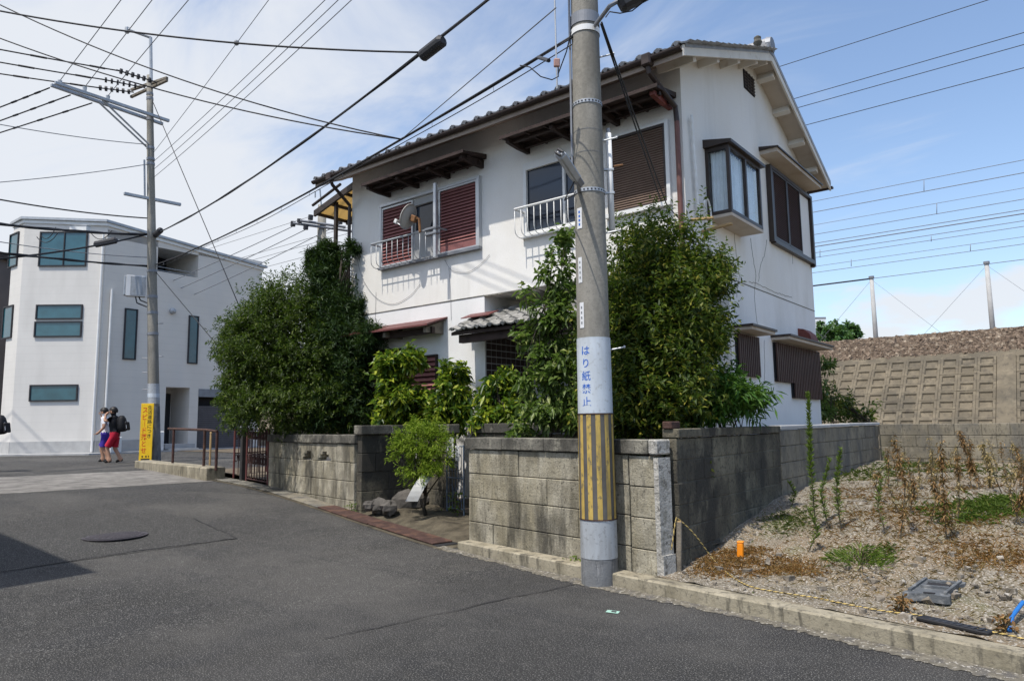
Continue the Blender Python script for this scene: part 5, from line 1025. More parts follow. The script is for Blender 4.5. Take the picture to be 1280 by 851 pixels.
q = [lp(1262, 792)+(0, 0, .02), lp(1266, 780)+(0, 0, .05), lp(1280, 770)+(0, 0, .09), lp(1310, 765)+(0, 0, .06), lp(1370, 775)+(0, 0, .02)]; b = MB(); b.tube(q, .014, 8); tag(b.build('hose', M['hose'], smooth=True), 'short blue plastic hose lying at the kerb', 'hose')
for i, (x, y, lab) in enumerate(((1128, 765, 'dried brown weed tuft beside the rubber strip end'), (1256, 790, 'dried brown weed tuft beside the blue hose'))): tuft(lab, lp(x, y), 70, .1, 'leaf_dead', 310+i, .03, .05, .02)
pts = []; sz = []
for i in range(120):
    x = 850+430*rng.random(); y = 690+100*rng.random(); q = lp(x, y)
    if inv_rf(q[0], q[1])[1] > .2: piece_r = .025+.05*rng.random()**2; pts.append(q+(0, 0, piece_r*.2)); sz.append(piece_r)
tag(stones('stone_chips', pts, sz, M['stone'], .6), 'larger pale stones lying among the gravel', 'stones')
# --- rocks, sign board and soil in the nook
sheet('nook_soil', lambda x, y: g(x, y)+.008+.10*sm((inv_rf(x, y)[1]-.17)/.5)+.02*math.sin(x*9)*math.sin(y*11), 3.26, 5.82, .17, 1.2, .06, .06, .0, M['moss'])
for i, (x, y, r_) in enumerate(((474, 632, .15), (486, 634, .14), (510, 627, .25), (531, 624, .16), (547, 624, .19), (462, 632, .10))):
    p = gp(x, y, .16); b = MB(); k = 10; vs = []; q = np.random.default_rng(500+i)
    for a in range(1, 5):
        for j in range(k):
            th_ = math.pi*a/5; ph = 2*math.pi*j/k; s_ = r_*(1+q.normal(0, .13)); vs.append(p+(s_*1.15*math.sin(th_)*math.cos(ph), s_*math.sin(th_)*math.sin(ph), s_*.8*math.cos(th_)))
    vs += [p+(0, 0, r_*.8), p-(0, 0, r_*.8)]; fs = [(a*k+j, a*k+(j+1) % k, (a+1)*k+(j+1) % k, (a+1)*k+j) for a in range(3) for j in range(k)]+[(40, j, (j+1) % k)[::-1] for j in range(k)]+[(41, 30+(j+1) % k, 30+j)[::-1] for j in range(k)]
    fs = [f[::-1] for f in fs]; b.add(vs, fs); tag(b.build('rock', M['rock'], smooth=False), ['rounded dark garden rock at the corner of the return wall', 'small rock between the corner rock and the large rock', 'largest dark rock in front of the white board', 'dark rock to the bush side of the white board', 'dark rock at the foot of the small bush', 'smallest stone before the large rock'][i], 'rock', 'garden rocks in the wall nook')
a, c = gp(516, 622, .10), gp(530, 597, .10); a = atd(514, 625, 9.75); c = atd(534, 591, 9.95); d_ = c-a; sd_ = RT*.085; b = MB(); nn_ = np.cross(d_, sd_); nn_ /= np.linalg.norm(nn_); vs = []
for i in range(7):
    t = i/6; q = a+d_*t+nn_*(.05*(t-.5)**2*4); vs += [q-sd_, q+sd_, q-sd_+nn_*.006, q+sd_+nn_*.006]
fs = []
for i in range(6): o_ = i*4; fs += [(o_, o_+1, o_+5, o_+4), (o_+2, o_+6, o_+7, o_+3), (o_, o_+4, o_+6, o_+2), (o_+1, o_+3, o_+7, o_+5)]
b.add(vs, fs+[(0, 2, 3, 1), (24, 25, 27, 26)]); th = tag(b.build('fallen_board', M['dish']), 'bent white sign board leaning on the rocks in the nook', 'board'); 
b = MB()
for i in range(5): q = a+d_*(.15+.15*i)+nn_*(.05*((.15+.15*i)-.5)**2*4+.009); b.cbox(q+sd_*.2, sd_*.35, d_*.02, nn_*.001, .0005)
b.build('faded_marks', M['galv_dark'], th)
# blue iron wicket with its paper notices
th = thing('iron_wicket', 'narrow blue wrought iron wicket between the nook walls', 'gate', V3(rf(4.65, 1.15), .2))
def WK(s, z, n=1.12): return V3(rf(s, n), z)
b = MB()
for s in (4.88, 4.46): b.tube([WK(s, .2), WK(s, 1.2)], .014, 6)
for z in (.28, .72, 1.18): b.tube([WK(4.88, z), WK(4.46, z)], .010, 6)
b.build('frame', M['iron_blue'], th)
for i in range(5): s = 4.52+.075*i; b = MB(); b.tube([WK(s, .28), WK(s, 1.18)], .006, 5); b.build('bar', M['iron_blue'], th)
for z in (.5, .95):
    for s in (4.77, 4.57): b = MB(); b.tube([WK(s+.055*math.cos(t), z+.12*math.sin(t)) for t in np.linspace(0, 6.28, 16)], .006, 5); b.build('scroll', M['iron_blue'], th)
for (s, z, w_, h_) in ((4.74, 1.16, .085, .15), (4.56, 1.08, .05, .11)):
    b = MB(); b.cbox(WK(s, z, 1.08), V3(E_*w_, 0), V3(N_*.003, 0), (0, 0, h_), .001); o_ = tag(b.build('paper_notice', M['paper']), 'larger white paper notice on the blue iron wicket' if w_ > .06 else 'smaller white paper notice on the blue iron wicket', 'notice')
    b = MB()
    for i in range(3): b.cbox(WK(s, z+.05-.05*i, 1.074), V3(E_*w_*.5, 0), V3(N_*.001, 0), (0, 0, .006), .0004)
    b.build('print_lines', M['galv_dark'], o_)
# ================================================================== UTILITY POLES
def textmesh(body, size, spacing=1.0):
    cu = bpy.data.curves.new('txt', 'FONT'); cu.body = body; cu.size = size; cu.align_x = 'CENTER'; cu.space_line = spacing; cu.resolution_u = 3; cu.offset = size*.006
    o = bpy.data.objects.new('txt', cu); col.objects.link(o); dg = bpy.context.evaluated_depsgraph_get(); me = o.evaluated_get(dg).to_mesh()
    v = np.array([q.co[:] for q in me.vertices]); f = [list(q.vertices) for q in me.polygons]; o.evaluated_get(dg).to_mesh_clear(); bpy.data.objects.remove(o); bpy.data.curves.remove(cu); return v, f
def band(b, c, z0, z1, r0, r1, n=40, a0=0., a1=2*math.pi, lean=(0, 0)):
    A = np.linspace(a0, a1, n+1); vs = []
    for z, r_ in ((z0, r0), (z1, r1)):
        for a in A: vs.append((c[0]+lean[0]*z+r_*math.cos(a), c[1]+lean[1]*z+r_*math.sin(a), z))
    k = n+1; b.add(vs, [(i, i+1, k+i+1, k+i) for i in range(n)])
PB = gp(750, 729); PC = PB[:2]
plr = lambda z: max(.10, .170-.0053*z)
TOC = math.atan2(-PC[1], -PC[0])                       # direction from the pole to the camera
pl = thing('utility_pole', 'concrete utility pole with yellow black stripes and white notice sheet', 'utility pole', (PC[0], PC[1], 0))
b = MB(); zs = list(np.linspace(.0, 13.4, 17)); b.tube([(PC[0], PC[1], z) for z in zs], [plr(z) for z in zs], 40); b.build('shaft', M['conc_pole'], pl, smooth=True)
def zat(y): d = ray(750-(738-y)*.027, y); t = np.hypot(PC[0], PC[1])-.15; return EYE[2]+d[2]*t/np.hypot(d[0], d[1])
z_a, z_b, z_c, z_d, z_e = .0, zat(699), zat(650), zat(517), zat(421)
for nm, q0, q1, ex_, mt_ in (('base_paint', -.02, z_b, .004, 'conc_base'), ('lower_sheath', z_b, z_c, .006, 'grey_sheet'), ('notice_sheet', z_d+.005, z_e, .006, 'white_sheet')):
    b = MB(); band(b, PC, q0, q1, plr(q0)+ex_, plr(q1)+ex_, 40); b.build(nm, M[mt_], pl, smooth=True)
    b = MB(); band(b, PC, q1-.004, q1, plr(q1)+ex_+.001, plr(q1)-.002, 40); b.build(nm+'_rim', M[mt_], pl)
ns = 12
b = MB(); band(b, PC, z_c-.004, z_d+.006, plr(z_c)+.006, plr(z_d)+.006, 48); st = b.build('stripe_sleeve', M['stripe_k'], pl, smooth=True)
for i in range(ns):
    a0 = TOC+.12+i*2*math.pi/ns; b = MB(); band(b, PC, z_c+.004, z_d-.004, plr(z_c)+.0085, plr(z_d)+.0085, 6, a0-.27/2, a0+.27/2); b.build('stripe', M['stripe_y'], st, smooth=True)
for z in (z_c, z_d): b = MB(); b.tube([(PC[0], PC[1], z-.006), (PC[0], PC[1], z+.006)], plr(z)+.011, 40, caps=False); b.build('sleeve_band', M['rust'], st)
def on_pole(parent, body, size, zc, ang, mt_, name, c=PC, rad=plr, line=1.0, ex_=.0075):
    v, f = textmesh(body, size, line); yc = (v[:, 1].max()+v[:, 1].min())/2; xc = (v[:, 0].max()+v[:, 0].min())/2; b = MB(); vs = []
    for q in v: z = zc+q[1]-yc; r_ = rad(z)+ex_; a = ang+(q[0]-xc)/r_; vs.append((c[0]+r_*math.cos(a), c[1]+r_*math.sin(a), z))
    b.add(vs, f); return b.build(name, mt_, parent)
sheet_o = [o for o in pl.children if o.name.startswith('notice_sheet')][0]
chars = 'はり紙禁止'; tz0, tz1 = zat(436), zat(503)
for i, ch in enumerate(chars): on_pole(sheet_o, ch, .098, tz0+(tz1-tz0)*(i+.1)/4.2, TOC-.50, M['blue_ink'], 'letter')
for (y0, y1, a0, w_) in ((320, 352, -.78, .10), (377, 409, -.72, .10), (258, 284, -.75, .13)):
    b = MB(); q0, q1 = zat(y1), zat(y0); band(b, PC, q0, q1, plr(q0)+.004, plr(q1)+.004, 6, TOC+a0-w_*1.6, TOC+a0+w_*1.6); t_ = b.build('tag_plate', M['paper'], pl)
    for k in range(4): b = MB(); z = q0+(q1-q0)*(.2+.2*k); band(b, PC, z-.012, z+.012, plr(z)+.0055, plr(z)+.0055, 3, TOC+a0-w_*.5, TOC+a0+w_*.5); b.build('faded_print', M['galv_dark'] if y0 != 258 else M['blue_ink'], t_)
for y in (125, 236):
    z = zat(y); b = MB(); b.tube([(PC[0], PC[1], z-.018), (PC[0], PC[1], z+.018)], plr(z)+.006, 36, caps=False); bd = b.build('steel_band', M['galv'], pl)
    for k in range(12): a = TOC-1.3+k*.24; b = MB(); r_ = plr(z)+.008; b.cbox((PC[0]+r_*math.cos(a), PC[1]+r_*math.sin(a), z), (-.008*math.sin(a), .008*math.cos(a), 0), (.002*math.cos(a), .002*math.sin(a), 0), (0, 0, .007), .001); b.build('band_hole', M['black_box'], bd)
for y in (15, 22, 33): z = zat(y); b = MB(); b.tube([(PC[0], PC[1], z-.03), (PC[0], PC[1], z+.03)], plr(z)+.008, 36, caps=False); b.build('steel_band', M['galv_dark'] if y < 30 else M['white_paint'], pl)
for y in (160, 188): z = zat(y); b = MB(); b.tube([(PC[0], PC[1], z-.003), (PC[0], PC[1], z+.003)], plr(z)+.002, 36, caps=False); b.build('cast_seam', M['conc_base'], pl)
RP = np.array([math.cos(TOC+math.pi/2), math.sin(TOC+math.pi/2)])       # to the viewer's right of the pole
if RP@RT[:2] < 0: RP = -RP
TC = np.array([math.cos(TOC), math.sin(TOC)])
def pp(side, front, z): return np.array([PC[0]+RP[0]*side+TC[0]*front, PC[1]+RP[1]*side+TC[1]*front, z])
for (y, sd_) in ((64, 1), (287, 1), (435, 1), (170, 1)):
    z = zat(y); b = MB(); b.tube([pp(sd_*plr(z)*.9, .02, z-.01), pp(sd_*(plr(z)+.14), .03, z+.015)], .008, 6); b.tube([pp(sd_*(plr(z)+.13), .03, z+.015), pp(sd_*(plr(z)+.145), .03, z+.016)], .014, 8); b.build('step_bolt', M['galv'], pl)
# white cable riser pipe to the right, and its clips
z0, z1 = zat(285), zat(158); b = MB(); b.tube([pp(.215, -.06, z0), pp(.205, -.06, z1)], .030, 12); b.build('riser_pipe', M['white_paint'], pl, smooth=True)
b = MB(); b.tube([pp(.205, -.06, z1), pp(.203, -.06, z1+.05)], .022, 8); b.build('riser_cap', M['galv_dark'], pl)
for y in (235, 205): z = zat(y); b = MB(); b.cbox(pp(.16, -.04, z), V3(RP*.09, 0), V3(TC*.014, 0), (0, 0, .012), .003); b.build('riser_clip', M['galv'], pl)
b = MB(); b.tube([pp(.25, .0, zat(203)), pp(.34, -.04, zat(200))], .010, 6); b.build('span_hook', M['rust_orange'], pl)
# thin ground wire up the left side
b = MB(); b.tube([pp(-.165, .03, zat(215)), pp(-.16, .03, zat(90)), pp(-.155, .04, zat(-60))], .012, 6); b.build('ground_pipe', M['galv_dark'], pl)
b = MB(); b.tube([pp(-.30, .0, zat(100)), pp(-.31, .0, zat(-80))], .008, 6); b.build('guy_rod', M['galv'], pl)
# crossarms above the picture
for z in (10.2, 9.6, 7.25): b = MB(); b.cbox((PC[0], PC[1], z), V3(N_*1.0, 0), V3(E_*.04, 0), (0, 0, .04), .006); b.build('crossarm', M['galv'], pl)
# box-shaped street light
lt = thing('street_light', 'slim metal street light angled off the striped utility pole', 'street light', pp(-.2, .1, zat(225)))
q0, q1 = atd(720, 223, 6.45), atd(700, 192, 6.15); ax = q1-q0; L_ = np.linalg.norm(ax); ax /= L_; sd_ = np.cross(ax, FW); sd_ /= np.linalg.norm(sd_); up_ = np.cross(sd_, ax)
b = MB(); b.cbox((q0+q1)/2, ax*L_/2, sd_*.036, up_*.05, .012); b.build('housing', M['galv'], lt)
b = MB(); b.cbox((q0+q1)/2-sd_*.0-FW*.052, ax*L_*.44, sd_*.026, up_*.012, .006); b.build('lens', M['grey_sheet'], lt)
for k in (-1, 1): b = MB(); b.cbox(q1+ax*.01+sd_*.018*k, ax*.02, sd_*.008, up_*.04, .004); b.build('end_clip', M['black_box'], lt)
b = MB(); b.cbox(q0-ax*.03, ax*.06, sd_*.03, up_*.05, .008); b.tube([q0-ax*.05, pp(-.1, .05, zat(236))], .02, 8); b.build('bracket', M['galv_dark'], lt)
b = MB(); b.tube([q0, q0+(-.06, 0, -.08), pp(-.25, .05, zat(245)), pp(-.14, .1, zat(240))], .006, 5); b.build('lead', M['cable'], lt)
# black terminal box on an arm at the upper right
bx_ = thing('terminal_box', 'black cable terminal box on an arm at the top of the striped pole', 'cable box', atd(785, 0, 6.6))
q = atd(797, -6, 6.5); a_ = atd(812, -14, 6.5)-atd(775, 6, 6.5); a_ /= np.linalg.norm(a_); s2_ = np.cross(a_, FW); s2_ /= np.linalg.norm(s2_)
b = MB(); b.cbox(q, a_*.19, s2_*.075, FW*.08, .03); b.build('case', M['black_box'], bx_)
b = MB(); b.tube([pp(.1, .1, zat(30)), atd(762, 8, 6.5), atd(772, 2, 6.5)], .02, 8); b.build('arm', M['galv_dark'], bx_)
b = MB(); b.tube([atd(757, 22, 6.5), atd(762, 15, 6.5), atd(775, 17, 6.5), atd(790, 14, 6.5), atd(808, 0, 6.5)], .006, 5); b.build('loop_cable', M['cable'], bx_)
# ------------------------------------------------------------- the pole across the junction
QB = gp(193, 577); QC = QB[:2]; qd = (QB-EYE)@FW
pol2 = thing('utility_pole', 'tall concrete utility pole with steel crossarms beside the yellow sign', 'utility pole', QB)
def q2(x, y, dd_=0): return atd(x, y, (np.array([QC[0], QC[1], 3])-EYE)@FW+ (0 if y > 530 else (530-y)/FPX*qd*.117)+dd_)
QT = q2(187, 95); ztop = QT[2]; q2l = (QT[:2]-QC)/(ztop-QB[2]); qa = lambda z, dx=0., dy=0.: np.array([QC[0]+q2l[0]*(z-QB[2])+dx, QC[1]+q2l[1]*(z-QB[2])+dy, z]); QL = QC-q2l*QB[2]; q2r = lambda z: .178-.0075*z
zs = np.linspace(QB[2]-.05, ztop, 10); b = MB(); b.tube([qa(z) for z in zs], [q2r(z) for z in zs], 24); b.build('shaft', M['conc_pole'], pol2, smooth=True)
def z2(y): return q2(190, y)[2]
for (y0, y1, mt_, ex_) in ((505, 480, 'grey_sheet', .006), (578, 508, 'conc_base', .004), (497, 492, 'white_sheet', .009)):
    b = MB(); band(b, QL, z2(y0), z2(y1), q2r(z2(y0))+ex_, q2r(z2(y1))+ex_, 24, lean=q2l); b.build('sheath', M[mt_], pol2, smooth=True)
def arm2(p0, p1, w_, mt_, name='crossarm'): b = MB(); d_ = p1-p0; u_ = np.cross(d_, (0, 0, 1.)); u_ /= np.linalg.norm(u_); v_ = np.cross(u_, d_); v_ /= np.linalg.norm(v_); b.cbox((p0+p1)/2, d_/2, u_*w_, v_*w_, .008); return b.build(name, mt_, pol2)
zA = z2(147); pa_, pb2 = atz(66, 105, zA), qa(zA); ad_ = (pa_-pb2); ad_ /= np.linalg.norm(ad_); sd2 = np.cross(ad_, (0, 0, 1.))
for k in (-1, 1): arm2(pb2-ad_*.5+sd2*.19*k, pa_+sd2*.12*k, .045, M['galv'])
for k in (-1, 1): b = MB(); b.tube([pb2+(0, 0, -.95)+sd2*.1*k, lerp(pb2, pa_, .55)+sd2*.12*k], .028, 6); b.build('brace', M['galv'], pol2)
zU = z2(107); u0, u1 = atz(164, 117, zU), atz(209, 99, zU)
for k in (-.12, .12): arm2(u0+(0, 0, k), u1+(0, 0, k*.3), .04, M['wood_grey'])
zC = z2(250); arm2(atz(155, 242, zC), atz(226, 256, zC), .045, M['galv'])
for y in (118, 124, 150, 186, 200, 206, 340, 372, 392, 418): z = z2(y); b = MB(); b.tube([qa(z-.04), qa(z+.04)], q2r(z)+.012, 20, caps=False); b.build('steel_band', M['galv_dark'], pol2)
b = MB(); t0 = qa(ztop-.2, .1); t1_ = qa(z2(48), .1); b.tube([t0, t1_], .05, 8); b.tube([t1_, atz(160, 37, t1_[2]+.15)], .05, 8); b.cbox(atz(159, 38, t1_[2]+.18), (.06, 0, 0), (0, .06, 0), (0, 0, .1), .02); b.build('lightning_arm', M['galv'], pol2)
b = MB(); b.tube([qa(z2(245), -.2, -.1), qa(z2(200), -.2, -.1)], .03, 8); b.build('conduit', M['galv'], pol2)
for k, (y, sd_) in enumerate(((448, -1), (466, -1), (446, 1), (405, 1), (487, -1))): z = z2(y); b = MB(); e0 = qa(z)+RT*sd_*.12; b.tube([e0, e0+RT*sd_*.2], .012, 6); b.build('step_bolt', M['galv_dark'], pol2)
ins = []
for (x, y) in ((150, 89), (131, 100), (124, 110)):           # strain insulators of the west-bound wires
    p0 = atz(x, y, zU); b = MB(); d_ = np.array([u0[0]-p0[0], u0[1]-p0[1], 0]); ue = lerp(u0, u1, (.75, .4, .08)[len(ins)]); d_ = ue-p0; d_ /= np.linalg.norm(d_)
    for t in np.linspace(0, 1.0, 6): b.tube([p0+d_*(t*.8), p0+d_*(t*.8+.06)], .085, 8)
    b.tube([p0-d_*.1, ue], .02, 6); b.build('insulator', M['black_box'], pol2); ins.append(p0)
hv = []
for (x, y) in ((75, 101), (106, 109), (135, 120)):
    p0 = atz(x, y, zA+.22); b = MB(); b.tube([p0-(0, 0, .2), p0], [.05, .06], 8); b.build('pin_insulator', M['galv'], pol2); hv.append(p0)
_v = ray(170, 358); fwh = np.array([_v[0], _v[1], 0]); fwh /= np.linalg.norm(fwh); rth = np.array([fwh[1], -fwh[0], 0]); mb = thing('meter_box', 'white equipment box mounted on the far utility pole', 'equipment box', qa(z2(372))); c = q2(170, 358, -.25); b = MB(); b.cbox(c, rth*.26, fwh*.13, (0, 0, .31), .006); b.build('case', M['far_white'], mb)
b = MB(); b.cbox(c-fwh*.136+rth*.05, rth*.20, fwh*.006, (0, 0, .28), .004); b.build('door', M['grey_sheet'], mb); b = MB(); b.cbox(c-rth*.29, rth*.03, fwh*.12, (0, 0, .29), .01); b.build('side_flange', M['galv'], mb)
b = MB(); b.tube([c-(0, 0, .31), c+RT*.05-(0, 0, .5), c+RT*.35-(0, 0, .62)], .02, 6); b.tube([c-(0, 0, .31)+RT*.1, c+RT*.15-(0, 0, .42), c+RT*.35-(0, 0, .5)], .02, 6); b.build('leads', M['cable'], mb)
# yellow vertical sign strapped to the pole
sg = thing('warning_sign', 'tall yellow traffic warning sign with red and black lettering on the far pole', 'sign', gp(184, 577))
w2, h2 = .175, None; cz0, cz1 = q2(183, 579, -.64), q2(183, 504, -.64); c = (cz0+cz1)/2; h2 = (cz1[2]-cz0[2])/2; rtx = RT.copy(); rtx[2] = 0; rtx /= np.linalg.norm(rtx); ang = R(6); rx = np.array([rtx[0]*math.cos(ang)-rtx[1]*math.sin(ang), rtx[0]*math.sin(ang)+rtx[1]*math.cos(ang), 0]); fx = np.cross((0, 0, 1.), rx)
if fx@FW > 0: fx = -fx
b = MB(); b.cbox(c, rx*w2, fx*.012, (0, 0, h2), .004); b.build('panel', M['sign_yellow'], sg)
def sign_text(body, size, cx, z0, z1, mt_, sx=1.):
    for i, ch in enumerate(body):
        v, f = textmesh(ch if ch != 'ー' else '｜', size); v = v-(v.max(0)+v.min(0))/2; zc = z0+(z1-z0)*(i+.5)/len(body); b = MB(); b.add([c+rx*(cx+q[0]*sx)+fx*.0145+np.array([0, 0, zc-c[2]+q[1]]) for q in v], f); b.build('letter', mt_, sg)
ztp, zbt = c[2]+h2, c[2]-h2
sign_text('スピード落とせ', .19, -.055, ztp-.10, zbt+.28, M['red_ink'], .85); sign_text('生活道路につき', .13, .078, ztp-.05, ztp-1.0, M['black_ink'])
for (cx, z, w_) in ((-.08, zbt+.2, .02), (.02, zbt+.2, .02), (.09, zbt+.2, .012), (0, zbt+.12, .12)): b = MB(); b.cbox(c+rx*cx+fx*.014+np.array([0, 0, z-c[2]]), rx*w_, fx*.002, (0, 0, .022), .001); b.build('small_print', M['black_ink'], sg)
b = MB(); b.tube([c-fx*.02+(0, 0, .4), qa(c[2]+.4)], .02, 6); b.tube([c-fx*.02-(0, 0, .4), qa(c[2]-.4)], .02, 6); b.build('strap', M['galv_dark'], sg)
# concrete footing with pipe barrier
ft_ = thing('concrete_footing', 'long weathered concrete footing below the far utility pole', 'footing', gp(212, 590)); a, c2 = gp(168, 584), gp(257, 601); d_ = c2-a; d_[2] = 0; n_ = np.array([-d_[1], d_[0], 0]); n_ /= np.linalg.norm(n_)
if n_[1] < 0: n_ = -n_
b = MB(); b.cbox((a+c2)/2+n_*.2+(0, 0, .06), d_/2, n_*.2, (0, 0, .16), .02); b.build('beam', M['kerb'], ft_)
br = thing('pipe_barrier', 'rusty brown pipe barrier standing on the concrete footing', 'barrier', gp(228, 590)); zt = None
P3 = [lerp(a, c2, t)+n_*.2+(0, 0, .2) for t in (.46, .86, 1.0)]
for k, p in enumerate(P3): b = MB(); b.tube([p, p+(0, 0, .82 if k < 2 else .78)], .03, 8); b.build('post', M['rust'] if k == 1 else M['rust_gate'], br)
b = MB(); b.tube([P3[0]+(0, 0, .82)-d_*.08, P3[1]+(0, 0, .82)+d_*.02, P3[2]+(0, 0, .80)], .028, 8); b.build('top_rail', M['rust'], br)
p = gp(262, 588); b = MB(); b.tube([p, p+(0, 0, .9)], .025, 8); b.tube([p+(0, 0, .9), p+(0, 0, .93)], [.032, .02], 8); tag(b.build('marker_post', M['bamboo']), 'single yellowish post standing between barrier and gate', 'post')
# wrought iron gate
def gate(label, s0, s1, n0, n1, h, mt_, nb, zb=.03, deco=True):
    P0 = V3(rf(s0, n0), g(*rf(s0, n0))+zb); P1 = V3(rf(s1, n1), g(*rf(s1, n1))+zb); th = thing('iron_gate', label, 'gate', (P0+P1)/2, 'iron gate leaves')
    for p in (P0, P1): b = MB(); b.tube([p, p+(0, 0, h)], .022, 8); b.build('stile', M['red_metal'], th)
    b = MB()
    for t in (.04, .5, .97): b.tube([P0+(0, 0, h*t), P1+(0, 0, h*t)], .014, 6)
    b.build('rails', mt_, th)
    for i in range(1, nb): q = lerp(P0, P1, i/nb); b = MB(); b.tube([q+(0, 0, .04), q+(0, 0, h*.97)], .011, 6); b.build('bar', mt_, th)
    if deco:
        ux = (P1-P0)/np.linalg.norm(P1-P0)
        for i in range(nb):
            for zt in (.40, .86): q = lerp(P0, P1, (i+.5)/nb)+(0, 0, h*zt); b = MB(); b.tube([q+ux*.05*math.cos(t)*(1-t/14)+np.array([0, 0, .075*math.sin(t)]) for t in np.linspace(0, 7.5, 14)], .009, 5); b.build('scroll', mt_, th)
    return th
gate('rusty wrought iron gate leaf with scrolls against the pale block wall', 9.44, 10.55, .22, .22, 1.05, M['rust_gate'], 8)
gate('rusty iron gate leaf folded back beside the barrier', 11.35, 11.75, .25, 1.1, 1.02, M['rust_gate'], 8)
pp_ = V3(rf(10.72, .22), g(*rf(10.72, .22))); b = MB(); b.cbox(pp_+(0, 0, .52), V3(E_*.06, 0), V3(N_*.06, 0), (0, 0, .54), .01); o_ = tag(b.build('gate_post', M['iron_black']), 'dark iron gate post with pale metal cap', 'gate post'); b = MB(); b.cbox(pp_+(0, 0, 1.08), V3(E_*.09, 0), V3(N_*.07, 0), (0, 0, .025), .01); b.build('post_cap', M['galv'], o_)
# ================================================================== WHITE BUILDING ACROSS THE JUNCTION
K0 = np.array([-30.25, 11.6]); d1 = np.array([-.076, .997]); K1 = next(K0+d1*q for q in np.linspace(3, 12, 400) if 640+FPX*((np.array([*(K0+d1*q), 6.])-EYE)@RT)/((np.array([*(K0+d1*q), 6.])-EYE)@FW) > 325); K2 = np.array([-32.75, 9.45]); K3 = K2+np.array([-.985, -.05])*1.15; K4 = K1+np.array([-4.2, -1.0])
gz = .53; wb = thing('white_building', 'three storey white siding building with teal windows across the junction', 'building', V3((K0+K1+K2)/3, gz))
def roofh(p): return 9.95-.085*((p-K2)@d1)*.9
def wall3(a, c, mt_, holes=(), name='wall', z0=gz):
    L = np.linalg.norm(c-a); u = (c-a)/L; nn = np.array([u[1], -u[0]]); b = MB(); za, zc = roofh(a), roofh(c); zm = min(za, zc)-.02
    P = lambda uu, z, dd_: V3(a+u*uu-nn*dd_, z); facegrid(b, P, [0, L], [z0, zm], list(holes), .25, 1)
    b.add([V3(a, zm), V3(c, zm), V3(c, zc), V3(a, za)], [(0, 1, 2, 3)]); b.build(name, mt_, wb); return P, L
def win3(P, L, x0, x1, y0, y1, Y=None, split=0, proj=None, glass='glass_teal'):
    f = lambda uu, z, dd_: np.array(P(uu, z, -dd_)); b = MB(); fr = .05
    for (a, c, e, h_) in ((x0, x0+fr, y0, y1), (x1-fr, x1, y0, y1), (x0+fr, x1-fr, y0, y0+fr), (x0+fr, x1-fr, y1-fr, y1))+(((split-.02, split+.02, y0+fr, y1-fr),) if split else ()):
        o = f(a, e, .0); b.obox(o, f(c, e, 0)-o, f(a, e, .06)-o, (0, 0, h_-e))
    w_ = b.build('window', M['black_box'], wb)
    for (a, c) in ([(x0+fr, split-.02), (split+.02, x1-fr)] if split else [(x0+fr, x1-fr)]): b = MB(); o = f(a, y0+fr, .015); b.obox(o, f(c, y0+fr, .015)-o, f(a, y0+fr, .025)-o, (0, 0, y1-y0-2*fr)); b.build('pane', M[glass], w_)
def uv(a, c, px, py):
    L = np.linalg.norm(c-a); u = (c-a)/L; nn = np.array([u[1], -u[0], 0]); d = ray(px, py); t = ((V3(a, 0)-EYE)@nn)/(d@nn); p = EYE+d*t; return (p[:2]-a)@u, p[2]
PL, LL = wall3(K2, K0, M['siding'])
for (x0, y0, x1, y1, sp) in ((51, 290, 108, 333, 82), (46, 381, 103, 399, 0), (44, 402, 102, 421, 0), (38, 481, 97, 501, 0)):
    a0, zt = uv(K2, K0, (x0), y0); a1, zb = uv(K2, K0, x1, y1); win3(PL, LL, max(.1, a0), min(LL-.05, a1), zb, zt, split=(uv(K2, K0, sp, y0)[0] if sp else 0))
hb = (*[uv(K0, K1, x, 325)[0] for x in (197, 248)], uv(K0, K1, 222, 343)[1], uv(K0, K1, 222, 305)[1]); hp = (uv(K0, K1, 206, 520)[0], uv(K0, K1, 236, 520)[0], gz+.3, uv(K0, K1, 222, 484)[1]); hg = (uv(K0, K1, 247, 520)[0], np.linalg.norm(K1-K0)-.3, gz+.05, uv(K0, K1, 280, 487)[1])
PR, LR = wall3(K0, K1, M['siding_shaded'], [hb, hp, hg])
def inner(h_, dep, mt_, nm):
    b = MB(); q = [PR(h_[0], h_[2], .25), PR(h_[1], h_[2], .25), PR(h_[1], h_[3], .25), PR(h_[0], h_[3], .25)]; dv = np.array(PR(0, 0, dep))-np.array(PR(0, 0, 0)); r_ = [np.array(k)+dv for k in q]
    b.add(q+r_, [(4, 5, 6, 7), (0, 1, 5, 4), (3, 7, 6, 2), (0, 4, 7, 3), (1, 2, 6, 5)]); b.build(nm, mt_, wb)
inner(hb, 2.6, M['siding_shaded'], 'balcony_recess'); inner(hp, 1.2, M['siding_shaded'], 'porch_recess'); inner(hg, .1, M['room'], 'garage_recess')
b = MB(); o = np.array(PR(hb[0]+.05, hb[2]+.02, 2.5)); b.obox(o, np.array(PR(hb[1]-.1, hb[2]+.02, 2.5))-o, np.array(PR(hb[0]+.05, hb[2]+.02, 2.58))-o, (0, 0, hb[3]-hb[2]-.1)); b.build('balcony_shade_door', M['glass_dark'], wb)  # dark glass spread over the back wall stands in for the recess shadow
for z in (.15, .4): b = MB(); b.tube([PR(hb[0], hb[2]+z*.6, .2), PR(hb[1], hb[2]+z*.6, .2)], .015, 6); b.build('balcony_rail', M['galv'], wb)
b = MB(); o = np.array(PR(hp[0]+.1, hp[2], 1.35)); b.obox(o, np.array(PR(hp[0]+1.0, hp[2], 1.35))-o, np.array(PR(hp[0]+.1, hp[2], 1.4))-o, (0, 0, 2.2)); b.build('entrance_door', M['black_box'], wb)
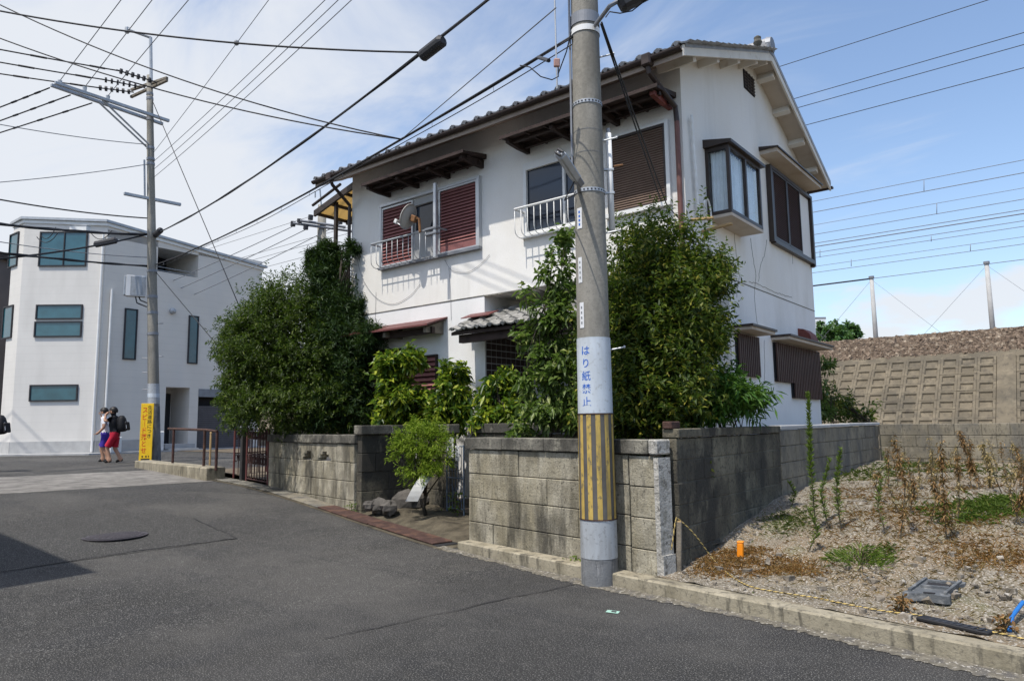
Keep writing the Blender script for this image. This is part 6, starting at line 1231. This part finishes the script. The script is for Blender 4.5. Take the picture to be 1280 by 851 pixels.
for k in range(2): b = MB(); o = np.array(PR(hp[0]-.05, gz-.02, .3-.0)); b.obox(PR(hp[0]-.1, gz-.05, -.3*(2-k)), np.array(PR(hp[1]+.15, gz, 0))-np.array(PR(hp[0]-.1, gz, 0)), np.array(PR(0, 0, 1.4))-np.array(PR(0, 0, 0)), (0, 0, .17*(k+1))); b.build('entrance_step', M['plinth'], wb)
b = MB(); o = np.array(PR(hg[0], hg[3]-.35, -.03)); b.obox(o, np.array(PR(hg[1], hg[3]-.35, -.03))-o, np.array(PR(hg[0], hg[3]-.35, .1))-o, (0, 0, .35)); b.build('shutter_box', M['galv_dark'], wb)
for k in range(22): z = gz+.08+k*.085; b = MB(); o = np.array(PR(hg[0], z, .2)); b.obox(o, np.array(PR(hg[1], z, .2))-o, np.array(PR(hg[0], z, .23))-o, (0, 0, .075)); b.build('shutter_slat', M['shutter_grey'], wb)
for (x0, y0, x1, y1) in ((155, 385, 170, 450), (235, 394, 247, 455)):
    a0, zt = uv(K0, K1, x0+1, y0); a1, zb = uv(K0, K1, x1-1, y1); win3(PR, LR, a0, a1, zb, zt)
q = uv(K0, K1, 215, 389); c = np.array(PR(q[0], q[1], 0)); nn = np.array([d1[1], -d1[0], 0]); b = MB(); b.tube([c, c+nn*.12, c+nn*.2], [.13, .13, .05], 12); b.build('vent_cap', M['galv'], wb)
P3_, L3_ = wall3(K3, K2, M['siding'])
for (x0, y0, x1, y1) in ((14, 294, 22, 332), (6, 384, 15, 422)): a0, zt = uv(K3, K2, x0, y0); a1, zb = uv(K3, K2, x1, y1); win3(P3_, L3_, a0, a1, zb, zt)
wall3(K1, K4, M['siding_shaded']); wall3(K4, K3, M['siding_shaded'])
b = MB(); rp_ = [K0+(.12, -.1), K1+(.15, .2), K4+(-.2, .2), K3+(-.2, -.1), K2+(-.02, -.15)]; b.prism([V3(p, roofh(p)+.0) for p in rp_], (0, 0, .1)); b.build('roof', M['galv'], wb)
b = MB(); b.prism([V3(p, roofh(p)-.14) for p in [K0+(.06, -.05), K1+(.06, .06), K4, K3+(-.05, -.05), K2+(-.02, -.06)]], (0, 0, .13)); b.build('roof_trim', M['white_paint'], wb)
for (a, c) in ((K2, K0), (K0, K1), (K3, K2)):
    u = (c-a)/np.linalg.norm(c-a); nn2 = np.array([u[1], -u[0]]); L = np.linalg.norm(c-a)
    for (x0, x1) in ([(0, L)] if a is not K0 else [(0, hp[0]-.1)]): b = MB(); b.obox(V3(a+u*x0, gz-.1), V3(u*(x1-x0), 0), V3(nn2*.03, 0), (0, 0, .62)); b.build('plinth', M['plinth'], wb)
for (fx_, off) in ((LL-.12, PL), (.25, PR)): b = MB(); b.tube([off(fx_, gz+.1, -.08), off(fx_, 9.3 if off is PL else 7.1, -.08)], .045, 8); b.build('downpipe', M['white_paint'], wb)
b = MB(); rp_ = [K0+(.7, -.5), K1+(.7, .2), K4, K3+(-.3, -.8), K2+(-.1, -.9)]; b.prism([V3(p, gz-.1) for p in rp_], (0, 0, .16)); tag(b.build('apron_kerb', M['plinth'], origin=(0, 0, 0)), kind='structure')
b = MB(); c = np.array(PR(.45, gz, -.45)); b.cbox(c+(0, 0, .35), (.12, .05, 0), (-.1, .25, 0), (0, 0, .3), .02); th = tag(b.build('air_conditioner', M['white_paint']), 'white air conditioner unit at the corner of the white building', 'air conditioner'); b = MB(); b.tube([c+(.13, -.05, .35), c+(.16, -.06, .35)], .2, 14); b.build('fan_grille', M['plinth'], th)
b = MB(); c = np.array(PR(2.2, gz, -.45)); b.cbox(c+(0, 0, .45), (.15, .03, 0), (-.03, .2, 0), (0, 0, .4), .03); th = tag(b.build('water_heater', M['white_paint']), 'white utility cabinet beside the white building wall', 'cabinet'); b = MB(); b.tube([c+(0, 0, .85), c+(0, 0, 1.1)], .05, 8); b.build('flue', M['galv_dark'], th)
# dark house beyond it at the west
c = atd(-42, 420, 31); dk = thing('dark_house', 'dark brown house wall beyond the white building', 'house', V3(c, gz)); b = MB(); b.obox((c[0]-5, c[1]-1.0, gz), (4.5+1.05, 1.6, 0), (-1.6, 5, 0), (0, 0, 8.6)); b.build('wall', M['far_dark'], dk); b = MB(); b.obox((c[0]-5.3, c[1]-1.5, gz+8.6), (6.2, 1.8, 0), (-1.9, 6, 0), (0, 0, .3)); b.build('roof', M['gutter'], dk)
# small pole behind the house
p = atd(402, 300, 26); sp = thing('utility_pole', 'distant concrete pole with insulators behind the house corner', 'utility pole', V3(p, .5)); pt = atd(400, 262, 26); b = MB(); b.tube([V3(p, .5), V3(p, pt[2]+.2)], [.2, .15], 12); b.build('shaft', M['conc_pole'], sp, smooth=True)
for (a, c) in (((366, 279), (440, 289)), ((375, 276), (432, 284))): b = MB(); b.tube([atd(*a, 25.6), atd(*c, 26.2)], .05, 6); b.build('crossarm', M['galv_dark'], sp)
for (x, y) in ((366, 283), (382, 287), (388, 275), (374, 280), (425, 280)): b = MB(); q = atd(x, y, 25.7); b.tube([q, q+(0.02, 0, .18)], .09, 8); b.build('insulator', M['black_box'], sp)
b = MB(); b.tube([atd(394, 247, 26), atd(394, 239, 26), atd(400, 237, 26), atd(402, 262, 26)], .03, 6); b.build('lightning_arm', M['galv'], sp)
# far white buildings beyond the railway
for (x0, x1, yt, d, lab) in ((1017, 1036, 398, 85, 'small white apartment block beyond the railway'), (1046, 1078, 411, 80, 'low white house beyond the railway')):
    a, c = atd(x0, 460, d), atd(x1, 460, d); h = atd(x0, yt, d)[2]; th = thing('far_building', lab, 'building', V3((a+c)/2, 0)); u = V3(c-a, 0); b = MB(); b.obox(V3(a, 0), u, (-3, 6, 0), (0, 0, h)); b.build('wall', M['far_white'], th); b = MB(); b.obox(V3(a, h)-u*.03, u*1.06, (-3, 6.2, 0), (0, 0, .25)); b.build('roof', M['galv_dark'], th)
    for k in range(2): b = MB(); o = V3(a, h-2.3)+u*(.15+.45*k)+np.array([.0, -.02, 0]); b.obox(o, u*.25, (0.01, -.06, 0), (0, 0, 1.1)); w_ = b.build('window', M['glass_dark'], th)
# neighbour across the road (outside the picture; its shadow falls on the road)
NB = thing('neighbour_house', 'plain grey house across the road from the block walls', 'house', (-11.5, -2.2, .0)); hx1 = -7.95; ny = 3.05-6.2/math.tan(SUN_EL)*1.0
b = MB(); b.box(-16, hx1-.25, ny-7, ny-.25, -.3, 6.0); b.build('wall', M['siding_shaded'], NB); b = MB(); b.prism([(-16.3, ny-7.3, 6.0), (-16.3, ny, 6.0), (-16.3, ny, 6.3), (-16.3, ny-3.6, 7.0), (-16.3, ny-7.3, 6.3)], (hx1+16.3, 0, 0)); b.build('roof', M['tile'], NB)
for (x, z) in ((-14.5, 3.9), (-10.8, 3.9), (-14.5, 1.2), (-10.8, 1.2)): b = MB(); b.box(x, x+1.4, ny-.26, ny-.2, z, z+1.1); w_ = b.build('window', M['alu'], NB); b = MB(); b.box(x+.05, x+1.35, ny-.2, ny-.19, z+.05, z+1.05); b.build('pane', M['glass_dark'], w_)
# ================================================================== RAILWAY POLES AND WIRES
def wire(label, p0, p1, sag=0., r_=.012, mt_='cable', group=None, name='cable', cat='cable', n=28):
    p0, p1 = np.array(p0, float), np.array(p1, float); b = MB(); b.tube([lerp(p0, p1, t)-np.array([0, 0, sag*4*t*(1-t)]) for t in np.linspace(0, 1, n)], r_, 6); return tag(b.build(name, M[mt_], smooth=True), label, cat, group)
for i, (x, yt, yb_, k) in enumerate(((1091, 348, 425, 0), (1234, 330, 413, 1), (960, 340, 440, 2), (1400, 330, 400, 3))):
    a = atY((1095 if k == 0 else 1241 if k == 1 else x), yb_, 33.0); c = atY(x, yt, 33.0); h = c[2]; b = MB(); b.tube([V3(a, 3.9), (a[0], a[1], h)], [.10, .08], 10); o_ = tag(b.build('railway_pole', M['plinth'], smooth=True), ['plain grey concrete pole nearest the house on the railway', 'taller plain grey concrete pole further along the railway', 'plain concrete railway pole hidden behind the house', 'plain concrete railway pole past the vacant plot'][k], 'pole'); b = MB(); b.tube([(a[0], a[1], h), (a[0], a[1], h+.1)], .11, 10); b.build('pole_cap', M['galv_dark'], o_)
    for sg_ in (-1, 1): wire('thin stay wire of the railway poles', (a[0], a[1], h-.05), (a[0]+sg_*3.2, a[1]+.3, 4.05), 0, .006, 'cable_grey', 'stay wires of the railway poles', 'stay_wire', 'wire', 4)
    if k in (0, 1): TOPS = globals().setdefault('TOPS', []); TOPS.append(np.array([a[0], a[1], h]))
wire('thin wire joining the railway poles', TOPS[0]+(-30, 0, 0), TOPS[1]+(40, 0, 0), 0, .014, 'cable_grey', None, 'wire', 'wire')
wire('steel rail cable ending at the first railway pole', TOPS[0]+(-25, 0, .02), TOPS[0], 0, .035, 'cable', None, 'wire', 'wire')
for y, r_, lab in ((-14, .017, 0), (41, .017, 0), (56, .017, 0), (85, .017, 0), (200, .011, 1), (216, .014, 1), (235, .009, 1), (249, .012, 1), (262, .014, 1), (267, .02, 1), (276, .012, 1), (283, .011, 1), (296, .009, 1), (305, .011, 1)):
    p = atY(1280, y, 29.0 if lab else 36.0); wire('high power line running above the railway' if lab == 0 else 'catenary wire above the railway track', (p[0]-70, p[1], p[2]), (p[0]+60, p[1], p[2]), 0, r_, 'cable_grey' if lab else 'cable', 'high lines above the railway' if lab == 0 else 'catenary wires above the track', 'power_line' if lab == 0 else 'catenary_wire', 'wire', 3)
for i, (x, ya, yb_) in enumerate(((1025, 312, 322), (1064, 324, 333), (1155, 226, 240), (1171, 254, 268), (1213, 305, 314), (1164, 295, 302))): wire('short dropper between catenary wires', atY(x, ya, 29), atY(x, yb_, 29), 0, .012, 'cable_grey', 'catenary droppers', 'dropper', 'wire', 2)
# ================================================================== STREET WIRES
def nearpt(x, y): return atz(x, y, 10.2)
for i, (h_, (x, y), lab) in enumerate(zip(hv, ((150, 0), (190, 0), (237, 0)), ('outer', 'middle', 'inner'))):
    d0 = (h_-EYE)@FW; x0, y0 = (75, 101) if i == 0 else (106, 109) if i == 1 else (135, 120); e_ = pp(-.14, .1*i-.1, min(13.2, zat(y0+(y-y0)/(x-x0)*(714-x0)))); wire('high voltage wire rising from the far pole crossarm overhead', h_, e_, .0, .011, 'cable_grey', 'high voltage wires over the road', 'power_line', 'wire')
for i, ((x0, y0), (x1, y1)) in enumerate((((192, 222), (427, 0)), ((192, 212), (412, 0)), ((192, 202), (397, 0)), ((191, 192), (332, 0)))):
    a = q2(x0, y0); e = pp(-.14, .02*i, zat(y0+(y1-y0)/(x1-x0)*(714-x0))); o_ = wire('low voltage wire from the far pole towards the striped pole' if i < 3 else 'wire with a small grey ball rising from the far pole', a, e, .12, .008, 'cable_grey', 'low voltage wires over the road' if i < 3 else None, 'power_line', 'wire')
    if i == 3: b = MB(); q = lerp(a, e, .42)-np.array([0, 0, .10]); b.tube([q+(0, 0, z) for z in (-.06, -.04, 0, .04, .06)], [.02, .05, .065, .05, .02], 8); b.build('ball', M['galv_dark'], o_)
for i, (p0, y) in enumerate(zip(ins, (55, 70, 87))):
    e = atz(-260, y-45+i*4, zU+.1); o_ = wire('insulated line running west from the far pole insulators', p0, e, .05, .02, 'cable', 'lines west of the far pole', 'power_line', 'wire')
    d_ = e-p0; dn = d_/np.linalg.norm(d_)
    for t in (.08, .28): q = p0+d_*t-np.array([0, 0, .05*4*t*(1-t)]); b = MB(); b.tube([q-dn*.2, q+dn*.2], .03, 6); b.build('sleeve', M['cable'], o_)
for i, ((x0, y0), (x1, y1)) in enumerate((((62, 110), (0, 133)), ((88, 119), (0, 150)), ((115, 129), (0, 165)))):
    a = atz(x0, y0, zA); e = atz(x0+(x1-x0)*4, y0+(y1-y0)*4, zA-.2); o_ = wire('lower insulated line leaving the steel crossarm westward', a, e, .05, .02, 'cable', 'lower lines west of the far pole', 'power_line', 'wire'); d_ = e-a; dn = d_/np.linalg.norm(d_)
    for t in (.05, .1, .15): q = a+d_*t-np.array([0, 0, .05*4*t*(1-t)]); b = MB(); b.tube([q-dn*.12, q+dn*.12], .03, 6); b.build('sleeve', M['cable'], o_)
# trunk cables between the two poles
cA0, cA1 = q2(193, 293), pp(-.12, .06, zat(-93))
def bundle(name, label, p0, p1, r_, sag, extra=2, seed=0, mt_='cable', hang=None):
    rr = np.random.default_rng(seed); th = thing(name, label, 'cable', lerp(p0, p1, .5))
    N = 70; base = [lerp(p0, p1, t)-np.array([0, 0, sag*4*t*(1-t)]) for t in np.linspace(0, 1, N)]; b = MB(); b.tube(base, r_, 8); b.build('main_cable', M[mt_], th, smooth=True)
    for e in range(extra):
        ph = rr.random()*6.28; b = MB(); b.tube([q+np.array([0, 0, r_*1.15*math.cos(i*.21+ph)])+RT*r_*1.1*math.sin(i*.21+ph)+(np.array([0, 0, -hang]) if hang and e == 0 else 0) for i, q in enumerate(base)], r_*.38, 5); b.build('lashed_wire', M[mt_], th, smooth=True)
    if hang:
        for i in range(4, N-2, 5): b = MB(); b.tube([base[i], base[i]-np.array([0, 0, hang+.01])], .004, 4); b.build('hanger', M['cable_grey'], th)
    return th, base
tA, bA = bundle('trunk_cable', 'thick black cable with black splice case crossing the sky', cA0, cA1, .018, .32, 2, 1)
cB0, cB1 = q2(194, 331), pp(-.13, .08, zat(40))
tB, bB = bundle('trunk_cable', 'black cable with hanger loops from far pole to striped pole', cB0, cB1, .016, .22, 2, 2, hang=.07)
def splice(label, p, d_, L, r_, parent=None, name='splice_case'):
    dn = d_/np.linalg.norm(d_); b = MB(); b.tube([p-dn*L, p-dn*L*.85, p+dn*L*.85, p+dn*L], [r_*.35, r_, r_, r_*.5], 12); return tag(b.build(name, M['black_box']), label, 'cable splice')
i0 = min(range(len(bA)), key=lambda i: abs((640+FPX*((bA[i]-EYE)@RT)/((bA[i]-EYE)@FW))-541)); dA = bA[i0+1]-bA[i0-1]
splice('black splice case hanging on the thick cable above the house eave', bA[i0]-np.array([0, 0, .06]), dA, .26, .085)
splice('small grey splice case beside the far pole', lerp(bA[0], bA[1], .9)+(bA[1]-bA[0])*.6, dA, .42, .09)
def pxy(p): d = np.array(p)-EYE; w_ = d@FW; return 640+FPX*(d@RT)/w_, 425.5-FPX*(d@UP)/w_
def at_on(base, x): return base[min(range(len(base)), key=lambda i: abs(pxy(base[i])[0]-x))]
# service wires crossing from the upper left to the cables
e1 = at_on(bA, 526)
def far_from(p1, x1, y1, x0, y0, ext=1.35, dd_=1.15): d1_ = (p1-EYE)@FW; return atd(x1+(x0-x1)*ext, y1+(y0-y1)*ext, d1_*dd_)
wire('thick service cable crossing to the black splice case', e1, far_from(e1, 515, 61, 15, 0), .25, .013, 'cable', None, 'service_cable')
e2 = at_on(bB, 497)
for (x0, y0, lab) in ((42, 0, 'service wire meeting the hanger cable near the eave'), (0, 22, 'thinner service wire meeting the hanger cable near the eave')): wire(lab, e2, far_from(e2, 497, 158, x0, y0), .35, .010, 'cable', None, 'service_cable')
wire('thin line from hanger cable up past the striped pole', e2, atd(695, 10, 6.5), .0, .006, 'cable_grey', None, 'service_cable')
e3 = q2(190, 183)
for (a, e, r_, lab) in (((187, 181), (-80, 140), .012, 'thin wire leaving the far pole below the brace'), ((187, 205), (-120, 236), .012, 'thin wire with a bead leaving the far pole'), ((187, 273), (-60, 238), .02, 'messenger wire leaving the far pole westward'), ((188, 322), (-60, 292), .012, 'thin telephone wire passing the white building windows')): wire(lab, q2(*a), atd(*e, 17.5), .1, r_, 'cable_grey' if r_ < .015 else 'cable', None, 'service_cable')
# heavy telephone bundle to the west, with splice
tC, bC = bundle('telephone_bundle', 'heavy black telephone cable bundle west of the far pole, upper', q2(188, 293), atd(-90, 268, 15.5), .028, .1, 3, 3)
tD, bD = bundle('telephone_bundle', 'heavy black telephone cable bundle west of the far pole, lower', q2(189, 333), atd(-90, 305, 15.5), .024, .05, 3, 4)
wire('dark branch cable carrying the long splice case', q2(188, 292), atd(-90, 330, 15.5), .15, .028, 'cable', None, 'service_cable')
splice('long black splice case beside the white building window', q2(132, 303), q2(146, 300)-q2(117, 306), .36, .10)
th = thing('junction_box', 'white junction box on the telephone cable bundle', 'junction box', q2(100, 286)); c = q2(100, 286); b = MB(); b.cbox(c, RT*.27, FW*.1, (0, 0, .08), .02); b.build('case', M['white_paint'], th); b = MB(); b.cbox(c+(0, 0, .085), RT*.28, FW*.11, (0, 0, .012), .006); b.build('lid', M['galv'], th)
for (p0, p1, k) in (((73, 290), (46, 296), 0), ((113, 290), (140, 288), 1), ((70, 284), (50, 292), 2)): wire('looped lead of the white junction box', q2(*p0), q2(*p1), .25, .012, 'cable', 'leads of the junction box', 'lead')
# stays and drops
wire('slanting stay wire from the far pole past the house trees', q2(190, 125), atd(300, 385, 19), 0, .012, 'cable', None, 'stay_wire', 'wire', 6)
wire('slanting stay wire from the far pole lower band', q2(193, 338), atd(300, 465, 17), 0, .012, 'cable', None, 'stay_wire', 'wire', 6)
for i, ((x0, y0), (x1, y1)) in enumerate((((366, 283), (200, 350)), ((382, 287), (215, 360)), ((425, 280), (230, 372)))): a = atd(x0, y0, 25.7); wire('line running west from the distant pole', a, atd(x1-150, y1+60, 40), .3, .014, 'cable_grey', 'lines of the distant pole', 'power_line', 'wire')
# drop wires from the striped pole to the house
for i, ((x0, y0), (x1, y1)) in enumerate((((752, 28), (833, 255)), ((751, 30), (826, 250)))): wire('service drop from the striped pole to the house wall', atd(x0, y0, 6.7), atY(x1, y1, YF-.08), .02, .009, 'cable', 'service drops to the house', 'service_cable')
wire('slack service lead ending above the osmanthus', atY(833, 255, YF-.08), atX(868, 290, XR+.1), .03, .009, 'cable', None, 'service_cable')
# hardware hanging under the cable near the pole
th = thing('drop_clamp', 'pale cable clamp hanging under the cable by the striped pole', 'cable clamp', atd(690, 75, 6.9)); q0 = at_on(bB, 678)
b = MB(); b.tube([q0, atd(686, 76, 6.9)], .02, 8); b.build('tension_link', M['black_box'], th); b = MB(); b.cbox(atd(696, 79, 6.9), RT*.03, FW*.02, UP*.04, .008); b.build('plug', mat('pink_plastic', (.42, .25, .21), .6, .1, 20), th)
b = MB(); b.tube([atd(698, 85, 6.9), atd(698, 96, 6.9), atd(690, 100, 6.9), atd(676, 96, 6.9), atd(662, 84, 6.9), atd(650, 82, 7)], .006, 5); b.tube([atd(698, 92, 6.9), atd(708, 65, 6.7), atd(714, 40, 6.5)], .006, 5); b.build('slack_lead', M['cable'], th, smooth=True)
# ================================================================== PEOPLE
def human(name, label, foot, hgt, face, pose, look, seed=0):
    """face: heading angle; pose joints in body frame (x forward, y left, z up; unit = body height)"""
    J = pose; edges = [('pel', 'sp1'), ('sp1', 'chest'), ('chest', 'neck'), ('neck', 'hd0'), ('hd0', 'hd1'), ('hd1', 'hd2')]
    for s in 'LR': edges += [('chest', 'sh'+s), ('sh'+s, 'el'+s), ('el'+s, 'wr'+s), ('wr'+s, 'ha'+s), ('pel', 'hp'+s), ('hp'+s, 'kn'+s), ('kn'+s, 'an'+s), ('an'+s, 'to'+s), ('an'+s, 'he'+s)]
    rad = dict(pel=.075, sp1=.072, chest=.082, neck=.034, hd0=.045, hd1=.066, hd2=.052, sh=.042, el=.027, wr=.021, ha=.022, hp=.06, kn=.038, an=.026, to=.024, he=.026)
    names = sorted({n for e in edges for n in e}); names.remove('pel'); names = ['pel']+names; ix = {n: i for i, n in enumerate(names)}
    ca, sa = math.cos(face), math.sin(face); T = lambda p: np.array([ca*p[0]-sa*p[1], sa*p[0]+ca*p[1], p[2]])*hgt+foot
    co = {n: T(J[n]) for n in names}; me = bpy.data.meshes.new(name); me.from_pydata([tuple(co[n]-foot) for n in names], [(ix[a], ix[c]) for a, c in edges], []); o = bpy.data.objects.new(name, me); col.objects.link(o)
    sk = o.modifiers.new('skin', 'SKIN'); ss = o.modifiers.new('sub', 'SUBSURF'); ss.levels = ss.render_levels = 2
    for n in names:
        r_ = rad[n if n in rad else n[:-1]]*hgt; v = me.skin_vertices[0].data[ix[n]]; k = (1.0, 1.25) if n in ('pel', 'sp1', 'chest') else (1, 1); v.radius = (r_*k[0], r_*k[1]); v.use_root = n == 'pel'
    dg = bpy.context.evaluated_depsgraph_get(); ev = bpy.data.meshes.new_from_object(o.evaluated_get(dg)); bpy.data.objects.remove(o)
    ob = bpy.data.objects.new('person', ev); col.objects.link(ob); ob.location = Vector(foot); ORG[ob.name] = np.array(foot); tag(ob, label, 'person')
    ev.materials.clear(); mats = ['skin', look['shirt'], look['shorts'], 'shoe']
    for m_ in mats: ev.materials.append(M[m_])
    seg = [('pel', 'sp1', 1), ('sp1', 'chest', 1), ('chest', 'neck', 1), ('neck', 'hd1', 0), ('hd1', 'hd2', 0)]
    for s in 'LR': seg += [('chest', 'sh'+s, 1), ('sh'+s, 'el'+s, 'arm'), ('el'+s, 'wr'+s, 0), ('wr'+s, 'ha'+s, 0), ('pel', 'hp'+s, 2), ('hp'+s, 'kn'+s, 'leg'), ('kn'+s, 'an'+s, 0), ('an'+s, 'to'+s, 3), ('an'+s, 'he'+s, 3)]
    for p in ev.polygons:
        c = np.array(p.center)+foot; best = (9, 0)
        for (a, b_, m_) in seg:
            A, B = co[a], co[b_]; t = np.clip((c-A)@(B-A)/((B-A)@(B-A)+1e-9), 0, 1); d_ = np.linalg.norm(c-A-(B-A)*t)/rad[a if a in rad else a[:-1]]
            if m_ == 'arm': m_ = 1 if t < .6 else 0
            if m_ == 'leg': m_ = 2 if t < .85 else 0
            if d_ < best[0]: best = (d_, m_)
        p.material_index = best[1]; p.use_smooth = True
    hd = co['hd1']+(co['hd2']-co['hd1'])*.3; fwd = T((1, 0, 0))-T((0, 0, 0)); fwd /= np.linalg.norm(fwd); lf = T((0, 1, 0))-T((0, 0, 0)); lf /= np.linalg.norm(lf); up = co['hd2']-co['hd1']; up /= np.linalg.norm(up); fw2 = fwd-up*(fwd@up); fw2 /= np.linalg.norm(fw2)
    b = MB(); k = 14; vs = []; R0 = .0705*hgt                      # hair cap
    for a in range(0, 7):
        for j in range(k):
            th_ = math.pi*.5*a/6*1.25; ph = 2*math.pi*j/k; f_ = math.cos(ph); cut = 1 if f_ < .35 else .72; th_ *= cut; vs.append(hd+fw2*(R0*1.08*math.sin(th_)*f_-.008*hgt)+lf*R0*.95*math.sin(th_)*math.sin(ph)+up*R0*1.12*math.cos(th_))
    b.add(vs, [(a*k+j, (a+1)*k+j, (a+1)*k+(j+1) % k, a*k+(j+1) % k) for a in range(6) for j in range(k)]); b.build('hair', M['hair'], ob, smooth=True)
    b = MB(); q = hd+fw2*.066*hgt-up*.03*hgt; b.tube([q+up*.014*hgt, q+fw2*.014*hgt-up*.006*hgt, q-up*.012*hgt], [.004*hgt, .011*hgt, .008*hgt], 6); b.build('nose', M['skin'], ob)
    for s_ in (-1, 1): b = MB(); q = hd+lf*s_*.03*hgt+fw2*.058*hgt-up*.008*hgt; b.tube([q, q+fw2*.006*hgt], .008*hgt, 6); b.build('eye', M['hair'], ob); b = MB(); q = hd+lf*s_*.066*hgt-up*.02*hgt; b.cbox(q, fw2*.012*hgt, lf*.005*hgt, up*.018*hgt, .003); b.build('ear', M['skin'], ob)
    b = MB(); q = hd+fw2*.062*hgt-up*.05*hgt; b.cbox(q, lf*.018*hgt, fw2*.004*hgt, up*.004*hgt, .001); b.build('mouth', M['skin'], ob)
    for s in 'LR':
        w_, h_ = co['wr'+s], co['ha'+s]; d_ = h_-w_; d_ /= np.linalg.norm(d_); sd_ = np.cross(d_, up); sd_ /= np.linalg.norm(sd_)+1e-9; nn = np.cross(sd_, d_)
        for i in range(4): b = MB(); q = h_+sd_*(.010*hgt*(i-1.5)); L_ = (.042, .05, .048, .038)[i]*hgt; b.tube([q, q+d_*L_*.55, q+d_*L_*.9+nn*L_*.3], [.0055*hgt, .005*hgt, .004*hgt], 6); b.build('finger', M['skin'], ob)
        b = MB(); q = lerp(w_, h_, .6)+sd_*.02*hgt; b.tube([q, q+d_*.025*hgt+sd_*.018*hgt, q+d_*.045*hgt+sd_*.02*hgt], [.007*hgt, .006*hgt, .005*hgt], 6); b.build('thumb', M['skin'], ob)
    b = MB()                                                     # shorts hems: loose trouser tubes
    for s in 'LR': h0, kn = co['hp'+s], co['kn'+s]; b.tube([h0+(kn-h0)*.05, h0+(kn-h0)*.5, h0+(kn-h0)*.9], [.058*hgt, .056*hgt, .057*hgt], 12, caps=False)
    b.build('shorts', M[look['shorts']], ob, smooth=True); return ob, co, fwd, lf
hd_ = math.atan2(-RT[1]*1-.10, -RT[0])          # walking to the viewer's left
walk = dict(pel=(0, 0, .50), sp1=(.005, 0, .60), chest=(.02, 0, .735), neck=(.035, 0, .835), hd0=(.045, 0, .87), hd1=(.055, 0, .915), hd2=(.055, 0, .955),
  shL=(.02, .105, .79), shR=(.02, -.105, .79), elL=(.13, .13, .74), wrL=(.14, .08, .86), haL=(.10, .065, .90), elR=(.12, -.14, .76), wrR=(.10, -.09, .87), haR=(.055, -.075, .92),
  hpL=(0, .055, .47), hpR=(0, -.055, .47), knL=(.10, .055, .28), knR=(.02, -.055, .265), anL=(.045, .055, .06), anR=(-.10, -.055, .07), toL=(.13, .055, .022), toR=(-.01, -.055, .022), heL=(.02, .055, .025), heR=(-.13, -.055, .045))
f1 = gp(142, 579); b1, co1, fw1, lf1 = human('boy', 'walking boy in black shirt and red shorts with a black backpack, hands at his head', f1, 1.60, hd_, walk, dict(shirt='cloth_black', shorts='cloth_red'))
walk2 = dict(walk); walk2.update(elL=(-.02, .15, .64), wrL=(.08, .13, .54), haL=(.12, .12, .52), elR=(.10, -.13, .70), wrR=(.12, -.07, .82), haR=(.09, -.05, .87), knL=(.02, .055, .265), knR=(.09, -.055, .28), anL=(-.09, .055, .07), anR=(.04, -.055, .06), toL=(0, .055, .022), toR=(.125, -.055, .022), heL=(-.12, .055, .045), heR=(.015, -.055, .025))
f2 = gp(130.5, 578); b2, co2, _, _ = human('boy', 'walking boy in white shirt and blue shorts beside the backpack boy', f2, 1.60, hd_+.1, walk2, dict(shirt='cloth_white', shorts='cloth_blue'))
f3 = gp(-13, 590); b3, co3, fw3, lf3 = human('boy', 'walking person with black backpack at the white building plinth', f3, 1.6, hd_, walk2, dict(shirt='cloth_black', shorts='cloth_blue'))
def backpack(co, fw, lf, hgt, label):
    c = lerp(co['sp1'], co['chest'], .75)-fw*.125*hgt; th = thing('backpack', label, 'backpack', c-np.array([0, 0, .25])); up = np.array([0, 0, 1.])+fw*.15; up /= np.linalg.norm(up); bk = np.cross(lf, up)
    if bk@fw > 0: bk = -bk
    b = MB(); k = 12; vs = []; prof = [(-.17, .5), (-.155, .85), (-.08, 1.05), (.02, 1.0), (.10, .85), (.15, .6), (.165, .3)]
    for (h_, s_) in prof:
        for j in range(k): a = 2*math.pi*j/k; ca, sa = math.cos(a), math.sin(a); sq = lambda t: math.copysign(abs(t)**.6, t); vs.append(c+up*h_*hgt+lf*.095*hgt*s_*sq(ca)+bk*.085*hgt*s_*sq(sa))
    n = len(prof); vs = [c+(np.array(q)-c)*.86 for q in vs]; b.add(vs, [(i*k+j, i*k+(j+1) % k, (i+1)*k+(j+1) % k, (i+1)*k+j) for i in range(n-1) for j in range(k)]+[tuple(range(k))[::-1], tuple((n-1)*k+j for j in range(k))]); b.build('body', M['bag'], th, smooth=True)
    b = MB(); b.cbox(c+bk*.085*hgt-up*.06*hgt, lf*.065*hgt, bk*.022*hgt, up*.075*hgt, .02); b.build('front_pocket', M['bag'], th)
    for s_ in (-1, 1): b = MB(); b.tube([c+lf*s_*.06*hgt+up*.13*hgt-bk*.07*hgt, c+lf*s_*.065*hgt+up*.13*hgt-bk*.16*hgt, c+lf*s_*.065*hgt-up*.02*hgt-bk*.19*hgt, c+lf*s_*.07*hgt-up*.13*hgt-bk*.08*hgt], .012*hgt, 6); b.build('strap', M['cloth_black'], th)
    b = MB(); b.tube([c+bk*.09*hgt+up*.02*hgt+lf*.05*hgt, c+bk*.1*hgt-up*.1*hgt+lf*.07*hgt], .004*hgt, 5); b.build('zip_cord', M['alu'], th)
backpack(co1, fw1, lf1, 1.6, 'bulky black backpack on the boy in red shorts'); backpack(co3, fw3, lf3, 1.6, 'black backpack on the person at the white building plinth')
